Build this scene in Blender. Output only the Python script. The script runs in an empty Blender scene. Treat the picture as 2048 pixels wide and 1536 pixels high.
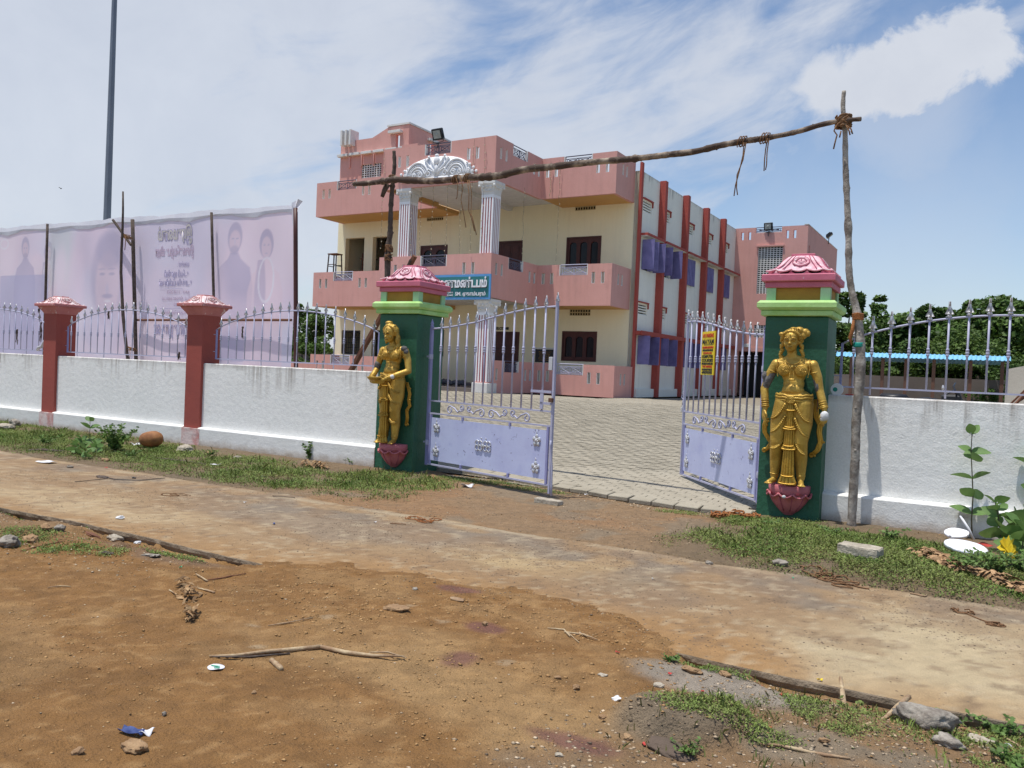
import bpy, math, random
import numpy as np
from mathutils import Vector, Matrix

# ------------------------------------------------------------------ camera, sky, sun, exposure
SC = bpy.context.scene
COL = SC.collection
R_ = math.radians
CAM_F, CAM_P, CAM_R, YAW = 1617.5, R_(1.087), R_(2.495), R_(29.036)
EYE = np.array([0.0, 0.0, 1.5])
def _cam_matrix():
    cp, sp, cr, sr = math.cos(CAM_P), math.sin(CAM_P), math.cos(CAM_R), math.sin(CAM_R)
    A = np.array([[1, 0, 0], [0, 0, -1], [0, 1, 0.]])
    P = np.array([[1, 0, 0], [0, cp, -sp], [0, sp, cp]])
    Q = np.array([[cr, -sr, 0], [sr, cr, 0], [0, 0, 1]])
    c, s = math.cos(YAW), math.sin(YAW)
    W = np.array([[c, -s, 0], [s, c, 0], [0, 0, 1.]])
    return W @ (Q @ P @ A).T            # columns: right, down, forward in the world
CM = _cam_matrix()
cam_d = bpy.data.cameras.new("camera"); cam = bpy.data.objects.new("camera", cam_d); COL.objects.link(cam)
cam_d.sensor_width = 36.0; cam_d.lens = CAM_F / 2048 * 36
cam_d.clip_start = 0.05; cam_d.clip_end = 3000
rt, dn, fw = CM[:, 0], CM[:, 1], CM[:, 2]
cam.matrix_world = Matrix(((rt[0], -dn[0], -fw[0], EYE[0]), (rt[1], -dn[1], -fw[1], EYE[1]), (rt[2], -dn[2], -fw[2], EYE[2]), (0, 0, 0, 1)))
SC.camera = cam

SUN_TO = Vector((-0.15, -0.19, 1.0)).normalized()      # towards the sun
sun_d = bpy.data.lights.new("sun", 'SUN'); sun = bpy.data.objects.new("sun", sun_d); COL.objects.link(sun)
sun_d.energy = 4.0; sun_d.angle = R_(0.55); sun_d.color = (1.0, 0.965, 0.90)
sun.rotation_euler = SUN_TO.to_track_quat('Z', 'Y').to_euler()
sun.location = (0, 0, 40)

world = bpy.data.worlds.new("World"); SC.world = world; world.use_nodes = True
wn = world.node_tree; wn.nodes.clear(); wl = wn.links.new
def N(nt, t, **kw):
    n = nt.nodes.new(t)
    for k, v in kw.items(): setattr(n, k, v)
    return n
w_out = N(wn, 'ShaderNodeOutputWorld'); w_bg = N(wn, 'ShaderNodeBackground')
w_bg.inputs['Strength'].default_value = 0.135
sky = N(wn, 'ShaderNodeTexSky', sky_type='NISHITA', sun_disc=False)
sky.sun_elevation = math.asin(SUN_TO.z); sky.sun_rotation = math.atan2(SUN_TO.x, SUN_TO.y)
sky.altitude = 50; sky.air_density = 1.0; sky.dust_density = 0.9; sky.ozone_density = 2.6
w_tc = N(wn, 'ShaderNodeTexCoord')
def cam_dir(x, y):
    d = CM @ np.array([x - 1024, y - 768, CAM_F]); return d / np.linalg.norm(d)
def wmath(op, a, b=None, c=None, clamp=False):
    n = N(wn, 'ShaderNodeMath', operation=op); n.use_clamp = clamp
    for i, v in enumerate((a, b, c)):
        if v is None: continue
        if isinstance(v, (int, float)): n.inputs[i].default_value = v
        else: wl(v, n.inputs[i])
    return n.outputs[0]
def wramp(v, a, b):
    n = N(wn, 'ShaderNodeMapRange', interpolation_type='SMOOTHSTEP')
    wl(v, n.inputs[0]); n.inputs[1].default_value = a; n.inputs[2].default_value = b
    return n.outputs[0]
# clouds lie on a flat layer: direction / height
w_sep = N(wn, 'ShaderNodeSeparateXYZ'); wl(w_tc.outputs['Generated'], w_sep.inputs[0])
w_z = wmath('ADD', wmath('MAXIMUM', w_sep.outputs[2], 0.0), 0.22)
w_cmb = N(wn, 'ShaderNodeCombineXYZ')
wl(wmath('DIVIDE', w_sep.outputs[0], w_z), w_cmb.inputs[0]); wl(wmath('DIVIDE', w_sep.outputs[1], w_z), w_cmb.inputs[1])
def wnoise(vec, scale, detail=8, rough=0.55, dist=0.0, off=(0, 0, 0), stretch=(1, 1, 1)):
    mp = N(wn, 'ShaderNodeMapping'); wl(vec, mp.inputs[0]); mp.inputs['Location'].default_value = off; mp.inputs['Scale'].default_value = stretch
    n = N(wn, 'ShaderNodeTexNoise'); wl(mp.outputs[0], n.inputs['Vector'])
    n.inputs['Scale'].default_value = scale; n.inputs['Detail'].default_value = detail
    n.inputs['Roughness'].default_value = rough; n.inputs['Distortion'].default_value = dist
    return n.outputs[0]
n_a = wnoise(w_cmb.outputs[0], 0.55, 6, 0.5, 0.4, (1.3, 0.4, 0))
n_b = wnoise(w_tc.outputs['Generated'], 9.0, 10, 0.62, 0.3)
w_rot = N(wn, 'ShaderNodeMapping'); wl(w_tc.outputs['Generated'], w_rot.inputs[0]); w_rot.inputs['Rotation'].default_value = (0.0, 0.35, 0.5)
n_c = wnoise(w_rot.outputs[0], 2.3, 7, 0.55, 0.5, (4, 2, 1), (1, 1, 3.2))
n_d = wnoise(w_rot.outputs[0], 7.0, 8, 0.6, 0.6, (1, 5, 2), (1, 1, 3.0))
def blob(x, y, rad, soft, k):
    """cloud bank centred on a direction; ragged by noise"""
    d = cam_dir(x, y)
    n = N(wn, 'ShaderNodeVectorMath', operation='DISTANCE'); wl(w_tc.outputs['Generated'], n.inputs[0]); n.inputs[1].default_value = d
    v = wmath('ADD', n.outputs['Value'], wmath('MULTIPLY', wmath('SUBTRACT', n_b, 0.5), k))
    m = N(wn, 'ShaderNodeMapRange', interpolation_type='SMOOTHSTEP'); wl(v, m.inputs[0])
    m.inputs[1].default_value = rad + soft; m.inputs[2].default_value = rad - soft
    return m.outputs[0]
# a broad thin veil over the left, heaped clouds to the right
d_left = cam_dir(250, 250)
veil_d = N(wn, 'ShaderNodeVectorMath', operation='DISTANCE'); wl(w_tc.outputs['Generated'], veil_d.inputs[0]); veil_d.inputs[1].default_value = d_left
veil = wmath('MULTIPLY', wramp(wmath('SUBTRACT', wmath('ADD', n_c, wmath('MULTIPLY', wmath('SUBTRACT', n_d, 0.5), 0.55)), wmath('MULTIPLY', veil_d.outputs['Value'], 0.58)), 0.00, 0.34), 0.86)
wisp = wmath('MULTIPLY', wramp(wmath('ADD', n_a, wmath('MULTIPLY', wmath('SUBTRACT', n_b, 0.5), 0.35)), 0.60, 0.86), 0.40)
heap = None
for a in ((1590, 190, .026, .022, .15), (1650, 165, .030, .020, .15), (1725, 165, .034, .014, .15), (1800, 145, .036, .010, .15), (1870, 118, .036, .009, .14), (1935, 95, .034, .008, .13), (1990, 110, .026, .008, .12), (1530, 165, .028, .03, .12), (620, 545, .022, .012, .06), (120, 412, .018, .014, .05), (1800, 225, .075, .045, .14), (1800, 560, .15, .12, .2)):
    b = blob(*a)
    if a[1] == 225: b = wmath('MULTIPLY', b, 0.42)
    if a[1] == 560 or a[0] in (1530, 1590): b = wmath('MULTIPLY', b, 0.35)
    if a[0] in (120, 620): b = wmath('MULTIPLY', b, 0.7)
    heap = b if heap is None else wmath('MAXIMUM', heap, b)
cloud = wmath('MAXIMUM', wmath('MAXIMUM', veil, wisp), heap, clamp=True)
hz = N(wn, 'ShaderNodeMapRange', interpolation_type='SMOOTHSTEP'); wl(w_sep.outputs[2], hz.inputs[0])
hz.inputs[1].default_value = 0.16; hz.inputs[2].default_value = -0.02; hz.inputs[4].default_value = 0.30
w_all = wmath('MAXIMUM', cloud, hz.outputs[0])
w_mix = N(wn, 'ShaderNodeMix', data_type='RGBA')
wl(w_all, w_mix.inputs[0])
wl(sky.outputs[0], w_mix.inputs[6])
w_cc = N(wn, 'ShaderNodeMix', data_type='RGBA'); wl(n_b, w_cc.inputs[0])
w_cc.inputs[6].default_value = (3.9, 4.2, 4.85, 1); w_cc.inputs[7].default_value = (5.1, 5.35, 5.8, 1)
wl(w_cc.outputs[2], w_mix.inputs[7])
wl(w_mix.outputs[2], w_bg.inputs[0]); wl(w_bg.outputs[0], w_out.inputs[0])

SC.view_settings.view_transform = 'Standard'; SC.view_settings.look = 'None'
SC.view_settings.exposure = 0.12; SC.view_settings.gamma = 1.0; SC.view_settings.use_curve_mapping = False

# ------------------------------------------------------------------ points on real surfaces
def ray(x, y): return CM @ np.array([x - 1024, y - 768, CAM_F])
def gz(x, y, z=0.0):
    d = ray(x, y); return EYE + d * (z - EYE[2]) / d[2]
def gy(x, y, Y):
    d = ray(x, y); return EYE + d * Y / d[1]

# ------------------------------------------------------------------ tagging and linking
def tag(o, label=None, cat=None, group=None, kind=None):
    if label: o['label'] = label
    if cat: o['category'] = cat
    if group: o['group'] = group
    if kind: o['kind'] = kind
    return o
def empty(name, loc=(0, 0, 0), rz=0.0, label=None, cat=None, group=None, kind=None, parent=None):
    o = bpy.data.objects.new(name, None); COL.objects.link(o)
    o.location = loc; o.rotation_euler = (0, 0, rz); o.empty_display_size = 0.1
    if parent: o.parent = parent
    return tag(o, label, cat, group, kind)
def link_mesh(name, me, mat=None, parent=None, smooth=False):
    o = bpy.data.objects.new(name, me); COL.objects.link(o)
    if mat is not None and len(me.materials) == 0:
        for m in (mat if isinstance(mat, (list, tuple)) else [mat]): me.materials.append(m)
    if parent: o.parent = parent
    if smooth: me.polygons.foreach_set('use_smooth', [True] * len(me.polygons))
    return o
def share(name, src, parent, loc=(0, 0, 0), rot=None, scale=None):
    o = src.copy(); o.name = name; COL.objects.link(o); o.parent = parent; o.location = loc
    if rot: o.rotation_euler = rot
    if scale: o.scale = scale
    return o
def dup_tree(o, parent=None):
    kids = [c for c in o.children]
    c = o.copy(); COL.objects.link(c)
    if parent: c.parent = parent
    for k in kids: dup_tree(k, c)
    return c

class MB:
    def __init__(s): s.v = []; s.f = []; s.m = []
    def add(s, vs, fs, mi=0, M=None):
        b = len(s.v)
        if M is not None: vs = [tuple(M @ Vector(p)) for p in vs]
        s.v += [tuple(p) for p in vs]; s.f += [tuple(b + i for i in q) for q in fs]; s.m += [mi] * len(fs)
    def bx(s, x0, x1, y0, y1, z0, z1, mi=0, M=None, bev=0.0):
        if bev > 0:
            b = bev; vs = []; 
            P = []
            for (z, ins) in ((z0, b), (z0 + b, 0), (z1 - b, 0), (z1, b)):
                P.append([(x0 + ins, y0 + ins, z), (x1 - ins, y0 + ins, z), (x1 - ins, y1 - ins, z), (x0 + ins, y1 - ins, z)])
            vs = [p for r in P for p in r]
            fs = [(3, 2, 1, 0), (12, 13, 14, 15)]
            for r in range(3):
                for i in range(4): fs.append((r * 4 + i, r * 4 + (i + 1) % 4, r * 4 + 4 + (i + 1) % 4, r * 4 + 4 + i))
            s.add(vs, fs, mi, M); return
        vs = [(x0, y0, z0), (x1, y0, z0), (x1, y1, z0), (x0, y1, z0), (x0, y0, z1), (x1, y0, z1), (x1, y1, z1), (x0, y1, z1)]
        s.add(vs, [(3, 2, 1, 0), (4, 5, 6, 7), (0, 1, 5, 4), (1, 2, 6, 5), (2, 3, 7, 6), (3, 0, 4, 7)], mi, M)
    def tube(s, pts, rad, n=8, cap=True, mi=0, M=None):
        pts = [Vector(p) for p in pts]
        if not isinstance(rad, (list, tuple)): rad = [rad] * len(pts)
        vs = []; fs = []; up = None
        for i, p in enumerate(pts):
            t = (pts[min(i + 1, len(pts) - 1)] - pts[max(i - 1, 0)])
            if t.length < 1e-9: t = Vector((0, 0, 1))
            t.normalize()
            if up is None:
                up = Vector((0, 0, 1)) if abs(t.z) < 0.9 else Vector((1, 0, 0))
            up = (up - t * up.dot(t))
            if up.length < 1e-6: up = t.orthogonal()
            up.normalize(); w = t.cross(up)
            for k in range(n):
                a = 2 * math.pi * k / n; vs.append(p + (up * math.cos(a) + w * math.sin(a)) * rad[i])
        for i in range(len(pts) - 1):
            for k in range(n): fs.append((i * n + k, i * n + (k + 1) % n, (i + 1) * n + (k + 1) % n, (i + 1) * n + k))
        if cap: fs.append(tuple(reversed(range(n)))); fs.append(tuple(range((len(pts) - 1) * n, len(pts) * n)))
        s.add(vs, fs, mi, M)
    def lathe(s, prof, n=16, c=(0, 0, 0), mi=0, M=None, cap=True):
        vs = []; fs = []
        for (r, z) in prof:
            for k in range(n):
                a = 2 * math.pi * k / n; vs.append((c[0] + r * math.cos(a), c[1] + r * math.sin(a), c[2] + z))
        for i in range(len(prof) - 1):
            for k in range(n): fs.append((i * n + k, i * n + (k + 1) % n, (i + 1) * n + (k + 1) % n, (i + 1) * n + k))
        if cap: fs.append(tuple(reversed(range(n)))); fs.append(tuple(range((len(prof) - 1) * n, len(prof) * n)))
        s.add(vs, fs, mi, M)
    def ball(s, c, r, mi=0, n=8, M=None):
        rx, ry, rz = r if isinstance(r, (tuple, list)) else (r, r, r)
        vs = [(c[0], c[1], c[2] + rz)]; m = max(3, n // 2)
        for i in range(1, m):
            t = math.pi * i / m
            for k in range(n):
                a = 2 * math.pi * k / n; vs.append((c[0] + rx * math.sin(t) * math.cos(a), c[1] + ry * math.sin(t) * math.sin(a), c[2] + rz * math.cos(t)))
        vs.append((c[0], c[1], c[2] - rz)); L = len(vs) - 1; fs = []
        for k in range(n): fs.append((0, 1 + k, 1 + (k + 1) % n)); fs.append((L, L - n + (k + 1) % n, L - n + k))
        for i in range(m - 2):
            for k in range(n): fs.append((1 + i * n + k, 1 + (i + 1) * n + k, 1 + (i + 1) * n + (k + 1) % n, 1 + i * n + (k + 1) % n))
        s.add(vs, fs, mi, M)
    def prism(s, poly, lo, hi, ax='z', mi=0, M=None):
        n = len(poly)
        def P(a, b, d): return {'z': (a, b, d), 'y': (a, d, b), 'x': (d, a, b)}[ax]
        vs = [P(a, b, lo) for a, b in poly] + [P(a, b, hi) for a, b in poly]
        fs = [tuple(range(n)), tuple(range(n, 2 * n))] + [(i, (i + 1) % n, n + (i + 1) % n, n + i) for i in range(n)]
        s.add(vs, fs, mi, M)
    def mesh(s, name='m'):
        me = bpy.data.meshes.new(name); me.from_pydata(s.v, [], s.f)
        if any(s.m): me.polygons.foreach_set('material_index', s.m)
        me.update(); return me
    def build(s, name, mat, parent=None, smooth=False, fix=True):
        me = s.mesh(name)
        if fix:
            import bmesh
            b = bmesh.new(); b.from_mesh(me); bmesh.ops.recalc_face_normals(b, faces=b.faces[:]); b.to_mesh(me); b.free()
        return link_mesh(name, me, mat, parent, smooth)

def each(m, name, mat_, parent=None, smooth=False):
    """one object per connected piece"""
    par = list(range(len(m.v)))
    def find(i):
        while par[i] != i: par[i] = par[par[i]]; i = par[i]
        return i
    for f in m.f:
        r = find(f[0])
        for i in f[1:]: par[find(i)] = r
    groups = {}
    for fi, f in enumerate(m.f): groups.setdefault(find(f[0]), []).append(fi)
    out = []
    for g in groups.values():
        k = MB(); idx = {}
        for fi in g:
            q = []
            for i in m.f[fi]:
                if i not in idx: idx[i] = len(k.v); k.v.append(m.v[i])
                q.append(idx[i])
            k.f.append(tuple(q)); k.m.append(m.m[fi])
        out.append(k.build(name, mat_, parent, smooth))
    return out
def holed(mb, a0, a1, b0, b1, holes, d0, d1, ax, mi=0):
    """a wall sheet of thickness d0..d1 with rectangular holes; ax: 'v' (a=x, b=z, d=y) or 'u' (a=y, b=z, d=x)"""
    holes = [(max(h[0], a0), min(h[1], a1), max(h[2], b0), min(h[3], b1)) for h in holes]
    A = sorted(set([a0, a1] + [x for h in holes for x in h[:2]])); B = sorted(set([b0, b1] + [x for h in holes for x in h[2:]]))
    def solid(i, j):
        if i < 0 or j < 0 or i >= len(A) - 1 or j >= len(B) - 1: return False
        ca, cb = (A[i] + A[i + 1]) / 2, (B[j] + B[j + 1]) / 2
        return not any(h[0] < ca < h[1] and h[2] < cb < h[3] for h in holes)
    P = (lambda a, b, d: (a, d, b)) if ax == 'v' else (lambda a, b, d: (d, a, b))
    idx = {}; vs = []; fs = []
    def V(a, b, d):
        k = (a, b, d)
        if k not in idx: idx[k] = len(vs); vs.append(P(a, b, d))
        return idx[k]
    for i in range(len(A) - 1):
        for j in range(len(B) - 1):
            if not solid(i, j): continue
            x0, x1, y0, y1 = A[i], A[i + 1], B[j], B[j + 1]
            for d in (d0, d1): fs.append((V(x0, y0, d), V(x1, y0, d), V(x1, y1, d), V(x0, y1, d)))
            if not solid(i - 1, j): fs.append((V(x0, y0, d0), V(x0, y1, d0), V(x0, y1, d1), V(x0, y0, d1)))
            if not solid(i + 1, j): fs.append((V(x1, y0, d0), V(x1, y1, d0), V(x1, y1, d1), V(x1, y0, d1)))
            if not solid(i, j - 1): fs.append((V(x0, y0, d0), V(x1, y0, d0), V(x1, y0, d1), V(x0, y0, d1)))
            if not solid(i, j + 1): fs.append((V(x0, y1, d0), V(x1, y1, d0), V(x1, y1, d1), V(x0, y1, d1)))
    mb.add(vs, fs, mi)

# ------------------------------------------------------------------ materials
MATS = {}
def mat(name, col, rough=0.85, col2=None, nscale=3.0, namt=0.5, bump=0.0, bscale=60.0, metal=0.0, spec=0.3, fine=0.08, stain=None, streak=None, island=0.0, attr=None, trans=0.0, worn=None, bdist=0.01, rain=0.0, splash=None):
    """colour mottled by world-space noise, fine grain, optional streaks / worn patches, bump"""
    if name in MATS: return MATS[name]
    m = bpy.data.materials.new(name); m.use_nodes = True; nt = m.node_tree; nt.nodes.clear(); l = nt.links.new
    out = N(nt, 'ShaderNodeOutputMaterial'); b = N(nt, 'ShaderNodeBsdfPrincipled'); l(b.outputs[0], out.inputs[0])
    b.inputs['Roughness'].default_value = rough; b.inputs['Metallic'].default_value = metal
    b.inputs['Specular IOR Level'].default_value = spec
    geo = N(nt, 'ShaderNodeNewGeometry'); pos = geo.outputs['Position']
    def noise(scale, detail=5, rgh=0.6, stretch=None, off=0.0, dist=0.0):
        v = pos
        if stretch or off:
            mp = N(nt, 'ShaderNodeMapping'); l(v, mp.inputs[0]); mp.inputs['Location'].default_value = (off, off * 1.7, off * 0.6)
            if stretch: mp.inputs['Scale'].default_value = stretch
            v = mp.outputs[0]
        n = N(nt, 'ShaderNodeTexNoise'); l(v, n.inputs['Vector']); n.inputs['Scale'].default_value = scale
        n.inputs['Detail'].default_value = detail; n.inputs['Roughness'].default_value = rgh; n.inputs['Distortion'].default_value = dist
        return n.outputs[0]
    def rng(v, a, b_, lo=0.0, hi=1.0):
        n = N(nt, 'ShaderNodeMapRange'); l(v, n.inputs[0]); n.inputs[1].default_value = a; n.inputs[2].default_value = b_
        n.inputs[3].default_value = lo; n.inputs[4].default_value = hi; return n.outputs[0]
    def mix(fac, A, B, mode='MIX'):
        n = N(nt, 'ShaderNodeMix', data_type='RGBA', blend_type=mode)
        for s, v in ((0, fac), (6, A), (7, B)):
            if isinstance(v, (int, float)): n.inputs[s].default_value = v
            elif isinstance(v, tuple): n.inputs[s].default_value = (*v[:3], 1)
            else: l(v, n.inputs[s])
        return n.outputs[2]
    def mth(op, a, b_=None):
        n = N(nt, 'ShaderNodeMath', operation=op)
        for i, v in enumerate((a, b_)):
            if v is None: continue
            if isinstance(v, (int, float)): n.inputs[i].default_value = v
            else: l(v, n.inputs[i])
        return n.outputs[0]
    if attr:
        at = N(nt, 'ShaderNodeAttribute'); at.attribute_name = attr; c = at.outputs['Color']
    else:
        col2 = col2 or tuple(x * 0.8 for x in col)
        c = mix(rng(noise(nscale, 5, 0.6), 0.35, 0.35 + max(0.05, 0.65 - namt * 0.5)), col, col2)
    if fine:
        g = rng(noise(nscale * 40 if nscale * 40 < 400 else 400, 3, 0.7), 0.25, 0.75, 1 - fine * 1.6, 1 + fine * 1.6)
        cb = N(nt, 'ShaderNodeCombineColor'); [l(g, cb.inputs[i]) for i in range(3)]
        c = mix(1.0, c, cb.outputs[0], 'MULTIPLY')
    if island:
        g = rng(geo.outputs['Random Per Island'], 0, 1, 1 - island, 1 + island)
        cb = N(nt, 'ShaderNodeCombineColor'); [l(g, cb.inputs[i]) for i in range(3)]
        c = mix(1.0, c, cb.outputs[0], 'MULTIPLY')
    if streak:       # (colour, z_top, length, amount, density)
        sc, zt, ln, amt, dens = streak
        sp = N(nt, 'ShaderNodeSeparateXYZ'); l(pos, sp.inputs[0])
        nz = noise(dens, 4, 0.65, (1, 1, 0.06)); nb = rng(noise(1.3, 4, 0.6, off=3.1), 0.40, 0.66)
        depth = mth('SUBTRACT', zt, sp.outputs[2])
        fall = rng(mth('DIVIDE', depth, mth('ADD', mth('MULTIPLY', nb, ln * 1.6), 0.02)), 0.0, 1.0, 1.0, 0.0)
        fall = mth('MAXIMUM', fall, 0.0)
        k = mth('MULTIPLY', rng(nz, 0.46, 0.66), fall); k = mth('MULTIPLY', k, amt)
        rim = mth('MULTIPLY', rng(depth, 0.0, 0.09, 1.0, 0.0), rng(nz, 0.3, 0.6, 0.15, 0.75)); rim = mth('MULTIPLY', mth('MAXIMUM', rim, 0.0), min(1.0, amt))
        c = mix(mth('MAXIMUM', k, rim), c, sc)
    if rain:         # faint vertical run-off marks and broad fading
        k = mth('MULTIPLY', rng(noise(7.0, 5, 0.7, (1, 1, 0.07), off=4.0), 0.45, 0.75), rng(noise(0.8, 3, 0.5, off=6.0), 0.35, 0.65, 0.2, 1.0))
        g = rng(mth('MULTIPLY', k, rain), 0.0, 1.0, 1.0, 0.45); cb = N(nt, 'ShaderNodeCombineColor'); [l(g, cb.inputs[i]) for i in range(3)]; c = mix(1.0, c, cb.outputs[0], 'MULTIPLY')
        c = mix(mth('MULTIPLY', rng(noise(1.1, 4, 0.6, off=8.0), 0.50, 0.75), rain * 0.5), c, tuple(min(1, x * 1.15 + .04) for x in col))
    if splash:       # mud thrown up from the ground: (colour, height)
        sc, hh = splash; sp = N(nt, 'ShaderNodeSeparateXYZ'); l(pos, sp.inputs[0])
        k = rng(mth('ADD', sp.outputs[2], mth('MULTIPLY', mth('SUBTRACT', noise(5.0, 6, 0.7, off=9.0), 0.5), hh * 1.6)), hh, 0.0); c = mix(mth('MULTIPLY', mth('MAXIMUM', k, 0.0), 0.75), c, sc)
    if stain:        # (colour, scale, threshold, softness)
        sc, ss, th, so = stain
        c = mix(rng(noise(ss, 6, 0.65, off=7.7), th, th + so), c, sc)
    if worn:         # chipped paint: (colour, scale, threshold)
        sc, ss, th = worn
        c = mix(rng(noise(ss, 8, 0.7, off=2.2), th, th + 0.03), c, sc)
    l(c, b.inputs['Base Color'])
    if trans:
        try: b.inputs['Subsurface Weight'].default_value = 0.0
        except Exception: pass
        tr = N(nt, 'ShaderNodeBsdfTranslucent'); l(c, tr.inputs[0]); ms = N(nt, 'ShaderNodeMixShader'); ms.inputs[0].default_value = trans
        l(b.outputs[0], ms.inputs[1]); l(tr.outputs[0], ms.inputs[2]); l(ms.outputs[0], out.inputs[0])
    if bump:
        bp = N(nt, 'ShaderNodeBump'); bp.inputs['Strength'].default_value = bump; bp.inputs['Distance'].default_value = bdist
        h = mth('ADD', noise(bscale, 6, 0.6), mth('MULTIPLY', noise(bscale * 0.22, 3, 0.5, off=1.1), 1.5))
        l(h, bp.inputs['Height']); l(bp.outputs[0], b.inputs['Normal'])
    MATS[name] = m
    return m

M_white_wall = mat('rough_white_plaster', (0.92, 0.90, 0.86), 0.9, (0.86, 0.845, 0.80), 1.3, bump=0.55, bscale=55, fine=0.05, rain=0.12, streak=((0.28, 0.235, 0.195), 1.37, 0.36, 0.85, 13.0), stain=((0.74, 0.71, 0.67), 2.4, 0.60, 0.22), bdist=0.007)
M_ledge = mat('ledge_plaster', (0.84, 0.825, 0.785), 0.9, (0.75, 0.735, 0.69), 1.6, splash=((0.36, 0.25, 0.15), 0.13), bump=0.55, bscale=55, fine=0.05, stain=((0.50, 0.44, 0.37), 3.4, 0.62, 0.14), bdist=0.007)
M_redpillar = mat('faded_red_paint', (0.36, 0.085, 0.065), 0.8, (0.30, 0.075, 0.06), 2.0, bump=0.25, bscale=40, stain=((0.23, 0.075, 0.06), 2.6, 0.62, 0.2))
M_redwash = mat('red_wash_on_plaster', (0.60, 0.30, 0.27), 0.9, (0.72, 0.58, 0.54), 6.0, 0.9, bump=0.7, bscale=28)
M_pinkcap = mat('pink_cap_paint', (0.52, 0.20, 0.19), 0.75, (0.44, 0.15, 0.15), 6.0, bump=0.2, worn=((0.70, 0.60, 0.57), 9.0, 0.60))
M_pinklotus = mat('chalky_pink_lotus', (0.66, 0.36, 0.36), 0.8, (0.78, 0.66, 0.64), 9.0, 0.9, bump=0.3, bscale=50, worn=((0.82, 0.78, 0.75), 10.0, 0.57))
M_green = mat('dark_green_paint', (0.024, 0.120, 0.062), 0.55, (0.017, 0.090, 0.048), 1.6, bump=0.8, bscale=22, fine=0.08, spec=0.45, worn=((0.35, 0.38, 0.34), 26.0, 0.735), bdist=0.008)
M_lime = mat('lime_green_paint', (0.33, 0.58, 0.16), 0.7, (0.45, 0.68, 0.27), 4.0, 0.8, bump=0.3, bscale=25, worn=((0.72, 0.80, 0.62), 7.0, 0.62))
M_mint = mat('mint_green_paint', (0.33, 0.58, 0.30), 0.75, (0.50, 0.68, 0.45), 5.0, bump=0.2)
M_ochre = mat('ochre_panel_paint', (0.40, 0.22, 0.035), 0.7, (0.30, 0.16, 0.03), 5.0, bump=0.2)
M_rose = mat('rose_pink_paint', (0.60, 0.17, 0.24), 0.65, (0.50, 0.13, 0.19), 4.0, bump=0.25, bscale=30, worn=((0.78, 0.62, 0.63), 8.0, 0.63))
M_roselotus = mat('rose_and_white_lotus', (0.72, 0.33, 0.40), 0.7, (0.80, 0.55, 0.58), 12.0, 0.8, bump=0.3, worn=((0.84, 0.76, 0.76), 14.0, 0.58))
M_gold = mat('gold_paint', (0.60, 0.385, 0.070), 0.46, (0.44, 0.265, 0.045), 7.0, 0.8, bump=0.5, bscale=60, metal=0.4, spec=0.5, fine=0.05, worn=((0.16, 0.13, 0.09), 17.0, 0.735))
M_golddark = mat('gold_paint_folds', (0.52, 0.31, 0.045), 0.42, (0.38, 0.21, 0.03), 6.0, bump=0.3, metal=0.55, spec=0.45)
M_mortar = mat('exposed_grey_mortar', (0.20, 0.19, 0.185), 0.95, (0.10, 0.095, 0.09), 22.0, 0.8, bump=0.9, bscale=70)
M_plaster = mat('exposed_white_plaster', (0.74, 0.74, 0.73), 0.9, (0.5, 0.5, 0.5), 16.0, bump=0.5)
M_lotusbase = mat('rose_pedestal_paint', (0.55, 0.17, 0.19), 0.6, (0.42, 0.12, 0.14), 7.0, bump=0.3, worn=((0.62, 0.50, 0.50), 20.0, 0.68))
M_iron = mat('lavender_grey_iron_paint', (0.45, 0.45, 0.58), 0.5, (0.37, 0.37, 0.50), 8.0, spec=0.4, fine=0.04, worn=((0.22, 0.12, 0.08), 22.0, 0.70))
M_irondk = mat('violet_blue_iron_paint', (0.30, 0.30, 0.52), 0.5, (0.24, 0.24, 0.44), 8.0, spec=0.4, fine=0.04, worn=((0.25, 0.14, 0.10), 26.0, 0.70))
M_sheet = mat('violet_blue_sheet_paint', (0.54, 0.58, 0.80), 0.5, (0.48, 0.51, 0.74), 3.5, 0.7, spec=0.35, fine=0.03, worn=((0.17, 0.16, 0.27), 11.0, 0.63), stain=((0.42, 0.45, 0.70), 5.5, 0.56, 0.2), bump=0.15, bscale=14)
M_silver = mat('silver_paint', (0.62, 0.62, 0.64), 0.35, (0.5, 0.5, 0.53), 10, metal=0.35, spec=0.5, worn=((0.32, 0.20, 0.14), 30.0, 0.66))
M_rust = mat('rusty_steel', (0.16, 0.08, 0.05), 0.8, (0.10, 0.06, 0.05), 30, bump=0.3)
M_pink = mat('pink_building_paint', (0.69, 0.365, 0.315), 0.85, (0.65, 0.335, 0.285), 1.2, bump=0.18, bscale=22, fine=0.04, rain=0.30, stain=((0.54, 0.28, 0.245), 1.7, 0.60, 0.25))
M_cream = mat('cream_building_paint', (0.90, 0.83, 0.58), 0.85, (0.87, 0.79, 0.54), 0.9, fine=0.02, bump=0.1, rain=0.16)
M_sidewall = mat('off_white_side_wall', (0.90, 0.87, 0.77), 0.88, (0.84, 0.81, 0.72), 0.9, fine=0.03, rain=0.25, bump=0.1, streak=((0.16, 0.15, 0.14), 8.03, 0.30, 0.9, 5.0))
M_fin = mat('brick_red_fin_paint', (0.42, 0.085, 0.065), 0.8, (0.36, 0.075, 0.06), 1.4, bump=0.15)
M_bouncesoffit = mat('ochre_bounce_soffit', (0.62, 0.36, 0.13), 0.85, (0.56, 0.32, 0.12), 1.0)  # warm bounce light on cream undersides, painted in as ochre
M_softwhite = mat('white_building_trim', (0.74, 0.73, 0.70), 0.8, (0.62, 0.61, 0.58), 5.0, stain=((0.45, 0.43, 0.40), 6.0, 0.62, 0.2))
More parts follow.
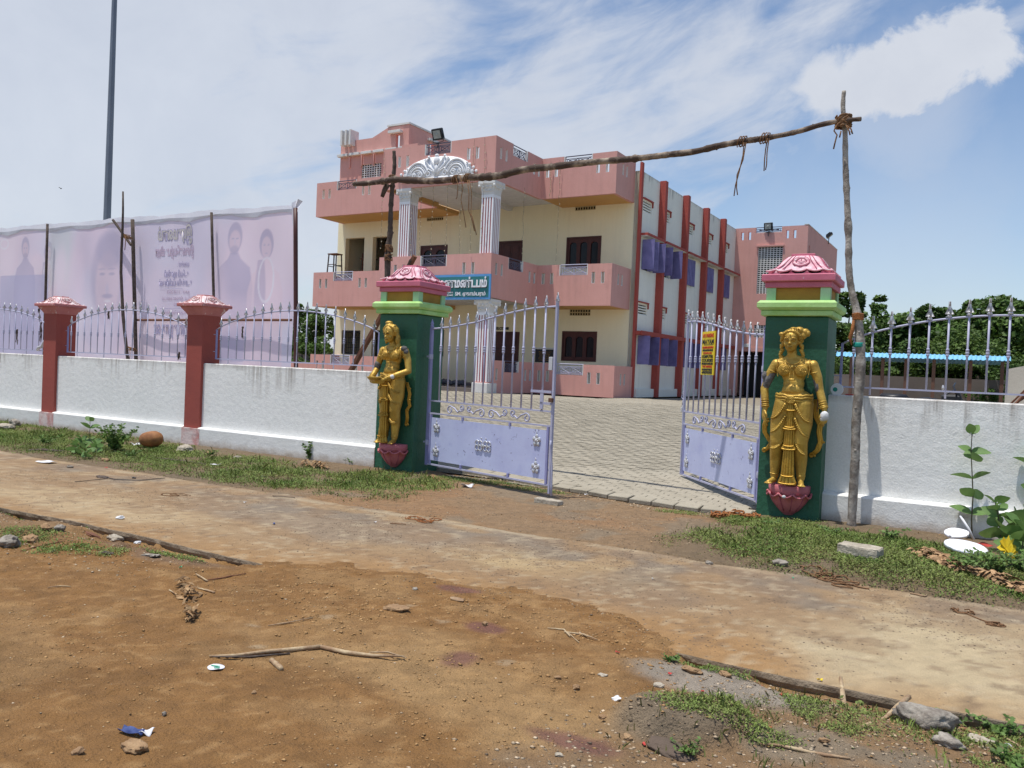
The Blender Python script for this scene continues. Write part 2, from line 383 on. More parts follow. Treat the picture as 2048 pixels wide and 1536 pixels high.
M_groove = mat('maroon_groove_paint', (0.34, 0.03, 0.045), 0.8)
M_wooddoor = mat('dark_brown_varnished_wood', (0.085, 0.022, 0.016), 0.5, (0.055, 0.015, 0.012), 6.0, spec=0.4)
M_glass = mat('dark_window_glass', (0.010, 0.010, 0.011), 0.18, (0.016, 0.016, 0.018), 2.0, spec=0.22, fine=0.0)
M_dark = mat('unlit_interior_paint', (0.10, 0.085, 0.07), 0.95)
M_grille = mat('black_window_grille', (0.035, 0.03, 0.03), 0.6)
M_shutter = mat('violet_ribbed_shutter_paint', (0.22, 0.20, 0.42), 0.55, (0.12, 0.105, 0.26), 3.0, spec=0.35, stain=((0.30, 0.27, 0.46), 4.0, 0.60, 0.2))
M_wood = mat('weathered_grey_wood', (0.43, 0.39, 0.34), 0.9, (0.19, 0.16, 0.135), 9.0, 0.8, bump=0.8, bscale=45, fine=0.15)
M_barkdk = mat('dark_bark_pole', (0.065, 0.048, 0.038), 0.95, (0.15, 0.115, 0.095), 14.0, 0.5, bump=0.9, bscale=40, fine=0.15)
M_woodpale = mat('pale_stripped_wood', (0.40, 0.32, 0.245), 0.9, (0.085, 0.058, 0.045), 4.0, 0.95, bump=0.7, bscale=35, fine=0.15)
M_woodred = mat('reddish_sawn_timber', (0.20, 0.09, 0.05), 0.85, (0.13, 0.055, 0.035), 6.0, bump=0.4)
M_rope = mat('coir_rope', (0.26, 0.14, 0.07), 0.95, (0.17, 0.09, 0.045), 30.0, bump=0.9, bscale=150)
M_coir = mat('orange_coir_fibre', (0.38, 0.15, 0.05), 0.95, (0.26, 0.10, 0.04), 25.0, bump=0.9, bscale=150)
M_banner = mat('faded_flex_banner_back', (0.60, 0.55, 0.68), 0.6, (0.64, 0.50, 0.62), 0.45, 0.9, fine=0.02, stain=((0.52, 0.52, 0.68), 0.6, 0.50, 0.2))
M_printed = None
M_faceshade = mat('recess_shade_gold', (0.16, 0.085, 0.015), 0.6, metal=0.3)  # shade of eyes, brows and mouth put into a darker gold
M_roseline = mat('rose_groove_shade', (0.42, 0.10, 0.16), 0.7)  # darker rose lines stand for shade between the petals
M_redline = mat('pink_groove_shade', (0.44, 0.17, 0.16), 0.7)  # deeper pink carries the groove shade the weak relief lacks
M_crest = mat('bright_white_relief', (0.86, 0.86, 0.87), 0.7, (0.80, 0.80, 0.81), 5.0, fine=0.02)
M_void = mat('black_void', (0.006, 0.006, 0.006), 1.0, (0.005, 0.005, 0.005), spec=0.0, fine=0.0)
M_slate = mat('dark_slate_iron_paint', (0.10, 0.10, 0.15), 0.5, (0.07, 0.07, 0.11), 9.0, spec=0.35)
M_bannerwhite = mat('white_flex_edge', (0.80, 0.79, 0.84), 0.55, (0.70, 0.69, 0.76), 3.0)
M_print1 = mat('faded_violet_print', (0.44, 0.40, 0.57), 0.6, (0.48, 0.42, 0.58), 1.2, fine=0.02)
M_print2 = mat('faded_grey_violet_print', (0.36, 0.35, 0.50), 0.6, (0.40, 0.38, 0.53), 1.5, fine=0.02)
M_print3 = mat('faded_rose_print', (0.60, 0.46, 0.57), 0.6, (0.55, 0.44, 0.57), 1.2, fine=0.02)
M_printy = mat('faded_grey_green_print', (0.54, 0.57, 0.58), 0.6)
M_printgold = mat('faded_yellow_print', (0.63, 0.58, 0.56), 0.6)
M_mast = mat('galvanised_mast', (0.22, 0.24, 0.28), 0.5, (0.18, 0.20, 0.24), 0.8, metal=0.4)
M_signblue = mat('sign_border_blue', (0.12, 0.33, 0.62), 0.5)
M_signteal = mat('sign_field_teal', (0.035, 0.17, 0.17), 0.5, (0.04, 0.20, 0.20), 2.0)
M_letterw = mat('white_lettering', (0.82, 0.82, 0.84), 0.5, fine=0.0)
M_letterk = mat('black_lettering', (0.02, 0.02, 0.02), 0.5, fine=0.0)
M_letterr = mat('red_lettering', (0.55, 0.05, 0.02), 0.5, fine=0.0)
M_yellow = mat('yellow_sign_board', (0.80, 0.60, 0.02), 0.45, (0.76, 0.56, 0.02), 3.0, fine=0.02)
M_black = mat('black_housing', (0.015, 0.016, 0.02), 0.45, spec=0.4)
M_lens = mat('floodlight_lens', (0.35, 0.38, 0.36), 0.2, (0.25, 0.28, 0.27), 8.0, spec=0.6)
M_bulb = mat('pale_string_bulb', (0.70, 0.60, 0.40), 0.4)
M_wire = mat('thin_dark_wire', (0.10, 0.08, 0.06), 0.7)
M_blueroof = mat('sky_blue_roof_sheet', (0.22, 0.50, 0.72), 0.5, (0.18, 0.44, 0.66), 2.0, spec=0.4)
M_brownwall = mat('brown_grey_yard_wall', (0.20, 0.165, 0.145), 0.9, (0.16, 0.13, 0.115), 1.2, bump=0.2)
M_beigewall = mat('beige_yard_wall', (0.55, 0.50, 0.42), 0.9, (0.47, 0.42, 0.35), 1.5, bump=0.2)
M_leafA = mat('dark_tree_leaves', (0.055, 0.105, 0.022), 0.6, (0.105, 0.165, 0.035), 0.8, 0.8, island=0.45, trans=0.25, fine=0.0)
M_leafB = mat('bright_tree_leaves', (0.105, 0.175, 0.034), 0.6, (0.06, 0.115, 0.022), 0.8, 0.8, island=0.45, trans=0.25, fine=0.0)
M_leafC = mat('milkweed_leaves', (0.17, 0.28, 0.085), 0.55, (0.12, 0.215, 0.06), 9.0, 0.8, island=0.3, trans=0.3, fine=0.03)
M_leafD = mat('weed_leaves', (0.095, 0.18, 0.036), 0.6, (0.14, 0.22, 0.055), 6.0, 0.8, island=0.4, trans=0.25, fine=0.0)
M_grass = mat('ground_creeper_leaves', (0.115, 0.185, 0.034), 0.65, (0.19, 0.235, 0.060), 1.8, 0.9, island=0.45, trans=0.2, fine=0.0)
M_drygrass = mat('yellowed_creeper_leaves', (0.20, 0.175, 0.065), 0.75, (0.13, 0.15, 0.045), 3.0, 0.9, island=0.4, trans=0.15, fine=0.0)
M_flower = mat('white_blossom', (0.70, 0.68, 0.66), 0.7, island=0.2, fine=0.0)
M_stem = mat('plant_stem', (0.12, 0.10, 0.06), 0.8)
M_trunk = mat('tree_bark', (0.12, 0.095, 0.07), 0.95, (0.07, 0.055, 0.04), 8.0, bump=0.6)
M_dryleaf = mat('dry_brown_leaves', (0.40, 0.27, 0.14), 0.85, (0.26, 0.15, 0.07), 14.0, 0.9, island=0.45, trans=0.1, bump=0.4)
M_dryleafdk = mat('brown_dead_stalk', (0.16, 0.08, 0.035), 0.85, (0.40, 0.25, 0.13), 14.0, 0.9, island=0.4, bump=0.5)
M_straw = mat('pale_dry_stem', (0.50, 0.39, 0.24), 0.8, (0.30, 0.19, 0.11), 12.0, 0.8, bump=0.5)
M_stone = mat('grey_stone', (0.40, 0.36, 0.30), 0.95, (0.20, 0.17, 0.14), 18.0, 0.8, bump=1.0, bscale=60, fine=0.15)
M_stonetan = mat('tan_stone', (0.40, 0.26, 0.14), 0.95, (0.28, 0.17, 0.09), 16.0, 0.8, bump=1.0, bscale=60, fine=0.15)
M_concrete = mat('concrete_block', (0.50, 0.44, 0.35), 0.95, (0.32, 0.275, 0.21), 16.0, 0.7, bump=1.0, bscale=60, fine=0.15)
M_paver = mat('grey_interlocking_pavers', (0.37, 0.33, 0.255), 0.9, (0.31, 0.275, 0.21), 2.0, 0.7, bump=0.6, bscale=60, fine=0.12, island=0.08)
M_joint = mat('sandy_paver_joints', (0.29, 0.25, 0.19), 0.95, (0.22, 0.19, 0.14), 6.0)
M_pot = mat('brown_clay_pot', (0.34, 0.15, 0.055), 0.7, (0.24, 0.10, 0.04), 12.0, 0.8, bump=0.4)
M_paper = mat('white_paper', (0.74, 0.73, 0.74), 0.6, (0.62, 0.61, 0.63), 12.0, fine=0.02)
M_foam = mat('white_foam_board', (0.84, 0.84, 0.86), 0.6, (0.76, 0.76, 0.80), 10.0, fine=0.02)
M_redbit = mat('red_scrap', (0.50, 0.06, 0.05), 0.6)
M_bluecloth = mat('dark_blue_cloth', (0.03, 0.05, 0.16), 0.9, (0.10, 0.13, 0.28), 30.0)
M_yellowpet = mat('yellow_plastic', (0.75, 0.55, 0.03), 0.5, (0.65, 0.42, 0.02), 12.0)
M_teal = mat('teal_plastic_tape', (0.02, 0.30, 0.24), 0.5)
M_greenpl = mat('green_scrap', (0.05, 0.40, 0.22), 0.5)
M_plasticbag = mat('grey_white_plastic', (0.60, 0.59, 0.60), 0.35, (0.45, 0.44, 0.46), 20.0, spec=0.5)
# ------------------------------------------------------------------ ground
def hashn(ix, iy, seed):
    h = (ix.astype(np.int64) * 374761393 + iy.astype(np.int64) * 668265263 + seed * 974711) & 0xffffffff
    h = ((h ^ (h >> 13)) * 1274126177) & 0xffffffff
    return ((h ^ (h >> 16)) & 0xffffff) / float(0xffffff)
def vnoise(x, y, s=1.0, seed=0):
    x = np.asarray(x, float) * s; y = np.asarray(y, float) * s
    ix = np.floor(x); iy = np.floor(y); fx = x - ix; fy = y - iy
    fx = fx * fx * (3 - 2 * fx); fy = fy * fy * (3 - 2 * fy)
    a = hashn(ix, iy, seed); b = hashn(ix + 1, iy, seed); c = hashn(ix, iy + 1, seed); d = hashn(ix + 1, iy + 1, seed)
    return (a + (b - a) * fx) * (1 - fy) + (c + (d - c) * fx) * fy
def fbm(x, y, s=1.0, o=4, seed=0, g=0.5):
    t = 0; a = 1; n = 0
    for i in range(o):
        t = t + a * vnoise(x + 17.3 * i, y - 9.1 * i, s, seed + i); n += a; a *= g; s *= 2.03
    return t / n
def sst(v, a, b):
    t = np.clip((v - a) / (b - a), 0, 1); return t * t * (3 - 2 * t)
def seg_mask(x, y, cx, cy, rx, ry, ang=0.0, rag=0.35, seed=5, soft=0.35):
    c, s = math.cos(ang), math.sin(ang); u = (x - cx) * c + (y - cy) * s; v = -(x - cx) * s + (y - cy) * c
    d = np.sqrt((u / rx) ** 2 + (v / ry) ** 2) + (fbm(x, y, 2.6, 4, seed) - 0.5) * 2 * rag
    return 1 - sst(d, 1 - soft, 1 + soft * 0.6)
NEAR_EDGE = 4.30; FAR_EDGE = 6.64
def near_edge(x): return NEAR_EDGE + 0.03 * np.sin(x * 1.7) + 0.05 * (fbm(x, x * 0, 1.6, 3, 21) - 0.5)
def wedge(x, y):          # orange dirt washed over the slab edge
    top = np.interp(x, [-9, -4.5, -4.1, -3.5, -2.9, -2.3, -1.8, -1.45, -1.2, 3], [4.0, 4.2, 4.60, 4.62, 4.72, 4.80, 4.70, 4.45, 4.1, 4.0])
    return 1 - sst(y + (fbm(x, y, 2.2, 4, 31) - 0.5) * 0.45 + (fbm(x, y, 9, 3, 35) - 0.5) * 0.16, top - 0.22, top + 0.20)
def verge(x):              # where soil creeps over the far edge of the slab
    return FAR_EDGE - 0.10 + 0.22 * (fbm(x, x * 0 + 3, 1.1, 4, 33) - 0.5)
def ground_h(x, y):
    n1 = fbm(x, y, 0.7, 4, 1) - 0.5; n2 = fbm(x, y, 4.5, 4, 2) - 0.5; n3 = fbm(x, y, 17, 2, 3) - 0.5
    low = -0.075 + 0.05 * n1 + 0.022 * n2 + 0.012 * n3
    # slab bed, wedge of dirt over the slab, verge
    w = wedge(x, y)
    up = (w - 0.5) * 0.045 + 0.014 * n2 + 0.012 * n3
    nearz = low * (1 - w) + up * w
    bed = np.full_like(low, -0.05)
    h = np.where(y < near_edge(x), nearz, np.where(w > 0.12, up, bed))
    vg = 0.012 + 0.05 * n1 * 0.6 + 0.02 * n2 + 0.008 * n3
    k = sst(y, verge(x) - 0.03, verge(x) + 0.05)
    h = np.where(y > 5.8, bed * (1 - k) + vg * k, h)
    # driveway in front of the gate lies a little lower
    gate = sst(x, -6.9, -6.0) * (1 - sst(x, -2.5, -1.7)) * sst(y, 7.2, 8.6)
    h = h - 0.045 * gate
    # grass bank at the right pillar, verge at the left wall
    h = h + 0.05 * seg_mask(x, y, -0.4, 7.6, 1.5, 1.0, 0, 0.2, 8) * (y > 6.6)
    h = h + 0.10 * seg_mask(x, y, -0.95, 3.35, 0.32, 0.18, 0.3, 0.25, 12) * (y < 4.15)
    h = h + 0.05 * seg_mask(x, y, -6.9, 3.85, 0.9, 0.35, 0, 0.3, 14) * (y < 4.2)
    return h
def ground_col(x, y):
    nA = fbm(x, y, 0.9, 5, 41)[..., None]; nB = fbm(x, y, 5.0, 4, 42)[..., None]; nC = fbm(x, y, 19, 3, 43)[..., None]
    orange = np.array([0.270, 0.140, 0.048]); orange2 = np.array([0.220, 0.112, 0.038]); tanc = np.array([0.35, 0.215, 0.095])
    grey = np.array([0.225, 0.18, 0.125]); brown = np.array([0.235, 0.145, 0.075]); beige = np.array([0.30, 0.225, 0.145]); purp = np.array([0.16, 0.070, 0.060])
    c = orange * (1 - nB) + orange2 * nB
    c = c + (tanc - c) * sst(nA, 0.48, 0.70) * 0.85
    c = c + (tanc - c) * sst(nC, 0.62, 0.78) * 0.45
    c = c + (tanc - c) * (sst(fbm(x, y * 1.6, 2.4, 4, 61),   .52, .70) * .40)[..., None]
    c = c * (1 - .14 * sst(fbm(x, y, 3.1, 4, 62), .56, .70))[..., None]
    def put(c, m, col, k=1.0): return c + (np.array(col) - c) * (m[..., None] * k)
    # grey-brown rubbly soil at the lower right, and by the slab edge at the left
    m = sst(x * 0.85 + y * -0.30 + (fbm(x, y, 1.5, 4, 44) - 0.5) * 0.9, -2.12, -1.75) * (y < 4.4)
    c = put(c, m, brown, 0.9)
    c = put(c, m * sst(fbm(x, y, 2.0, 4, 45), 0.56, 0.66), grey, 0.8)
    c = put(c, seg_mask(x, y, -0.95, 3.9, 0.5, 0.20, 0, 0.4, 46), [0.30, 0.27, 0.225], 0.8)
    c = put(c, seg_mask(x, y, -0.95, 3.30, 0.33, 0.19, 0.3, 0.3, 47), [0.18, 0.14, 0.095], 0.9)
    c = put(c, seg_mask(x, y, -7.2, 3.8, 1.5, 0.35, 0, 0.4, 48), brown, 0.75)
    c = put(c, seg_mask(x, y, -5.1, 4.0, 0.7, 0.20, 0, 0.4, 49), [0.19, 0.125, 0.08], 0.7)
    for (cx, cy, rx, ry) in ((-2.87, 4.52, 0.16, 0.09), (-2.30, 3.95, 0.12, 0.08), (-2.15, 3.45, 0.10, 0.13), (-1.30, 2.95, 0.22, 0.07)):
        c = put(c, seg_mask(x, y, cx, cy, rx, ry, 0, 0.35, 50), purp, 0.75)
    for (px, py, r) in ((1010, 1362, .05), (515, 1330, .05), (590, 1140, .07), (655, 1266, .045), (505, 1285, .04), (885, 1275, .04), (820, 1240, .04)):
        g = gz(px, py, -0.07); c = put(c, seg_mask(x, y, g[0], g[1], r, r * 0.8, 0, 0.3, 52), [0.40, 0.30, 0.19], 0.55)
    # behind the slab: dusty brown driveway, dark soil under grass
    far = (y > 6.2).astype(float)
    drive = np.array([0.29, 0.185, 0.10]) * (1 - nB) + np.array([0.23, 0.15, 0.083]) * nB
    drive = drive + (np.array([0.29, 0.16, 0.075]) - drive) * sst(nA, 0.45, 0.65) * 0.6
    c = c * (1 - far[..., None]) + drive * far[..., None]
    c = put(c, far * sst(fbm(x, y, 1.7, 4, 60), 0.56, 0.66), grey, 0.6)
    soil = far * np.maximum(1 - sst(x, -7.4, -6.2), sst(x, -2.6, -1.9))
    c = put(c, soil, [0.155, 0.115, 0.07], 0.75)
    return np.clip(c * (0.74 + 0.52 * nC), 0, 1)
def grid_mesh(name, xs, ys, hf, cf):
    X, Y = np.meshgrid(xs, ys); Z = hf(X, Y); Cc = cf(X, Y)
    co = np.stack([X, Y, Z], -1).reshape(-1, 3); nx, ny = len(xs), len(ys)
    i = np.arange(nx * ny).reshape(ny, nx)
    q = np.stack([i[:-1, :-1], i[:-1, 1:], i[1:, 1:], i[1:, :-1]], -1).reshape(-1, 4)
    me = bpy.data.meshes.new(name); me.vertices.add(len(co)); me.vertices.foreach_set('co', co.ravel())
    me.loops.add(q.size); me.loops.foreach_set('vertex_index', q.ravel().astype(np.int32))
    me.polygons.add(len(q)); me.polygons.foreach_set('loop_start', np.arange(0, q.size, 4, dtype=np.int32)); me.polygons.foreach_set('loop_total', np.full(len(q), 4, np.int32))
    at = me.color_attributes.new('tint', 'FLOAT_COLOR', 'POINT')
    at.data.foreach_set('color', np.concatenate([Cc.reshape(-1, 3), np.ones((nx * ny, 1))], 1).ravel().astype(np.float32))
    me.polygons.foreach_set('use_smooth', [True] * len(q)); me.update(); me.validate(); return me
M_dirt = mat('trodden_earth', (0.25, 0.13, 0.05), 0.95, attr='tint', bump=1.0, bscale=70, nscale=5, fine=0.20, bdist=0.022)
M_slab = mat('dusty_concrete_slab', (0.35, 0.28, 0.2), 0.92, attr='tint', bump=0.9, bscale=75, nscale=6, fine=0.20, bdist=0.012)
M_far = mat('far_earth', (0.20, 0.15, 0.09), 0.95, (0.12, 0.13, 0.06), 0.05)

bx_ = MB(); bx_.bx(-600, 600, -600, 600, -1.2, -0.16)
tag(bx_.build('ground', M_far), kind='structure')
def earth_h(X, Y):
    h = ground_h(X, Y) + 0.006 * (fbm(X, Y, 30, 2, 97) - .5) + 0.010 * (sst(fbm(X, Y, 11, 3, 98), .60, .72)) * (Y < near_edge(X) + .3)
    e = np.minimum(np.minimum(X + 22.0, 5.5 - X), Y + 1.0); k = sst(e, 0.0, 0.5)
    h = h * k + (-0.17) * (1 - k)
    return np.where(Y > 9.55, -0.03, h)
xs = np.concatenate([np.arange(-22, -8.5, 0.09), np.arange(-8.5, 1.3, 0.032), np.arange(1.3, 5.51, 0.12)])
ys = np.concatenate([np.arange(-1, 1.2, 0.12), np.arange(1.2, 5.0, 0.030), np.arange(5.0, 6.2, 0.2), np.arange(6.2, 9.72, 0.045)])
tag(link_mesh('dirt_verge', grid_mesh('dirt_verge', xs, ys, earth_h, ground_col), M_dirt), kind='structure')

def slab_col(x, y):
    nA = fbm(x, y, 0.8, 5, 71)[..., None]; nB = fbm(x, y, 6.0, 4, 72)[..., None]; nC = fbm(x, y, 26, 3, 73)[..., None]
    pale = np.array([0.425, 0.335, 0.205]); tanb = np.array([0.315, 0.215, 0.118]); grey = np.array([0.195, 0.155, 0.115]); brown = np.array([0.24, 0.15, 0.08]); orange = np.array([0.305, 0.172, 0.070])
    c = tanb * (1 - nB * 0.6) + brown * nB * 0.6
    def put(c, m, col, k=1.0): return c + (np.array(col) - c) * (m[..., None] * k)
    # clean pale concrete at the right end and a pale strip towards the left
    t = x + (y - 4.3) * -0.35 + (fbm(x, y, 1.4, 4, 74) - 0.5) * 1.0
    c = put(c, sst(t, -1.35, -0.45) * (1 - sst(y + (fbm(x, y, 1.5, 3, 75) - 0.5) * 0.6, 5.55, 6.2)), pale, 0.95)
    c = put(c, sst(x, -0.8, 0.2) * 1.0, pale, 0.6)
    c = put(c, seg_mask(x, y, -2.75, 5.55, 1.0, 0.36, -0.08, 0.35, 76), [0.40, 0.29, 0.155], 0.75)
    c = put(c, seg_mask(x, y, -7.6, 4.9, 2.2, 0.42, 0, 0.35, 77), [0.40, 0.295, 0.17], 0.7)
    # grey gravelly dust along the far side
    g = sst(y + (fbm(x, y, 1.2, 4, 78) - 0.5) * 0.9, 5.45, 6.05)
    c = put(c, g * sst(fbm(x, y, 2.5, 4, 79), 0.38, 0.58), grey, 0.85)
    c = put(c, seg_mask(x, y, -1.9, 5.25, 0.55, 0.5, 0.4, 0.4, 80), grey, 0.65)
    c = put(c, seg_mask(x, y, -5.0, 5.7, 2.0, 0.5, 0.0, 0.4, 85), grey * 1.1, 0.6)
    # pale worn rim along the far edge, dirt near the wedge
    c = put(c, (sst(y, 6.38, 6.46) * (1 - sst(y, 6.50, 6.60))) * sst(fbm(x, y, 1.3, 3, 81), 0.40, 0.60), [0.37, 0.29, 0.19], 0.8)
    top = np.interp(x, [-9, -4.5, -4.1, -3.5, -2.9, -2.3, -1.8, -1.45, -1.0, -0.6, 3], [4.0, 4.2, 4.60, 4.62, 4.72, 4.80, 4.75, 4.65, 4.55, 4.1, 4.0])
    c = put(c, 1 - sst(y + (fbm(x, y, 2.2, 4, 82) - 0.5) * 0.5, top - 0.15, top + 0.75), orange, 0.9)
    c = put(c, sst(fbm(x, y, 2.0, 5, 87), .45, .62) * (y > 4.9), brown, 0.45)
    c = put(c, sst(fbm(x, y, 9, 3, 83), 0.66, 0.74), [0.17, 0.11, 0.065], 0.5)
    c = put(c, sst(fbm(x, y, 14, 3, 88), 0.62, 0.70), [0.47, 0.38, 0.25], 0.35)
    return np.clip(c * (0.80 + 0.40 * nC), 0, 1)
def slab_h(x, y): return 0.004 * (fbm(x, y, 2.0, 4, 84) - 0.5) * 2 + 0.003 * (fbm(x, y, 15, 2, 86) - 0.5)
sx = np.concatenate([np.arange(-22, -8.5, 0.10), np.arange(-8.5, 1.3, 0.035), np.arange(1.3, 5.5, 0.15)])
sy = np.linspace(0, 1, 62)
def slab_mesh():
    X, T = np.meshgrid(sx, sy); e0 = near_edge(X); Y = e0 + (FAR_EDGE - e0) * T
    Z = slab_h(X, Y); Cc = slab_col(X, Y)
    # turn the two long rims down to make the slab's thickness
    def row(Yr, Zr, k): return np.stack([X[0], Yr, Zr], -1), slab_col(X[0], Yr) * k
    chips = 0.02 * fbm(X[0], X[0] * 0 + 7, 7, 3, 90)
    r2, c2 = row(Y[-1] + 0.004, np.full(len(sx), -0.09), 0.7)
    co = np.concatenate([np.stack([X, Y, Z], -1), r2[None]]); cc = np.concatenate([Cc, c2[None]])
    ny, nx = co.shape[:2]; i = np.arange(nx * ny).reshape(ny, nx)
    q = np.stack([i[:-1, :-1], i[:-1, 1:], i[1:, 1:], i[1:, :-1]], -1).reshape(-1, 4)
    me = bpy.data.meshes.new('concrete_road'); me.from_pydata(co.reshape(-1, 3).tolist(), [], q.tolist())
    at = me.color_attributes.new('tint', 'FLOAT_COLOR', 'POINT')
    at.data.foreach_set('color', np.concatenate([cc.reshape(-1, 3), np.ones((nx * ny, 1))], 1).ravel().astype(np.float32))
    me.polygons.foreach_set('use_smooth', [True] * len(q)); me.update(); return me
tag(link_mesh('concrete_road', slab_mesh(), M_slab), kind='structure')
def edge_mesh():
    x = sx; y0 = near_edge(x); z0 = slab_h(x, y0); n = len(x); rows = []
    for k, (dy, dz, rag) in enumerate(((0.0, 0.0, 0.0), (-0.004, -0.006, .004), (-0.006, -0.03, .010), (0.004, -0.055, .012), (0.02, -0.12, .01))):
        rows.append(np.stack([x, y0 + dy + rag * (fbm(x, x * 0 + k * 3.1, 12, 3, 91 + k) - .5) * 2, z0 + dz], -1))
    co = np.stack(rows).reshape(-1, 3); i = np.arange(5 * n).reshape(5, n); q = np.stack([i[:-1, :-1], i[:-1, 1:], i[1:, 1:], i[1:, :-1]], -1).reshape(-1, 4)
    me = bpy.data.meshes.new('road_edge'); me.from_pydata(co.tolist(), [], q.tolist()); return me
M_roadedge = mat('shaded_edge_concrete', (0.30, 0.235, 0.165), 0.95, (0.20, 0.15, 0.10), 9.0, .8, bump=1.0, bscale=80, fine=0.15, stain=((0.27, 0.21, 0.15), 5.0, .58, .2))  # darker concrete tone imitates the shadowed face of the slab side
tag(link_mesh('road_edge', edge_mesh(), M_roadedge), kind='structure')
def top_z(x, y):
    x = np.array([float(x)]); y = np.array([float(y)])
    h = earth_h(x, y)[0]
    if near_edge(x)[0] <= y[0] <= FAR_EDGE: h = max(h, slab_h(x, y)[0])
    return float(h)
def on_ground(px, py):
    z = 0.0
    for _ in range(4):
        g = gz(px, py, z); z = top_z(g[0], g[1])
    return Vector((g[0], g[1], z))

# ------------------------------------------------------------------ courtyard
def yard_z(Y): return 0.02 + 0.72 * float(sst(np.array(Y), 9.8, 20.0) * 0.5 + 0.5 * min(max((Y - 9.8) / 10.2, 0), 1))
def edge_y(x): return float(np.interp(x, [-6.6, -6.2, -5.4, -4.6, -3.6, -2.6, -1.9], [10.05, 9.90, 9.62, 9.42, 9.14, 9.02, 9.06]))
cy = MB(); ysn = [9.43, 9.7, 10, 11, 12, 13, 14, 15, 16, 17, 18, 19, 20, 21, 22, 23, 24, 26, 60]
xl, xr = -45.0, 14.0
for a, b in zip(ysn[:-1], ysn[1:]):
    za, zb = yard_z(a) - 0.05, yard_z(min(b, 26)) - 0.05
    cy.add([(xl, a, za), (xr, a, za), (xr, b, zb), (xl, b, zb)], [(0, 1, 2, 3)])
cyo = tag(cy.build('courtyard', M_joint, fix=False), kind='structure')
bed = MB()
for k in range(24):
    x0, x1 = -6.58 + k * 0.195, -6.58 + (k + 1) * 0.195
    e0, e1 = edge_y(x0) + 0.03, edge_y(x1) + 0.03
    bed.add([(x0, e0, -0.06), (x1, e1, -0.06), (x1, 9.9, -0.06), (x0, 9.9, -0.06), (x0, e0, -0.028), (x1, e1, -0.028), (x1, 9.9, -0.028), (x0, 9.9, -0.028)], [(4, 5, 6, 7), (0, 1, 5, 4)])
tag(bed.build('threshold_bed', M_joint, fix=False), kind='structure')
# interlocking pavers: wavy-edged blocks in running bond; the nearest are single objects, the rest one mesh
rng = random.Random(3)
PW, PD = 0.205, 0.125
def paver_shape(w, d, h):
    g = 0.003; a = 0.014
    o = [(-w / 2 + g, -d / 2 + g), (-w / 6, -d / 2 + g + a), (w / 6, -d / 2 + g - a * 0.2), (w / 2 - g, -d / 2 + g + a * 0.6), (w / 2 - g, d / 2 - g), (w / 6, d / 2 - g - a * 0.2), (-w / 6, d / 2 - g + a * 0.6), (-w / 2 + g, d / 2 - g)]
    c = 0.005; n = len(o)
    vs = [(x, y, -0.05) for x, y in o] + [(x, y, h - c) for x, y in o] + [(x * (1 - 2 * c / w), y * (1 - 2 * c / d), h) for x, y in o]
    fs = [tuple(range(2 * n, 3 * n))]
    for r in range(2):
        for i in range(n): fs.append((r * n + i, r * n + (i + 1) % n, r * n + n + (i + 1) % n, r * n + n + i))
    return vs, fs
pv, pf = paver_shape(PW, PD, 0.0)
pme = bpy.data.meshes.new('paver'); pme.from_pydata(pv, [], pf); pme.materials.append(M_paver)
cells = []
row = 0; y = 9.05
while y < 24.2:
    off = (PW / 2 if row % 2 else 0) + rng.uniform(-.01, .01)
    x = -16.0 + off
    while x < 3.5:
        ok = y > 9.75 or (-6.55 < x < -1.97 and y - PD / 2 > edge_y(x) + 0.17)
        if y > 21.8 and x > -14: ok = ok and (x > -9.2)
        if ok: cells.append((x, y))
        x += PW
    y += PD; row += 1
def vis(c): return -6.6 < c[0] < -1.7 and c[1] < 12.5
near_cells = sorted([c for c in cells if vis(c)], key=lambda c: c[1] * 1.0 + abs(c[0] + 3.4) * 0.35)[:290]
ns = set(near_cells)
pav = None
for (x, y) in near_cells:
    o = bpy.data.objects.new('paver', pme); COL.objects.link(o); o.parent = cyo
    o.location = (x, y, yard_z(y) + rng.uniform(-.004, .004)); o.rotation_euler = (0.045 + rng.uniform(-.012, .012), rng.uniform(-.012, .012), rng.uniform(-.02, .02))
pva = np.array(pv); vs_all = []; fs_all = []; b0 = 0
for (x, y) in cells:
    if (x, y) in ns: continue
    vs_all.append(pva + np.array([x, y, yard_z(y) + rng.uniform(-.004, .004)])); fs_all += [tuple(b0 + i for i in f) for f in pf]; b0 += len(pv)
me = bpy.data.meshes.new('paver_field'); me.from_pydata(np.concatenate(vs_all).tolist(), [], fs_all)
tag(link_mesh('paver_field', me, M_paver, cyo), kind='stuff')
# tilted kerb slabs along the threshold
x = -6.30
while x < -2.05:
    w = 0.275 + rng.uniform(-.02, .03); ym = edge_y(x + w / 2); sl = edge_y(x + w) - edge_y(x)
    b = MB(); b.bx(-w / 2 + .006, w / 2 - .006, -0.09, 0.075, -0.055, 0.0, bev=0.008)
    o = b.build('kerb_slab', M_paver, cyo); o.location = (x + w / 2, ym + 0.09, 0.028 + rng.uniform(-.006, .006))
    o.rotation_euler = (0.10 + rng.uniform(-.04, .04), rng.uniform(-.03, .03), math.atan2(sl, w) + rng.uniform(-.06, .06))
    x += w + 0.004
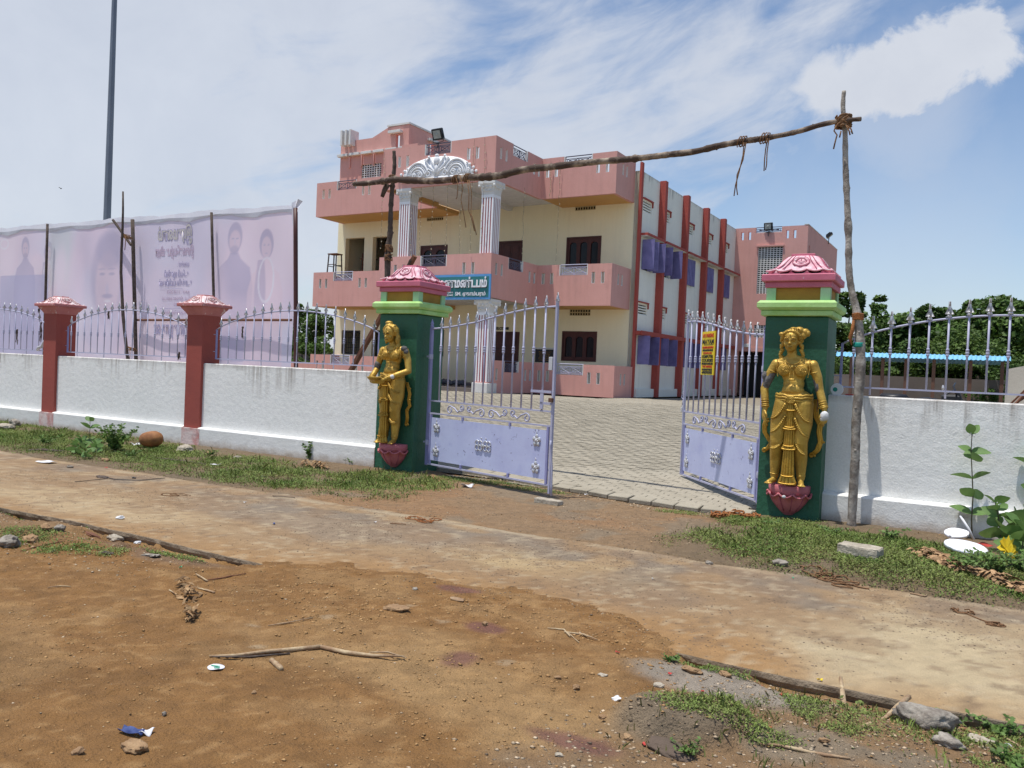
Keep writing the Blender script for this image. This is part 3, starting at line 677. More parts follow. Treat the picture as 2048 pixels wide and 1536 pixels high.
# ------------------------------------------------------------------ compound wall, red pillars, railings
def wall_run(x0, x1, yl, yu, label, lean=None):
    w = empty('compound_wall', (x0, yu, 0), label=label, cat='wall')
    m = MB(); n = max(2, int((x1 - x0) / 0.4))
    m.bx(0, x1 - x0, 0, 0.22, -0.1, 1.37, bev=0.012); m.build('plaster_wall', M_white_wall, w)
    m = MB(); L = x1 - x0
    prof = [(yl - yu, -0.1), (yl - yu, 0.285), (yl - yu + 0.012, 0.30), (-0.003, 0.315), (-0.003, -0.1)]
    m.prism([(a, b) for a, b in prof], 0.0, L, ax='x'); m.build('ledge', M_ledge, w)
    return w
wall_run(-21.5, -15.34, 9.12, 9.20, 'white plaster wall running out of the photo at the far left', )
wall_run(-14.95, -11.31, 9.12, 9.20, 'streaked white plaster wall between the two red pillars')
wall_run(-10.94, -7.255, 9.12, 9.20, 'white plaster wall between a red pillar and the left green gate pillar')
wall_run(-1.265, 4.2, 9.33, 9.42, 'white plaster wall right of the right green gate pillar, behind the leaning pole')

def lotus_cap(name, hw, z0, z1, mat_, parent, cx, cy, lobes=5, over=0.0, top=0.36, line_mat=None):
    """square bell-shaped lotus cap with scalloped rim and raised petal lines"""
    n = 112; prof = []
    H = z1 - z0
    for t in np.linspace(0, 1, 24):
        r = float(np.interp(t, [0, .10, .22, .36, .52, .68, .82, .93, 1.0], [1.0, .93, .82, .735, .68, .63, .565, .49, top]))
        prof.append((r, t))
    vs = []; fs = []
    for (r, t) in prof:
        for k in range(n):
            a = 2 * math.pi * (k + 0.5) / n; ca, sa = math.cos(a), math.sin(a)
            p = 14 - 9 * min(1, t * 1.2)
            q = (abs(ca) ** p + abs(sa) ** p) ** (-1 / p)
            X, Y = q * ca * r * hw, q * sa * r * hw
            s_ = (X if abs(sa) > abs(ca) else Y) / (r * hw)          # -1..1 along the side
            ph = (s_ * lobes / 2)
            scal = abs(math.cos(math.pi * ph)) ** 0.7 * H * 0.20 * max(0, 1 - t * 3.0)
            ridge = (abs(math.sin(math.pi * ph * 2)) ** 0.30 - 0.85) * hw * 0.09 * min(1, t * 5) * max(0, 1 - t * 0.8)
            med = math.hypot(s_ / 0.34, (t - 0.62) / 0.26); ridge += (0.05 * hw if abs(med - 0.95) < 0.16 else (0.03 * hw if med < 0.45 else 0))
            k2 = 1 + ridge / max(0.05, r * hw)
            vs.append((cx + X * k2, cy + Y * k2, z0 + H * t - scal))
    for i in range(len(prof) - 1):
        for k in range(n): fs.append((i * n + k, i * n + (k + 1) % n, (i + 1) * n + (k + 1) % n, (i + 1) * n + k))
    fs.append(tuple(range((len(prof) - 1) * n, len(prof) * n))); fs.append(tuple(reversed(range(n))))
    m = MB(); m.add(vs, fs); cap_ = m.build(name, mat_, parent, smooth=True)
    # petal lines coloured with groove shade, side medallions and the scalloped lip
    tt = [q[1] for q in prof]; rrf = [q[0] for q in prof]
    def on(side, s_, t, out=1.0):
        r = float(np.interp(t, tt, rrf)) * hw * out; corner = 1 - .10 * abs(s_) ** 6 * t
        X, Y = s_ * r * corner, -r * corner; c, sn = [(1, 0), (0, 1), (-1, 0), (0, -1)][side]
        return (cx + X * c - Y * sn, cy + X * sn + Y * c, z0 + H * t)
    g = MB(); e = MB(); w_ = hw * .020
    for side in range(4):
        for s0 in (-.78, -.56, .56, .78):
            g.tube([on(side, s0 * (1 - .12 * t) + .05 * math.copysign(1, s0) * math.sin(t * 6), t, 1.015) for t in np.linspace(.10, .95, 12)], w_ * .8, 5)
        for R1, k in ((.36, 1), (.22, .8)):
            g.tube([on(side, R1 * math.cos(a) / (.75 + .25 * .6), .60 + .30 * (R1 / .36) * math.sin(a), 1.03) for a in np.linspace(math.pi * .62, math.pi * 2.38, 18)], w_ * k, 5)
        g.tube([on(side, 0, t, 1.035) for t in (.62, .74, .86)], w_ * .8, 5)
        n2 = 8 * lobes; pts = []
        for q in range(n2 + 1):
            s1 = -1 + 2 * q / n2; pts.append(on(side, s1 * 1.01, .10 - .13 * abs(math.cos(math.pi * s1 * lobes / 2)) ** .7, 1.035))
        e.tube(pts, w_ * 1.5, 6)
    g.build('petal_groove', line_mat, cap_, True); e.build('scalloped_lip', mat_, cap_, True)
    return cap_
def sq(m, cx, cy, hw, z0, z1, bev=0.008, hd=None):
    hd = hd or hw; m.bx(cx - hw, cx + hw, cy - hd, cy + hd, z0, z1, bev=bev)
def red_pillar(x0, x1, label):
    cx = (x0 + x1) / 2; hw = (x1 - x0) / 2; cyy = 9.15 + hw
    p = empty('fence_pillar', (cx, cyy, 0), label=label, cat='pillar', group='red pillars in the compound wall')
    m = MB(); m.bx(-hw, hw, -hw, hw, 0.29, 2.18, bev=0.01); m.build('shaft', M_redpillar, p)
    m = MB(); m.bx(-hw - 0.012, hw + 0.05, -hw - 0.034, -hw + 0.05, -0.08, 0.288); m.build('washed_base', M_redwash, p)
    m = MB(); z = 2.16
    prof = [(hw + 0.002, z), (hw + 0.012, z + 0.02), (hw + 0.03, z + 0.05), (hw + 0.08, z + 0.12), (hw + 0.085, z + 0.135)]
    rings = []
    for r, zz in prof: rings += [(-r, -r, zz), (r, -r, zz), (r, r, zz), (-r, r, zz)]
    fs = [tuple(range(len(rings) - 4, len(rings))), (3, 2, 1, 0)]
    for i in range(len(prof) - 1):
        for k in range(4): fs.append((i * 4 + k, i * 4 + (k + 1) % 4, i * 4 + 4 + (k + 1) % 4, i * 4 + 4 + k))
    m.add(rings, fs); sq(m, 0, 0, hw + 0.125, z + 0.137, z + 0.19); m.build('cap_moulding', M_pinkcap, p)
    lotus_cap('lotus_top', hw + 0.095, z + 0.192, z + 0.325, M_pinklotus, p, 0, 0, 5, top=0.42, line_mat=M_redline)
    m = MB(); sq(m, 0, 0, hw * 0.5, z + 0.315, z + 0.345, 0.004); m.build('cap_knob', M_pinkcap, p)
    return p
red_pillar(-15.34, -14.95, 'faded red pillar with pink lotus cap, left of the two on the wall')
red_pillar(-11.31, -10.94, 'faded red pillar with pink lotus cap, the one nearer the gate')

# shared railing pieces
def tip_mesh(s=1.0):
    m = MB(); m.lathe([(0.010, 0), (0.018, 0.012), (0.010, 0.024)], 8, cap=True)
    a = [(-0.028, 0.03), (0.028, 0.03), (0.010, 0.075), (0.0015, 0.135), (-0.0015, 0.135), (-0.010, 0.075)]
    m.prism(a, -0.007, 0.007, 'y'); m.prism(a, -0.007, 0.007, 'x'); m.ball((0, 0, 0.03), (0.016, 0.016, 0.012), n=8)
    return m
def collar_mesh():
    m = MB(); m.lathe([(0.013, -0.045), (0.019, -0.04), (0.019, -0.02), (0.014, -0.017), (0.020, -0.012), (0.020, 0.012), (0.014, 0.017), (0.019, 0.02), (0.019, 0.04), (0.013, 0.045)], 10)
    return m
tip_src = tip_mesh().mesh('spear_tip')
for v_ in tip_src.vertices: v_.co.x *= 1.2; v_.co.y *= 1.2; tip_src.materials.append(M_silver)
col_src = collar_mesh().mesh('collar'); col_src.materials.append(M_iron)
for me_ in (tip_src, col_src): me_.polygons.foreach_set('use_smooth', [True] * len(me_.polygons))
def part(name, me, parent, loc, rot=None, scale=None):
    o = bpy.data.objects.new(name, me); COL.objects.link(o); o.parent = parent; o.location = loc
    if rot: o.rotation_euler = rot
    if scale: o.scale = scale
    return o
def railing(x0, x1, y, zb, topf, nb, label, collar_z, r=0.009, xs_=None, posts=(True, True), foot=4, ts=1.0):
    f = empty('iron_railing', (x0, y, zb), label=label, cat='railing')
    L = x1 - x0
    m = MB(); pts = [(L * t, 0, topf(t) - zb) for t in np.linspace(0, 1, 25)]
    m.tube(pts, 0.011, 8); m.build('top_rail', M_iron, f, True)
    m = MB(); m.bx(0, L, -0.009, 0.009, -0.009, 0.009); m.build('bottom_rail', M_iron, f)
    m = MB()
    if posts[0]: m.bx(-0.012, 0.012, -0.012, 0.012, -0.01, topf(0) - zb + .005)
    if posts[1]: m.bx(L - 0.012, L + 0.012, -0.012, 0.012, -0.01, topf(1) - zb + .005)
    if m.v: each(m, 'end_post', M_irondk, f)
    m = MB()
    for zz in (0.12, topf(0) - zb - 0.08):
        if posts[0]: m.bx(-0.07, -0.013, -0.005, 0.005, zz - .005, zz + .005)
        if posts[1]: m.bx(L + 0.013, L + 0.07, -0.005, 0.005, zz - .005, zz + .005)
    if m.v: each(m, 'wall_lug', M_iron, f)
    xs2 = xs_ if xs_ is not None else [L * (k + 0.5) / nb for k in range(nb)]
    rr = random.Random(int(abs(x0) * 100))
    for i, x in enumerate(xs2):
        t = x / L; h = topf(t) - zb
        lo = -0.075 if i % foot == 1 else 0.0
        m = MB(); m.tube([(0, 0, lo), (0, 0, h + 0.012)], r, 8); b = m.build('bar', M_iron, f, True); b.location = (x, 0, 0)
        part('collar', col_src, b, (0, 0, collar_z - zb), scale=(0.85, 0.85, 0.95))
        part('spear_tip', tip_src, b, (0, 0, h + 0.008), rot=(0, 0, rr.uniform(-.4, .4)), scale=(ts, ts, ts))
    return f
arch = lambda a, b: (lambda t: a + (b - a) * (math.sin(math.pi * min(max(t, 0), 1)) ** 0.75))
rl1 = railing(-18.90, -15.46, 9.31, 1.45, arch(1.93, 2.25), 17, 'arched spear-topped railing at the far left end of the wall', 1.80, posts=(False, True))
railing(-14.83, -11.44, 9.31, 1.45, arch(1.93, 2.25), 17, 'arched spear-topped railing between the two red pillars', 1.80)
railing(-10.78, -7.40, 9.31, 1.45, arch(1.93, 2.25), 18, 'arched spear-topped railing between a red pillar and the left green gate pillar', 1.80)
railing(-1.16, 1.98, 9.50, 1.46, arch(1.93, 2.25), 17, 'arched spear-topped railing on the wall right of the gate', 1.86, r=0.010, xs_=[0.12 + 0.1795 * k for k in range(17)], foot=4, ts=1.25)

# ------------------------------------------------------------------ green gate pillars
def gate_pillar(x0, x1, label):
    cx = (x0 + x1) / 2; hw = (x1 - x0) / 2; c_y = 9.135 + hw
    p = empty('gate_pillar', (cx, c_y, 0), label=label, cat='gate pillar', group='green gate pillars')
    m = MB(); m.bx(-hw, hw, -hw, hw, -0.08, 2.2, bev=0.014); m.build('shaft', M_green, p)
    m = MB(); sq(m, 0, 0, hw + 0.045, 2.201, 2.262, 0.008); sq(m, 0, 0, hw + 0.085, 2.264, 2.368, 0.028); m.build('lime_ledge', M_lime, p)
    m = MB(); a = hw + 0.005; w = a * 0.30
    for sx_ in (-1, 1):
        for sy_ in (-1, 1):
            xa, xb = sorted((sx_ * a, sx_ * (a - w))); ya, yb = sorted((sy_ * a, sy_ * (a - w))); m.bx(xa, xb, ya, yb, 2.369, 2.508, bev=.003)
    each(m, 'corner_block', M_mint, p)
    m = MB(); b = a - 0.022
    m.bx(-b, b, -b, b, 2.368, 2.506); m.build('ochre_panel', M_ochre, p)
    m = MB(); sq(m, 0, 0, hw + 0.020, 2.509, 2.572, 0.006); sq(m, 0, 0, hw + 0.055, 2.574, 2.655, 0.010); sq(m, 0, 0, hw - 0.005, 2.657, 2.70, 0.004); m.build('rose_cornice', M_rose, p)
    lotus_cap('lotus_top', hw + 0.0, 2.695, 2.885, M_roselotus, p, 0, 0, 4, top=0.36, line_mat=M_roseline)
    m = MB(); sq(m, 0, 0, hw * 0.38, 2.88, 2.905, 0.004); m.build('cap_knob', M_rose, p)
    return p
gate_pillar(-7.255, -6.605, 'dark green gate pillar left of the gateway, lime and rose cap')
gate_pillar(-1.915, -1.265, 'dark green gate pillar right of the gateway, lime and rose cap')

# ------------------------------------------------------------------ gate leaves
def scroll_tube(c, R, a0, turns, d, r=0.009, n=26, shrink=0.18):
    pts = []
    for i in range(n):
        t = i / (n - 1); rad = R * (1 - (1 - shrink) * t ** 0.9); a = a0 + d * turns * 2 * math.pi * t
        pts.append((c[0] + rad * math.cos(a), 0, c[1] + rad * math.sin(a)))
    return pts
def gate_leaf(hx, hy, fx, fy, label, flip):
    L = math.hypot(fx - hx, fy - hy); rz = math.atan2(fy - hy, fx - hx)
    g = empty('gate_leaf', (hx, hy, 0), rz, label=label, cat='gate')
    xs_ = [0.08, 0.40, 0.74, 0.92, 1.11, 1.31, 1.46, 1.63, 1.82, 2.0, 2.17, 2.33]; zs_ = [2.01, 2.03, 2.07, 2.09, 2.13, 2.165, 2.19, 2.215, 2.24, 2.257, 2.262, 2.265]
    top = lambda x: float(np.interp(x, xs_, zs_))
    m = MB(); m.tube([(x, 0, top(x)) for x in np.linspace(0.0, L, 26)], 0.0125, 8); m.build('top_rail', M_iron, g, True)
    m = MB()
    for z in (0.12, 0.83, 1.005): m.bx(0.0, L, -0.011, 0.011, z - 0.010, z + 0.010)
    each(m, 'cross_rail', M_iron, g)
    m = MB(); m.bx(0.045, 0.075, -0.013, 0.013, 0.13, 0.82); m.bx(L - 0.075, L - 0.045, -0.013, 0.013, 0.13, 0.82)
    for x in (0.72, 1.62):
        m.bx(x - 0.014, x + 0.014, -0.012, 0.012, 0.13, 0.178); m.bx(x - 0.014, x + 0.014, -0.012, 0.012, 0.775, 0.82)
    each(m, 'spacer_bar', M_irondk, g)
    m = MB(); m.bx(-0.02, 0.02, -0.02, 0.02, 0.10, 2.03, bev=.004); m.lathe([(0.024, 0), (0.026, 0.02), (0.018, 0.035), (0.026, 0.05), (0.010, 0.09), (0.002, 0.115)], 10, c=(0, 0, 2.03)); m.build('hinge_post', M_irondk, g)
    for z in (0.42, 1.62):
        m = MB(); m.lathe([(0.032, -0.035), (0.034, 0), (0.032, 0.035)], 10, c=(0, 0, z)); m.bx(-0.08, 0.0, -0.012, 0.012, z - 0.012, z + 0.012); m.build('hinge', M_iron, g)
    m = MB(); m.bx(L - 0.014, L + 0.014, -0.016, 0.016, 0.02 if not flip else 0.11, 2.36, bev=.003); m.build('closing_post', M_iron, g)
    t = part('spear_tip', tip_src, g, (L, 0, 2.30), scale=(1, 1, 1))
    for k in range(12):
        x = 0.21 + 0.1765 * k
        m = MB(); m.tube([(0, 0, 1.0), (0, 0, top(x) + 0.008)], 0.0115, 8); b = m.build('bar', M_iron, g, True); b.location = (x, 0, 0)
        part('collar', col_src, b, (0, 0, 1.735)); part('spear_tip', tip_src, b, (0, 0, top(x) + 0.006))
    # scrollwork between the rails: four S-scrolls
    for i, x0 in enumerate((0.58, 0.96, 1.40, 1.78)):
        d = 1 if i % 2 == 0 else -1; zc = 0.9175; m = MB()
        big = scroll_tube((x0 - d * 0.125, zc - 0.018), 0.062, math.pi * (0.25 if d > 0 else 0.75), 1.12, 1 if d > 0 else -1, n=24, shrink=.35)
        small = scroll_tube((x0 + d * 0.115, zc + 0.026), 0.048, math.pi * (1.25 if d > 0 else 1.75), 1.25, 1 if d > 0 else -1, n=24, shrink=.30)
        P = list(reversed(big)) + [(x0 - d * .03, 0, zc + .012), (x0, 0, zc - .012), (x0 + d * .035, 0, zc - .038)] + small
        m.tube(P, 0.0112, 6); m.build('scroll', M_iron, g, True)
    m = MB(); m.bx(0.075, L - 0.06, -0.004, 0.004, 0.18, 0.775)
    sh = m.build('sheet_panel', M_sheet, g)
    sd = 1 if flip else -1
    for (x, z) in ((0.20, 0.64), (0.20, 0.31), (2.10, 0.64), (2.10, 0.31)):
        m = MB(); y = 0.014 * sd
        for q in range(5):
            a = 2 * math.pi * q / 5 + 0.3
            m.ball((0.036 * math.cos(a), y, 0.042 * math.sin(a)), (0.022, 0.009, 0.024), n=8); m.ball((0.015 * math.cos(a + .6), y + .004 * sd, 0.018 * math.sin(a + .6)), (0.012, 0.008, 0.012), n=6)
        m.ball((0, y + 0.006 * sd, 0), 0.014, n=8); m.ball((0, y, 0.078), (0.006, .006, 0.02), n=6)
        o = m.build('rosette', M_silver, sh, True); o.location = (x, 0, z); o.scale = (1.25, 1, 1.25)
    m = MB()
    for (cx_, s_) in ((-0.062, 1), (0.062, 1)):
        for a0 in np.linspace(0, 2 * math.pi, 5)[:-1]:
            cc = (cx_ + 0.034 * math.cos(a0 + .78), 0.034 * math.sin(a0 + .78)); pts = [(cc[0] + 0.026 * math.cos(t), 0.014 * sd, cc[1] + 0.026 * math.sin(t)) for t in np.linspace(0, 2 * math.pi, 12)]
            m.tube(pts, 0.0065, 5)
    m.ball((0, 0.014 * sd, 0), (0.02, 0.01, 0.02), n=8); m.ball((-0.03, .012 * sd, .075), (.012, .006, .008), n=6); m.ball((0.04, .012 * sd, .075), (.012, .006, .008), n=6)
    o = m.build('centre_ornament', M_silver, sh, True); o.location = (1.15, 0, 0.48); o.scale = (1.3, 1.0, 1.3)
    return g, L
gL, LL_ = gate_leaf(-6.50, 9.34, -4.256, 8.70, 'left gate leaf swung outwards, violet sheet below and spear-topped bars above', False)
gR, LR_ = gate_leaf(-1.95, 9.36, -3.397, 11.14, 'right gate leaf swung inwards carrying the yellow notice board', True)
# the left leaf's latch, slide bolt and bent stay; the right leaf's padlock
m = MB(); m.bx(LL_ - 0.075, LL_ - 0.02, -0.028, -0.008, 1.50, 1.66, bev=.004); m.build('latch_plate', M_silver, gL)
m = MB(); m.bx(LL_ - 0.36, LL_ - 0.02, -0.022, -0.008, 1.225, 1.255); m.bx(LL_ - 0.20, LL_ - 0.02, -0.02, -0.008, 1.085, 1.115); m.bx(LL_ - 0.20, LL_ - 0.15, -0.02, -0.008, 1.03, 1.22); m.build('slide_bolt', M_iron, gL)
m = MB(); m.bx(LL_ - 0.035, LL_ + 0.02, -0.05, -0.017, 1.12, 1.17, bev=.004); m.build('lock_case', M_rust, gL)
m = MB(); m.tube([(LL_ + .045, -.01, 0.0), (LL_ + .04, -.01, .12), (LL_ + .035, -.012, .35), (LL_ + .005, -.02, .60), (LL_ + 0.01, -.02, .66)], .013, 8); m.build('drop_rod', M_iron, gL, True)
m = MB(); m.tube([(LR_ + .02, 0, 1.30), (LR_ + .07, 0, 1.26), (LR_ + .11, 0, 1.20), (LR_ + .04, 0, 1.17)], .008, 6); m.tube([(LR_ + .055, 0, 1.19), (LR_ + .06, 0, 1.12), (LR_ + .075, 0, 1.08)], .006, 6); m.build('hasp', M_iron, gR, True)
m = MB(); m.bx(LR_ + .05, LR_ + .10, -.012, .012, .99, 1.055, bev=.004); pts = [(LR_ + .075 + .018 * math.cos(a), 0, 1.055 + .028 * math.sin(a)) for a in np.linspace(0, math.pi, 8)]; m.tube(pts, .004, 6)
pl = m.build('padlock', M_silver, gR)

# ------------------------------------------------------------------ lettering
def glyph_order(s):
    """Tamil signs that stand left of their letter go before it (there is no text shaper here)"""
    out = []
    for ch in s:
        if ch in '\u0bc6\u0bc7\u0bc8' and out: out.insert(len(out) - 1, ch)
        elif ch == '\u0bca' and out: out.insert(len(out) - 1, '\u0bc6'); out.append('\u0bbe')
        elif ch == '\u0bcb' and out: out.insert(len(out) - 1, '\u0bc7'); out.append('\u0bbe')
        else: out.append(ch)
    return ''.join(out)
def text(name, s, size, loc, rot, mat_, parent, ext=0.004, bold=0.0, fit=None, align='LEFT', mirror=False, shear=0.0):
    cu = bpy.data.curves.new(name, 'FONT'); cu.body = glyph_order(s); cu.size = size; cu.extrude = ext; cu.offset = bold; cu.align_x = 'LEFT'; cu.resolution_u = 3; cu.shear = shear
    o = bpy.data.objects.new(name, cu); COL.objects.link(o)
    bpy.context.view_layer.update()
    me = bpy.data.meshes.new_from_object(o.evaluated_get(bpy.context.evaluated_depsgraph_get()))
    bpy.data.objects.remove(o); bpy.data.curves.remove(cu)
    if len(me.vertices) == 0: return None
    co = np.empty(len(me.vertices) * 3); me.vertices.foreach_get('co', co); co = co.reshape(-1, 3)
    w = co[:, 0].max() - co[:, 0].min()
    if fit: co[:, 0] *= fit / w; w = fit
    if mirror: co[:, 0] *= -1
    co[:, 0] -= co[:, 0].min()
    if align == 'CENTER': co[:, 0] -= w / 2
    if align == 'RIGHT': co[:, 0] -= w
    me.vertices.foreach_set('co', co.ravel()); me.materials.clear(); me.materials.append(mat_); me.update()
    ob = bpy.data.objects.new(name, me); COL.objects.link(ob); ob.location = loc; ob.rotation_euler = rot
    if parent: ob.parent = parent
    return ob
FACE = (math.pi / 2, 0, 0)      # lettering facing -y

# yellow notice board hung on the right leaf
nb_x, nb_z = 1.505, 1.53
M_g = Matrix.Translation((-1.95, 9.36, 0)) @ Matrix.Rotation(math.atan2(11.14 - 9.36, -3.397 + 1.95), 4, 'Z')
# its face looks back at the road: leaf local +y side is the road side for this leaf
cpos = M_g @ Vector((nb_x, 0.024, nb_z)); rzb = math.atan2(11.14 - 9.36, -3.397 + 1.95) + math.pi
nb = empty('notice_board', cpos, rzb, label='yellow NO PARKING notice board tied to the bars of the right gate leaf', cat='sign')
m = MB(); m.bx(-0.205, 0.205, -0.006, 0.006, 0.0, 0.57); m.build('board', M_yellow, nb)
rows = [('NO PARKING', .072, .49, M_letterr, .34), ('MAYAM', .088, .405, M_letterk, .36), ('COMPUTER EDUCATION', .04, .345, M_letterr, .34), ('MAGALAKSHMI NAGAR', .03, .312, M_letterk, .33), ('KAVALUR', .036, .272, M_letterr, .27),
        ('COMPUTER', .052, .222, M_letterk, .35), ('COURSES', .052, .172, M_letterk, .35), ('SPOKEN ENGLISH', .038, .133, M_letterk, .35), ('TYPE WRITING', .040, .094, M_letterr, .31), ('9489077855', .036, .056, M_letterk, .33), ('9786756365', .034, .016, M_letterk, .33)]
for s_, sz, z, mm, wd in rows: text('lettering', s_, sz, (0, -0.0085, z), FACE, mm, nb, 0.0015, 0.0015, fit=wd, align='CENTER')
for z in (.395, .046): 
    m = MB(); m.bx(-.13, .16, -.0085, -.0065, z - .004, z + .003); m.build('underline', M_letterk, nb)
# ------------------------------------------------------------------ wedding hall (local: x along the front, y into the plot, z up)
BO = Vector((-9.25, 24.59, 0.74)); BR = R_(-1.714)
bld = empty('wedding_hall', BO, BR, label='two-storey pink and cream wedding hall with balconies and a white-columned porch', cat='building')
B2W = Matrix.Translation(BO) @ Matrix.Rotation(BR, 4, 'Z')
U0, U1, VB, VP, PL, PR = -12.68, -0.21, -1.49, -4.31, -7.03, -2.80
def slots(cs, z0, z1): return [(c - .058, c + .058, z0, z1) for c in cs]
def slot_glints(m, cs, z0, z1, d, ax):       # pale painted reveals
    pass
# bands (parapets) of both storeys with slots and railing notches
def band(z0, z1, sz, name, left_end=U0, right_end=U1, top_rail=True):
    T = 0.11
    pieces = []
    def sheet(a0, a1, d0, d1, ax, cs, notch, tag_):
        m = MB(); hs = slots(cs, sz, sz + 0.355)
        if notch: hs.append((notch[0], notch[1], z1 - 0.345, z1 + 1))
        holed(m, a0, a1, z0, z1, hs, d0, d1, ax); o = m.build(tag_, M_pink, bld)
        # pale sill blocks inside the slots
        mm = MB()
        for c in cs:
            P = (lambda a, b, cc, dd, e, f: mm.bx(a, b, cc, dd, e, f)) if ax == 'v' else (lambda a, b, cc, dd, e, f: mm.bx(cc, dd, a, b, e, f))
            lo, hi = min(d0, d1) + .004, max(d0, d1) - .004
            P(c - .0575, c - .046, lo, hi, sz + .002, sz + .353); P(c + .046, c + .0575, lo, hi, sz + .002, sz + .353); P(c - .046, c + .046, lo, hi, sz + .001, sz + .012)
        if notch:
            lo, hi = min(d0, d1) + .004, max(d0, d1) - .004
            (mm.bx(notch[0] + .001, notch[0] + .03, lo, hi, z1 - .344, z1 - .002) if ax == 'v' else mm.bx(lo, hi, notch[0] + .001, notch[0] + .03, z1 - .344, z1 - .002))
            (mm.bx(notch[1] - .03, notch[1] - .001, lo, hi, z1 - .344, z1 - .002) if ax == 'v' else mm.bx(lo, hi, notch[1] - .03, notch[1] - .001, z1 - .344, z1 - .002))
        mm.build('slot_reveal', M_softwhite, o)['kind'] = 'stuff'
        if notch: grille(o, notch[0] + .032, notch[1] - .032, z1 - .335, z1 - .005, (d0 + d1) / 2, ax)
        pieces.append(o)
    sheet(left_end, PL, VB, VB + T, 'v', (-12.32, -12.01, -10.34, -10.04, -8.36, -8.05), (-11.66, -10.68), 'parapet')
    sheet(PR + 0.0, right_end, VB, VB + T, 'v', (-2.60, -2.29, -0.83, -0.51), (-2.03, -1.03), 'parapet')
    if name != 'plinth':
        sheet(PL, PR, VP, VP + T, 'v', (-6.37, -6.05, -3.76, -3.44), (-5.40, -4.40), 'parapet')
    ve = VP if name != 'plinth' else -3.95
    sheet(ve + (T if name != 'plinth' else 0), VB - .0005, PR - T, PR, 'u', (-4.02, -3.71, -2.02, -1.71) if name != 'plinth' else (-2.02, -1.71, -3.75), (-3.34, -2.44), 'parapet')
    sheet(ve + (T if name != 'plinth' else 0), VB - .0005, PL, PL + T, 'u', (-4.02, -3.71, -2.02, -1.71) if name != 'plinth' else (-2.02, -1.71), (-3.34, -2.44), 'parapet')
    sheet(VB + T, -0.001, right_end - T, right_end, 'u', (-0.98, -0.68), None, 'parapet')
    sheet(VB + T, 3.0, left_end, left_end + T, 'u', (-0.98, -0.68, 1.2, 1.5), None, 'parapet')
def grille(par, a0, a1, z0, z1, d, ax):
    m = MB(); 
    def bar(p, q, r=.011):
        f = (lambda a, z: (a, d, z)) if ax == 'v' else (lambda a, z: (d, a, z))
        m.tube([f(*p), f(*q)], r, 5)
    am = (a0 + a1) / 2
    bar((a0, z1), (a1, z1), .018); bar((a0, z0 + .02), (a1, z0 + .02)); bar((a0, z1 - .075), (a1, z1 - .075)); bar((a0, z0 + .055), (a1, z0 + .055))
    for c0, c1 in ((a0 + .06, am - .02), (am + .02, a1 - .06)):
        bar((c0, z0), (c0, z1 - .07)); bar((c1, z0), (c1, z1 - .07)); bar((c0, z0 + .055), (c1, z1 - .075)); bar((c1, z0 + .055), (c0, z1 - .075))
        e = .07; bar((c0 + e, z0 + .09), (c1 - e, z0 + .09)); bar((c0 + e, z1 - .11), (c1 - e, z1 - .11)); bar((c0 + e, z0 + .09), (c0 + e, z1 - .11)); bar((c1 - e, z0 + .09), (c1 - e, z1 - .11))
    m.build('balcony_grille', M_slate if (z0 > 5 or d < -4 or ax == 'u') else M_iron, par)
band(2.82, 4.12, 3.51, 'lower'); band(6.25, 7.54, 6.92, 'upper'); band(0.0, 0.985, 0.39, 'plinth', right_end=0.02)
# floor slabs and soffits
def slab(z0, z1, e=0.115, mats=M_bouncesoffit, name='balcony_slab'):
    m = MB(); m.bx(U0 + e, PL - .002, VB + e, 0.0, z0, z1); m.bx(PR + .002, U1 - e, VB + e, 0.0, z0, z1); each(m, name, mats, bld)
    m = MB(); m.bx(PL + e, PR - e, VP + e, VB - .001, z0 + .16, z1 + .10); m.bx(PL - .001, PR + .001, VB, -0.001, z0 + .16, z1 + .10); each(m, 'porch_ceiling', M_softwhite, bld)
    m = MB(); m.bx(-4.96, -4.76, VP + e + .002, -0.003, z0 + .03, z0 + .159); m.build('ceiling_beam', M_softwhite, bld)
slab(2.825, 2.96); slab(6.255, 6.40)
m = MB(); m.bx(PL + .111, PL + .16, VP + .12, VB, 6.262, 6.70); m.build('beam_face', M_bouncesoffit, bld)
m = MB(); m.bx(U0 + .11, 0.0, VB + .115, 0.0, 0.0, 0.20); m.bx(PL + .11, PR - .11, VP + .2, VB + .11, 0.0, 0.12); each(m, 'veranda_floor', mat('veranda_floor_oxide', (0.20, 0.17, 0.15), 0.6), bld)
# front wall with openings
win = {'w_up': (-2.58, -1.30, 4.20, 5.25), 'w_dn': (-2.59, -1.30, 1.10, 2.10)}
holes = [win['w_up'], win['w_dn'], (-5.50, -4.29, 3.00, 5.23), (-8.72, -7.48, 4.15, 5.21), (-5.48, -4.26, 0.20, 2.05), (-12.48, -11.50, 3.0, 5.66), (-11.07, -10.28, 3.0, 5.65), (-12.50, -11.52, 1.05, 2.0), (-10.93, -10.0, 0.2, 2.02), (-8.72, -7.48, 1.1, 2.08),
         (-2.31, -1.56, 6.12, 6.53), (-8.48, -7.73, 6.12, 6.47), (-2.34, -1.58, 2.62, 2.94)]
m = MB(); holed(m, -12.90, -0.0, 0.0, 7.27, holes, 0.0, 0.22, 'v'); m.build('front_wall', M_cream, bld)
m = MB(); m.bx(-12.90, -12.68, 0.221, 11.0, 0.0, 7.27); m.bx(-12.6, 2.9, 18.2, 18.4, 0, 7.3); each(m, 'outer_wall', M_cream, bld)
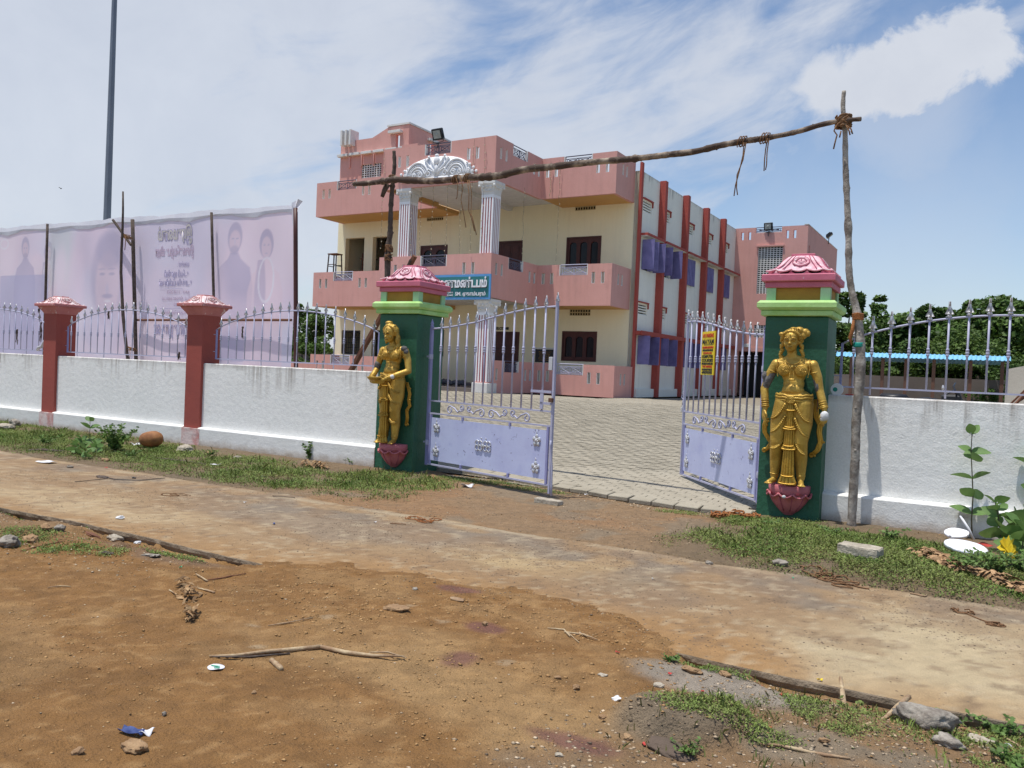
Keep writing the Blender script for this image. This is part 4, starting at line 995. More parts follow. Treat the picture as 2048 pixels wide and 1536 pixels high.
m = MB(); m.bx(-12.67, -0.23, 0.23, 18.2, 6.9, 7.0); m.bx(-12.67, -0.23, 0.23, 18.2, 3.3, 3.42); m.bx(-12.67, -0.23, 0.23, 18.2, -.1, 0.02); each(m, 'floor_slab', M_dark, bld)
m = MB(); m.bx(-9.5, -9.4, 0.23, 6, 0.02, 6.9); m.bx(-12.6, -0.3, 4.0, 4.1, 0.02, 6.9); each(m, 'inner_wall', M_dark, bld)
def jali(par, a0, a1, z0, z1, d0, d1, nx, nz, ax='v', name='ventilator', mm=None, gap=0.46):
    hs = []; wa = (a1 - a0) / nx; wz = (z1 - z0) / nz
    for i in range(nx):
        for j in range(nz):
            ca, cz = a0 + wa * (i + .5), z0 + wz * (j + .5)
            hs.append((ca - wa * gap * .78, ca + wa * gap * .78, cz - wz * gap * .68, cz + wz * gap * .68))
    m = MB(); holed(m, a0, a1, z0, z1, hs, d0, d1, ax); o = m.build(name, mm or M_softwhite, par)
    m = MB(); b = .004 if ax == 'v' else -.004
    (m.bx(a0, a1, d1 + .02, d1 + .03, z0, z1) if ax == 'v' else m.bx(d0 - .03, d0 - .02, a0, a1, z0, z1)); m.build('shade_backing', M_void, o)  # black sheet stands in for the darkness behind the holes
    return o
M_ventcream = mat('cream_ventilator', (0.55, 0.46, 0.26), 0.85)
jali(bld, -2.31, -1.56, 6.12, 6.53, -0.012, 0.015, 8, 3, mm=M_ventcream); jali(bld, -8.48, -7.73, 6.12, 6.47, -0.012, 0.015, 8, 3, mm=M_ventcream); jali(bld, -2.34, -1.58, 2.62, 2.94, -0.012, 0.015, 8, 3, mm=M_ventcream)
def window(u0, u1, z0, z1, n=3, arch_=True, name='window'):
    m = MB(); w = (u1 - u0); f = .055
    holed(m, u0, u1, z0, z1, [(u0 + f, u1 - f, z0 + f, z1 - f)], -0.015, 0.09, 'v'); fr = m.build(name, M_wooddoor, bld)
    pw = (w - 2 * f) / n
    for i in range(n):
        a, b = u0 + f + i * pw, u0 + f + (i + 1) * pw; s = pw * .17
        m = MB(); holed(m, a, b, z0 + f, z1 - f, [(a + s, b - s, z0 + f + .09, z1 - f - .12)], 0.01, 0.05, 'v')
        ar = []; ca, r = (a + b) / 2, (b - a) / 2 - s
        for sg in (-1, 1):      # spandrels round the arched head of the pane
            pts = [(ca + sg * r, z1 - f - .1199), (ca + sg * r, z1 - f - .12 - r * .8)] + [(ca + sg * r * math.cos(t), z1 - f - .12 - r * .8 + r * .8 * math.sin(t)) for t in np.linspace(0.15, math.pi / 2, 6)]
            m.prism(pts, 0.012, 0.045, 'y')
        m.build('sash', M_wooddoor, fr)
        m = MB(); m.bx(a + s, b - s, 0.052, 0.06, z0 + f + .09, z1 - f - .12); m.build('pane', M_glass, fr)
    return fr
window(-2.58, -1.30, 4.20, 5.25); window(-2.59, -1.30, 1.10, 2.10); window(-8.72, -7.48, 4.15, 5.21, 2); window(-8.72, -7.48, 1.1, 2.08)
def door(u0, u1, z0, z1, panels=2):
    m = MB(); f = .06; holed(m, u0, u1, z0, z1, [(u0 + f, u1 - f, z0 - 1, z1 - f)], -0.012, 0.09, 'v'); fr = m.build('door_frame', M_wooddoor, bld)
    pw = (u1 - u0 - 2 * f) / panels
    for i in range(panels):
        a, b = u0 + f + i * pw, u0 + f + (i + 1) * pw - .006
        m = MB(); m.bx(a, b, .03, .06, z0, z1 - f); H = z1 - z0
        for k in range(3): m.bx(a + .08, b - .08, .018, .0295, z0 + H * (.08 + .3 * k), z0 + H * (.32 + .3 * k), bev=.006)
        m.build('door_leaf', M_wooddoor, fr)
    return fr
door(-5.50, -4.29, 3.0, 5.23, 3); door(-5.48, -4.26, 0.20, 2.05, 2)
# barred window, and a tall rack seen through the open bays
m = MB()
for k in range(9): m.tube([(-12.42 + k * .105, .10, 1.07), (-12.42 + k * .105, .10, 1.98)], .008, 5)
for k in range(5): m.tube([(-12.48, .10, 1.12 + k * .2), (-11.54, .10, 1.12 + k * .2)], .008, 5)
holed(m, -12.50, -11.52, 1.05, 2.0, [(-12.44, -11.58, 1.10, 1.95)], .05, .16, 'v'); m.build('barred_window', M_grille, bld)
# side wall: recessed bays between brick-red fins
FV = [-0.06, 1.67, 4.03, 6.38, 8.68]
m = MB(); sh = []; BH = []
bays = list(zip(FV, FV[1:] + [11.05]))
for i, (a, b) in enumerate(bays):
    x0 = a + (.40 if i < 2 else .60); BH.append((x0, x0 + (.92 if i < 2 else 1.15)))
    sh += [(BH[-1][0], BH[-1][1], 4.16, 5.12), (BH[-1][0], BH[-1][1], 1.09, 2.02), (x0 - .10, x0 + .68, 6.04, 6.40), (x0 - .10, x0 + .68, 2.70, 3.08)]
holed(m, 0.0, 11.05, 0.0, 7.27, sh, -0.2, 0.0, 'u'); m.build('side_wall', M_sidewall, bld)
for i, v in enumerate(FV):
    m = MB(); t = 0.06 if i == 0 else .26
    m.bx(0.001 if i else -.035, .215 if i else .045, v, v + (.22 if i else .16), 0.0, 7.30 if i else 7.53, bev=.004); m.build('fin', M_fin, bld)
m = MB(); m.bx(0.216, .255, -.0, 11.04, 2.02, 2.16); m.build('band_course', M_fin, bld)
for i, (a, b) in enumerate(bays):
    x0, x1 = BH[i]; a2 = a + (.161 if i == 0 else .221); b2 = (FV[i + 1] - .001) if i < 4 else 11.04
    m = MB(); m.bx(0.001, .275, a2, b2, 5.22, 5.30, bev=.004); s_ = m.build('sunshade', M_fin, bld)
    m = MB(); m.bx(0.002, .255, a2 + .002, b2 - .002, 5.209, 5.2195); m.build('soffit', M_softwhite, s_)
    m = MB(); m.bx(0.046, .215, -.03, -.002, 2.03, 2.15) if i == 0 else None; m.bx(0.001, .214, a2, b2, 2.03, 2.15); m.build('low_sunshade', M_fin, bld)
    m = MB(); m.bx(0.001, .12, a2, b2, 0.0, .28, bev=.01); m.build('bay_plinth', M_sidewall, bld)
    for z0 in (6.04, 2.70):
        c0 = x0 - .10
        m = MB(); hs = [(c0 + .03, c0 + .75, z0 + .03 + k * .085, z0 + .075 + k * .085) for k in range(4)]
        holed(m, c0, c0 + .78, z0, z0 + .38 if z0 < 4 else z0 + .36, hs, -.10, -.02, 'u'); vv = m.build('louvre_vent', M_sidewall, bld)
        m = MB(); m.bx(0.001, .06, c0 - .03, c0 + .81, z0 + .385, z0 + .425); m.bx(0.001, .05, c0 + .78, c0 + .81, z0 + .22, z0 + .384); m.build('vent_hood', M_fin, vv)
        m = MB(); m.bx(-.16, -.15, c0, c0 + .78, z0, z0 + .38); m.build('shade_backing', M_void, vv)  # black sheet in place of the shade behind the louvres
    # shutters: ribbed violet leaves, some open
    def leaf(vh, z0, z1, w, ang, side):
        n = 6; m = MB(); m.bx(-.015, .015, 0, w, z0, z1)
        for k in range(n): m.bx(.0155 if side else -.03, .03 if side else -.0155, w * (k + .15) / n, w * (k + .75) / n, z0 + .01, z1 - .01, bev=.004)
        m.bx(-.012, .012, 0.0, w, z0 - .02, z0 - .001)
        o = m.build('shutter', M_shutter, bld); o.location = (0.03, vh, 0); o.rotation_euler = (0, 0, ang); return o
    rr = random.Random(40 + i)
    for (z0, z1, up) in ((4.17, 5.11, True), (1.10, 2.01, False)):
        w = (x1 - x0) / 2 - .01
        if (up and i < 2) or (not up and i < 3):
            leaf(x0 - .05, z0, z1, .40, R_(-84 + rr.uniform(-4, 4)), 0); leaf(x1 + .02, z0, z1, .43 if up else .38, math.pi + R_(84 + rr.uniform(-5, 5)), 0)
            if up and i == 0: leaf(x0 + .44, z0, z1, .36, R_(-70), 0)
        else:
            leaf(x0, z0, z1, .80, R_(-5), 1)
        m = MB(); m.bx(-.14, -.13, x0, x1, z0 - .01, z1 + .01); 
        for k in range(6): m.tube([(-.06, x0 + (k + .5) * (x1 - x0) / 6, z0), (-.06, x0 + (k + .5) * (x1 - x0) / 6, z1)], .008, 4)
        m.build('window_bars', M_glass, bld)
# rear wing in pink
m = MB(); WV = 11.05
wh = [(1.00, 2.03, 4.44, 6.45), (0.98, 2.03, 2.55, 3.10), (.35, 2.6, 0.0, 1.95)] + slots((.29, .60, 2.19, 2.49), 6.78, 7.13) + [(.85, 1.95, 7.06, 9)]
holed(m, -.19, 3.02, 0.0, 7.30, wh, WV, WV + .15, 'v'); m.build('rear_wing_front', M_pink, bld)
m = MB(); holed(m, WV + .151, 18.3, 0.0, 7.32, [(11.35, 11.55, 5.2, 6.5)], 2.87, 3.02, 'u'); m.bx(-.1, 2.86, WV + .16, 18.2, 6.3, 6.4); m.bx(-.1, 2.86, 13.0, 13.1, 0, 6.3); each(m, 'rear_wing_side', M_pink, bld)
m = MB(); m.bx(2.86, 3.035, WV - .01, 18.31, 7.321, 7.35); each(m, 'coping', M_softwhite, bld)
jali(bld, 1.00, 2.03, 4.44, 6.45, WV + .03, WV + .055, 8, 24); jali(bld, .98, 2.03, 2.55, 3.10, WV + .03, WV + .055, 8, 7)
m = MB(); m.bx(.93, 2.08, WV - .07, WV - .001, 6.46, 6.52); m.bx(.93, .985, WV - .04, WV - .001, 6.25, 6.459); m.bx(-.0, 2.9, WV - .02, WV - .001, 1.96, 2.13); each(m, 'hood', M_pink, bld)
o = MB(); o.bx(.851, 1.949, WV + .06, WV + .09, 7.061, 7.09); o.build('notch_sill', M_softwhite, bld); grille(bld, .86, 1.94, 7.09, 7.30, WV + .07, 'v')
m = MB(); m.bx(.36, 2.59, WV + 1.2, WV + 1.25, 0, 1.95); m.build('doorway_shade_panel', M_black, bld)  # black panel set inside the opening as its unlit depth
m = MB(); m.bx(.62, .86, WV - .10, WV - .0205, 2.13, 2.28, bev=.01); m.build('small_ledge', M_softwhite, bld)
# stair tower with sloping parapet above the left bay
tp = [(-12.93, 6.9), (-12.93, 9.52), (-11.30, 9.53), (-10.53, 9.84), (-9.50, 9.86), (-9.50, 6.9)]
def clipped(poly, a, b):  # piece of the outline between a and b
    xs = [p[0] for p in poly[1:-1]]; top_ = [p for p in poly[1:-1] if a < p[0] < b]
    f = lambda x: float(np.interp(x, [p[0] for p in poly[1:-1]], [p[1] for p in poly[1:-1]]))
    return [(a, f(a))] + top_ + [(b, f(b))]
m = MB()
def tower_sheet(a, b, zlo, zhi=None):
    if zhi is None: pl_ = [(a, zlo)] + clipped(tp, a, b) + [(b, zlo)]
    else: pl_ = [(a, zlo), (a, zhi), (b, zhi), (b, zlo)]
    m.prism(pl_, 0.0, .15, 'y')
tower_sheet(-12.93, -11.80, 7.275); tower_sheet(-11.80, -10.79, 8.525); tower_sheet(-11.80, -10.79, 7.275, 7.93); tower_sheet(-10.79, -10.13, 7.275); tower_sheet(-10.13, -9.93, 9.52); tower_sheet(-10.13, -9.93, 7.275, 8.98); tower_sheet(-9.93, -9.50, 7.275)
m.build('tower_front', M_pink, bld)
m = MB(); holed(m, .151, 3.6, 7.275, 9.86, [(1.35, 1.6, 9.0, 9.5)], -9.65, -9.50, 'u'); holed(m, .151, 3.6, 7.275, 9.52, [], -12.93, -12.78, 'u'); m.bx(-12.7, -9.7, 3.45, 3.6, 7.275, 9.5); m.bx(-12.7, -9.7, .2, 3.4, 8.6, 8.7); each(m, 'tower_side', M_pink, bld)
m = MB(); m.bx(-10.56, -9.47, -.03, .18, 9.865, 9.93); m.bx(-9.68, -9.47, .1805, 3.62, 9.865, 9.93); each(m, 'coping', M_softwhite, bld)
jali(bld, -11.80, -10.79, 7.93, 8.525, .03, .055, 8, 7)
for k in range(6):
    m = MB(); m.bx(-12.98 + k * .62, -12.98 + k * .62 + .52, -.16, -.001, 8.90, 9.00, bev=.006); m.build('sill_block', M_softwhite, bld)
    m = MB(); m.bx(-12.98 + k * .62 + .53, -12.98 + k * .62 + .60, -.05, -.001, 8.45, 8.90); m.build('bracket', M_pink, bld)
m = MB(); m.bx(-9.499, -8.75, -.4, .15, 7.275, 8.95); m.build('tower_buttress', M_pink, bld)
for x in (-12.72, -12.50, -12.28):
    m = MB(); m.bx(x, x + .09, -.28, .20, 9.30, 9.90, bev=.005); m.build('roof_fin', M_softwhite, bld)
m = MB(); m.bx(-10.40, -9.80, -.17, -.001, 9.56, 9.66, bev=.006); m.bx(-9.499, -9.36, 1.15, 1.8, 9.54, 9.63); each(m, 'slit_hood', M_softwhite, bld)
# porch columns
def column(cx, cy_, z0, z1, base):
    h = .205; m = MB(); zb = z0
    c = empty('porch_column', (cx, cy_, 0), parent=bld)
    if base:
        m.bx(-.27, .27, -.27, .27, z0, z0 + .30, bev=.01); m.build('column_base', M_softwhite, c)
        m = MB(); m.bx(-.24, .24, -.24, .24, z0 + .301, z0 + .33); m.build('base_course', M_pink, c); zb = z0 + .331
    zt = z1 - .42
    m = MB(); m.bx(-h + .014, h - .014, -h + .014, h - .014, zb, zt); m.build('groove_core', M_groove, c)
    m = MB(); n = 5; w = 2 * h / (n * 1.0 + (n - 1) * .75) ; g = w * .75
    for k in range(n):
        a = -h + k * (w + g); zl = zb + .001
        for s in (-1, 1):
            y0, y1 = sorted((s * (h - .0135), s * h)); m.bx(a, a + w, y0, y1, zl, zt); m.bx(y0, y1, max(a, -h + .0145), min(a + w, h - .0145), zl, zt)
    for s in (-1, 1):
        y0, y1 = sorted((s * (h - .027), s * (h + .004))); m.bx(-h - .004, h + .004, y0, y1, zt - .06, zt + .02); m.bx(y0, y1, -h + .027, h - .027, zt - .06, zt + .02)
    m.build('fluted_shaft', M_crest, c)
    m = MB(); pr = [(h, zt + .0205), (h + .01, zt + .14), (h + .035, zt + .26), (h + .085, zt + .34), (h + .085, z1 - .002)]
    rings = []; fs = []
    for r, z in pr: rings += [(-r, -r, z), (r, -r, z), (r, r, z), (-r, r, z)]
    for i in range(len(pr) - 1):
        for k in range(4): fs.append((i * 4 + k, i * 4 + (k + 1) % 4, i * 4 + 4 + (k + 1) % 4, i * 4 + 4 + k))
    fs += [(0, 1, 2, 3), tuple(range(len(rings) - 4, len(rings)))]; m.add(rings, fs)
    for s in (-1, 1):        # leaf scrolls on the capital
        for k in (-1, 0, 1):
            m.ball((k * .13, s * (h + .04), zt + .25), (.05, .03, .05), n=8); m.ball((s * (h + .04), k * .13, zt + .25), (.03, .05, .05), n=8)
            m.tube([(k * .13 + .065 * math.cos(t), s * (h + .025), zt + .17 + .05 * math.sin(t)) for t in np.linspace(math.pi, 2 * math.pi, 6)], .014, 5)
        for t_ in (-1, 1): m.ball((s * (h + .055), t_ * (h + .055), zt + .28), .05, n=8)
    m.build('capital', M_softwhite, c, False)
    return c
column(-3.05, -4.02, 0.0, 2.78, True); column(-6.40, -4.02, 0.0, 2.78, True)
column(-3.08, -4.02, 3.9, 6.25, False); column(-6.17, -4.02, 3.9, 6.25, False)
# white scrollwork crest on the upper parapet
m = MB(); yc = VP - .035; cxp = -4.90
m.bx(cxp - 1.36, cxp + 1.36, VP - .05, VP - .002, 6.42, 6.50)
arc_ = [(cxp + 1.30 * math.cos(t), 6.50 + .62 * math.sin(t) ** .8) for t in np.linspace(0, math.pi, 24)]
m.prism(arc_, VP - .022, VP - .003, 'y')
def relief(pts, r): m.tube([(cxp + a, yc, 6.50 + b) for a, b in pts], r, 6)
for s in (-1, 1):
    for (R1, rr_) in ((.40, .035), (.33, .02), (.27, .03), (.20, .02)):
        relief([(s * (.72 + R1 * 1.05 * math.cos(t)), .02 + R1 * 1.15 * math.sin(t)) for t in np.linspace(-.05, math.pi * .93, 16)], rr_)
    for (cx_, cz_, R1) in ((.62, .10, .10), (.86, .10, .08), (1.15, .09, .09), (.32, .10, .10), (.52, .36, .07), (1.32, .05, .05), (.40, .52, .055)):
        relief([(s * (cx_ + R1 * (1 - .7 * u) * math.cos(u * 9)), cz_ + R1 * (1 - .7 * u) * math.sin(u * 9)) for u in np.linspace(0, 1, 16)], .022)
    relief([(s * .04, .03), (s * .12, .22), (s * .28, .34), (s * .40, .50), (s * .34, .58)], .035); relief([(s * .03, .05), (s * .06, .30), (s * .20, .48), (s * .22, .60)], .03)
    relief([(s * .5, .0), (s * .30, .26), (s * .10, .16), (s * .02, .02)], .03)
    for (a, b, r) in ((1.46, .05, .05), (1.36, .17, .05), (1.22, .27, .05), (1.12, .34, .035), (.30, .62, .05)): m.ball((cxp + s * a, yc, 6.5 + b), (r, .04, r), n=8)
m.ball((cxp, yc, 6.5 + .50), (.13, .05, .13), n=12); relief([(.09 * math.cos(t), .5 + .1 * math.sin(t)) for t in np.linspace(0, 2 * math.pi, 14)], .02)
m.ball((cxp, yc, 6.5 + .24), (.05, .05, .15), n=8); m.ball((cxp, yc, 6.5 + .65), (.08, .04, .05), n=8)
crest = m.build('scroll_crest', M_crest, bld, True)
# ---------------- things on the hall
def on_hall(u, v, w): return B2W @ Vector((u, v, w))
sg = empty('hall_signboard', on_hall(-4.55, VP - .06, 2.75), BR, label='teal signboard with blue border and white Tamil lettering on the lower balcony front', cat='signboard')
m = MB(); m.bx(-1.81, 1.81, -.02, .02, 0, .745); m.build('board', M_signblue, sg)
m = MB(); m.bx(-1.74, 1.75, -.026, -.0205, .075, .675); m.build('field', M_signteal, sg)
text('lettering', 'திருமணமண்டபம்', .36, (1.705, -.052, .365), FACE, M_letterw, sg, .012, .012, fit=2.28, align='RIGHT')
text('lettering_shade', 'திருமணமண்டபம்', .36, (1.71, -.029, .345), FACE, M_letterk, sg, .001, .014, fit=2.28, align='RIGHT')
text('lettering', 'ஊராட்சி', .20, (.10, -.034, .225), FACE, M_letterw, sg, .004, .004, fit=.62, align='RIGHT')
text('lettering', 'உரிமை', .07, (.50, -.034, .195), FACE, M_letterw, sg, .003, .002, fit=.24, align='RIGHT')
text('lettering', 'நிறுவனர்', .06, (.50, -.034, .115), FACE, M_letterw, sg, .003, .002, fit=.24, align='RIGHT')
text('lettering', 'SM. ஏகாம்பரம்', .15, (1.66, -.034, .12), FACE, M_letterw, sg, .004, .004, fit=1.08, align='RIGHT')
text('lettering', 'தொலைபேசி', .07, (.06, -.034, .11), FACE, M_letterw, sg, .003, .002, fit=.5, align='RIGHT')
wl_ = text('welcome_lettering', 'WELCOME', .12, on_hall(-5.38, -.008, 2.12), (math.pi / 2, 0, BR), M_letterk, None, .006, .006, fit=.68)
tag(wl_, 'black WELCOME letters on the cream wall above the ground floor door', 'lettering')
pq = empty('inauguration_plaque', on_hall(-3.21, -.012, 1.02), BR, label='black stone plaque with gold lines on the hall wall left of the lower window', cat='plaque')
m = MB(); m.bx(-.38, .38, -.008, .008, 0, .44); m.build('stone_slab', M_black, pq)
m = MB(); m.bx(-.42, .42, -.03, .009, .45, .50); m.build('hood', M_softwhite, pq)
for k in range(5): text('lettering', ('கல்வெட்டு', 'திறப்பு விழா', 'நாள்', 'தலைமை', 'முன்னிலை')[k], .06, (0, -.0095, .34 - k * .07), FACE, M_ochre, pq, .001, 0, fit=.5 - .05 * (k % 3), align='CENTER')
def floodlight(loc, rz, tilt, s, label):
    f = empty('floodlight', loc, rz, label=label, cat='floodlight', group='floodlights on the hall parapets')
    h = MB(); h.bx(-.2 * s, .2 * s, -.06 * s, .05 * s, -.18 * s, .18 * s, bev=.02 * s); h.bx(-.15 * s, .15 * s, .051 * s, .11 * s, -.13 * s, .13 * s, bev=.01)
    ho = h.build('housing', M_black, f); ho.rotation_euler = (tilt, 0, 0); ho.location = (0, -.02, .32 * s)
    m = MB(); m.bx(-.145 * s, .145 * s, -.072 * s, -.0605 * s, -.125 * s, .125 * s); m.ball((0, -.075 * s, 0), (.05 * s, .02 * s, .05 * s), n=8); lo = m.build('lens', M_lens, ho)
    m = MB(); m.tube([(-.21 * s, -.02, .32 * s), (-.21 * s, 0, .08 * s), (0, 0, .05 * s), (.21 * s, 0, .08 * s), (.21 * s, -.02, .32 * s)], .012, 6); m.tube([(0, 0, .06 * s), (0, 0, -.12)], .018, 6); m.build('bracket', M_black, f)
    return f
floodlight(on_hall(-4.92, VP + .02, 7.50), BR - .05, R_(24), .95, 'black floodlight on the porch parapet above the white scroll crest')
floodlight(on_hall(1.40, WV - .05, 7.02), BR - .15, R_(8), .9, 'black floodlight on the front parapet of the pink rear wing')
floodlight(on_hall(3.06, 15.6, 7.32), BR + 1.7, R_(50), .9, 'small black floodlight tilted up on the side coping of the rear wing')
st = empty('wooden_stool', on_hall(-12.02, -1.05, 4.0), BR, label='tall wooden stool standing at the left end of the first floor balcony', cat='stool')
m = MB(); m.bx(-.23, .23, -.18, .18, .84, .88, bev=.01); m.build('seat', M_woodred, st)
for sx_ in (-1, 1):
    for sy_ in (-1, 1):
        m = MB(); m.tube([(sx_ * .27, sy_ * .22, -1.02), (sx_ * .19, sy_ * .14, .845)], .026, 6); m.build('leg', M_barkdk, st)
m = MB()
for z, k in ((.45, .215), (.10, .235)):
    for s in (-1, 1): m.tube([(-k, s * k * .8, z), (k, s * k * .8, z)], .016, 5); m.tube([(s * k, -k * .8, z - .05), (s * k, k * .8, z - .05)], .016, 5)
each(m, 'rung', M_barkdk, st)
rk = empty('wooden_rack', on_hall(-11.95, .8, 3.42), BR, label='dark wooden rack inside the leftmost open bay of the first floor', cat='rack')
for x in (-.3, .3):
    m = MB(); m.bx(x - .03, x + .03, -.03, .03, 0, 1.75); m.build('upright', M_woodred, rk)
for z in (.5, 1.0, 1.5):
    m = MB(); m.bx(-.3, .3, -.2, .2, z, z + .03); m.build('shelf', M_woodred, rk)
# strings of bulbs hanging over the porch
srng = random.Random(8)
hang = [(-6.95, -4.36, 7.45, 4.4), (-6.6, -4.36, 6.2, 3.9), (-5.9, -4.2, 6.3, 4.0), (-5.55, -4.2, 6.3, 4.1), (-5.1, -4.2, 6.3, 4.0), (-4.55, -4.2, 6.3, 4.1), (-4.05, -4.2, 6.3, 4.0), (-3.55, -4.36, 7.5, 4.2), (-3.15, -4.36, 7.5, 4.4), (-2.6, -2.9, 6.3, 4.3), (-2.45, -1.56, 7.4, 6.3), (-2.12, -1.56, 7.4, 4.2), (-1.9, -3.4, 6.0, 4.2)]
names_ = ['at the far left of the porch', 'beside the left porch column', 'just right of the left porch column', 'over the upper left window', 'left of the porch centre', 'right of the porch centre', 'left of the right porch column', 'running down past the right column capital', 'down the front corner of the porch', 'inside the porch by its right beam', 'short, on the right parapet', 'long, left of the upper right window', 'beyond the porch corner']
for (u, v, za, zb), nm in zip(hang, names_):
    if nm == 'beyond the porch corner': continue
    o = empty('bulb_string', on_hall(u, v, za), BR, label='thin string of pale bulbs ' + nm, cat='string light', group='bulb strings hanging on the hall')
    L = za - zb; pts = [(srng.uniform(-.025, .025), srng.uniform(-.01, .01), -L * k / 14) for k in range(15)]
    m = MB(); m.tube(pts, .0045, 4); m.build('wire', M_wire, o)
    m = MB()
    for k in range(1, 15): m.ball((pts[k][0] + srng.uniform(-.02, .02), pts[k][1], pts[k][2]), (.016, .016, .022), n=6)
    m.build('bulb', M_bulb, o)['kind'] = 'stuff'
# folded sheets on the veranda floor
m = MB()
for k in range(9):
    x = k * .16; m.ball((x, srng.uniform(-.08, .08), .07 + srng.uniform(0, .05)), (.16, .14, .07 + srng.uniform(0, .05)), n=7)
o = m.build('folded_tarpaulin', mat('grey_tarpaulin', (0.13, 0.13, 0.14), 0.6, (0.06, 0.06, 0.07), 14, bump=.6), None, True); o.location = on_hall(-6.05, -2.6, .12); o.rotation_euler = (0, 0, BR); tag(o, 'crumpled grey tarpaulin lying on the veranda floor left of the porch column', 'tarpaulin')
# ------------------------------------------------------------------ gold statues on the gate pillars
def capsule(m, p, q, r1, r2, n=14, flat=1.0):
    p, q = Vector(p), Vector(q); d = (q - p); L = d.length; d = d / L if L > 1e-6 else Vector((0, 0, 1))
    pts = [p - d * r1 * .98, p - d * r1 * .7, p - d * r1 * .3, p]; rs = [r1 * .18, r1 * .71, r1 * .95, r1]
    for t in (.25, .5, .75): pts.append(p.lerp(q, t)); rs.append(r1 + (r2 - r1) * t)
    pts += [q, q + d * r2 * .3, q + d * r2 * .7, q + d * r2 * .98]; rs += [r2, r2 * .95, r2 * .71, r2 * .18]
    m.tube(pts, rs, n)
def chain(m, pts, rs, n=14):
    for i in range(len(pts) - 1): capsule(m, pts[i], pts[i + 1], rs[i], rs[i + 1], n)
def sculpt(m, name, mat_, parent, voxel=0.0065, smooth=2):
    o = m.build(name, mat_, parent, True, fix=False)
    md = o.modifiers.new('remesh', 'REMESH'); md.mode = 'VOXEL'; md.voxel_size = voxel; md.use_smooth_shade = True
    if smooth: s_ = o.modifiers.new('smooth', 'SMOOTH'); s_.iterations = smooth; s_.factor = .5
    return o
def beads(m, pts, r, step=.018):
    acc = 0; prev = Vector(pts[0]); m.ball(prev, r, n=6)
    for p in pts[1:]:
        p = Vector(p); L = (p - prev).length; k = max(1, int(L / step))
        for i in range(1, k + 1): m.ball(prev.lerp(p, i / k), r, n=6)
        prev = p
def hand(m, wr, palm, side, curl=.6, fingers_dir=(0, -.2, -1), r=.0095, out=(1, 0, 0)):
    """palm with five separate bent fingers; palm centre, direction of the fingers, direction towards the thumb"""
    wr, palm = Vector(wr), Vector(palm); f = Vector(fingers_dir).normalized(); th = Vector(out).normalized(); nrm = f.cross(th).normalized()
    capsule(m, wr, wr.lerp(palm, .5), .024, .026); 
    for k in (-1, 0, 1): capsule(m, palm - f * .03 + th * k * .014, palm + f * .025 + th * k * .02, .018, .015, 8)
    bend = -nrm if side > 0 else nrm
    for k, ln in zip((-1.5, -.5, .5, 1.5), (.060, .076, .080, .070)):
        b = palm + f * .035 + th * k * .0185; j1 = b + (f * (1 - curl * .3) + bend * curl * .4).normalized() * ln * .45
        j2 = j1 + (f * (1 - curl) + bend * curl).normalized() * ln * .33; j3 = j2 + (f * (1 - curl * 1.5) + bend * curl).normalized() * ln * .26
        chain(m, [b, j1, j2, j3], [r, r * .95, r * .88, r * .75], 8)
    t0 = palm - f * .025 + th * .03; t1 = t0 + (th * .8 + f * .7).normalized() * .035; t2 = t1 + (th * .1 + f * 1 + bend * .3).normalized() * .03
    chain(m, [t0, t1, t2], [.0125, .011, .009], 8)
def head(m, c, yaw, tilt, s=1.0):
    M = Matrix.Translation(c) @ Matrix.Rotation(yaw, 4, 'Z') @ Matrix.Rotation(tilt, 4, 'X') @ Matrix.Scale(s, 4)
    def b(x, y, z, r, n=10): m.ball((x, y, z), r, n=n, M=M)
    b(0, .005, .02, (.078, .088, .098), 18); b(0, -.015, -.04, (.060, .068, .068), 16); b(0, -.052, -.085, (.026, .022, .020))
    b(-.036, -.050, -.030, (.028, .026, .030)); b(.036, -.050, -.030, (.028, .026, .030))
    b(0, -.078, .0, (.011, .014, .032)); b(0, -.092, -.020, (.016, .016, .012)); b(-.012, -.084, -.022, .009, 8); b(.012, -.084, -.022, .009, 8)
    b(0, -.078, -.050, (.024, .013, .0065)); b(0, -.076, -.062, (.020, .014, .008))
    for s_ in (-1, 1):
        b(s_ * .033, -.072, .012, (.021, .012, .0105)); b(s_ * .034, -.075, .034, (.026, .010, .006)); b(s_ * .082, .01, -.01, (.012, .018, .032))
    f = MB()
    for s_ in (-1, 1):
        f.tube([(s_ * (.012 + .042 * u), -.0875 - .002 * math.sin(u * 3) + .022 * u * u, .012 + .007 * math.sin(u * 3.1)) for u in np.linspace(0, 1, 6)], .0042, 5, M=M); f.tube([(s_ * (.014 + .046 * u), -.0865 + .024 * u * u, .040 + .009 * math.sin(u * 3.1)) for u in np.linspace(0, 1, 6)], .0035, 5, M=M)
    f.tube([(.024 * u, -.0895 + .006 * u * u, -.056 + .003 * abs(u)) for u in np.linspace(-1, 1, 7)], .0030, 5, M=M)
    return M, f
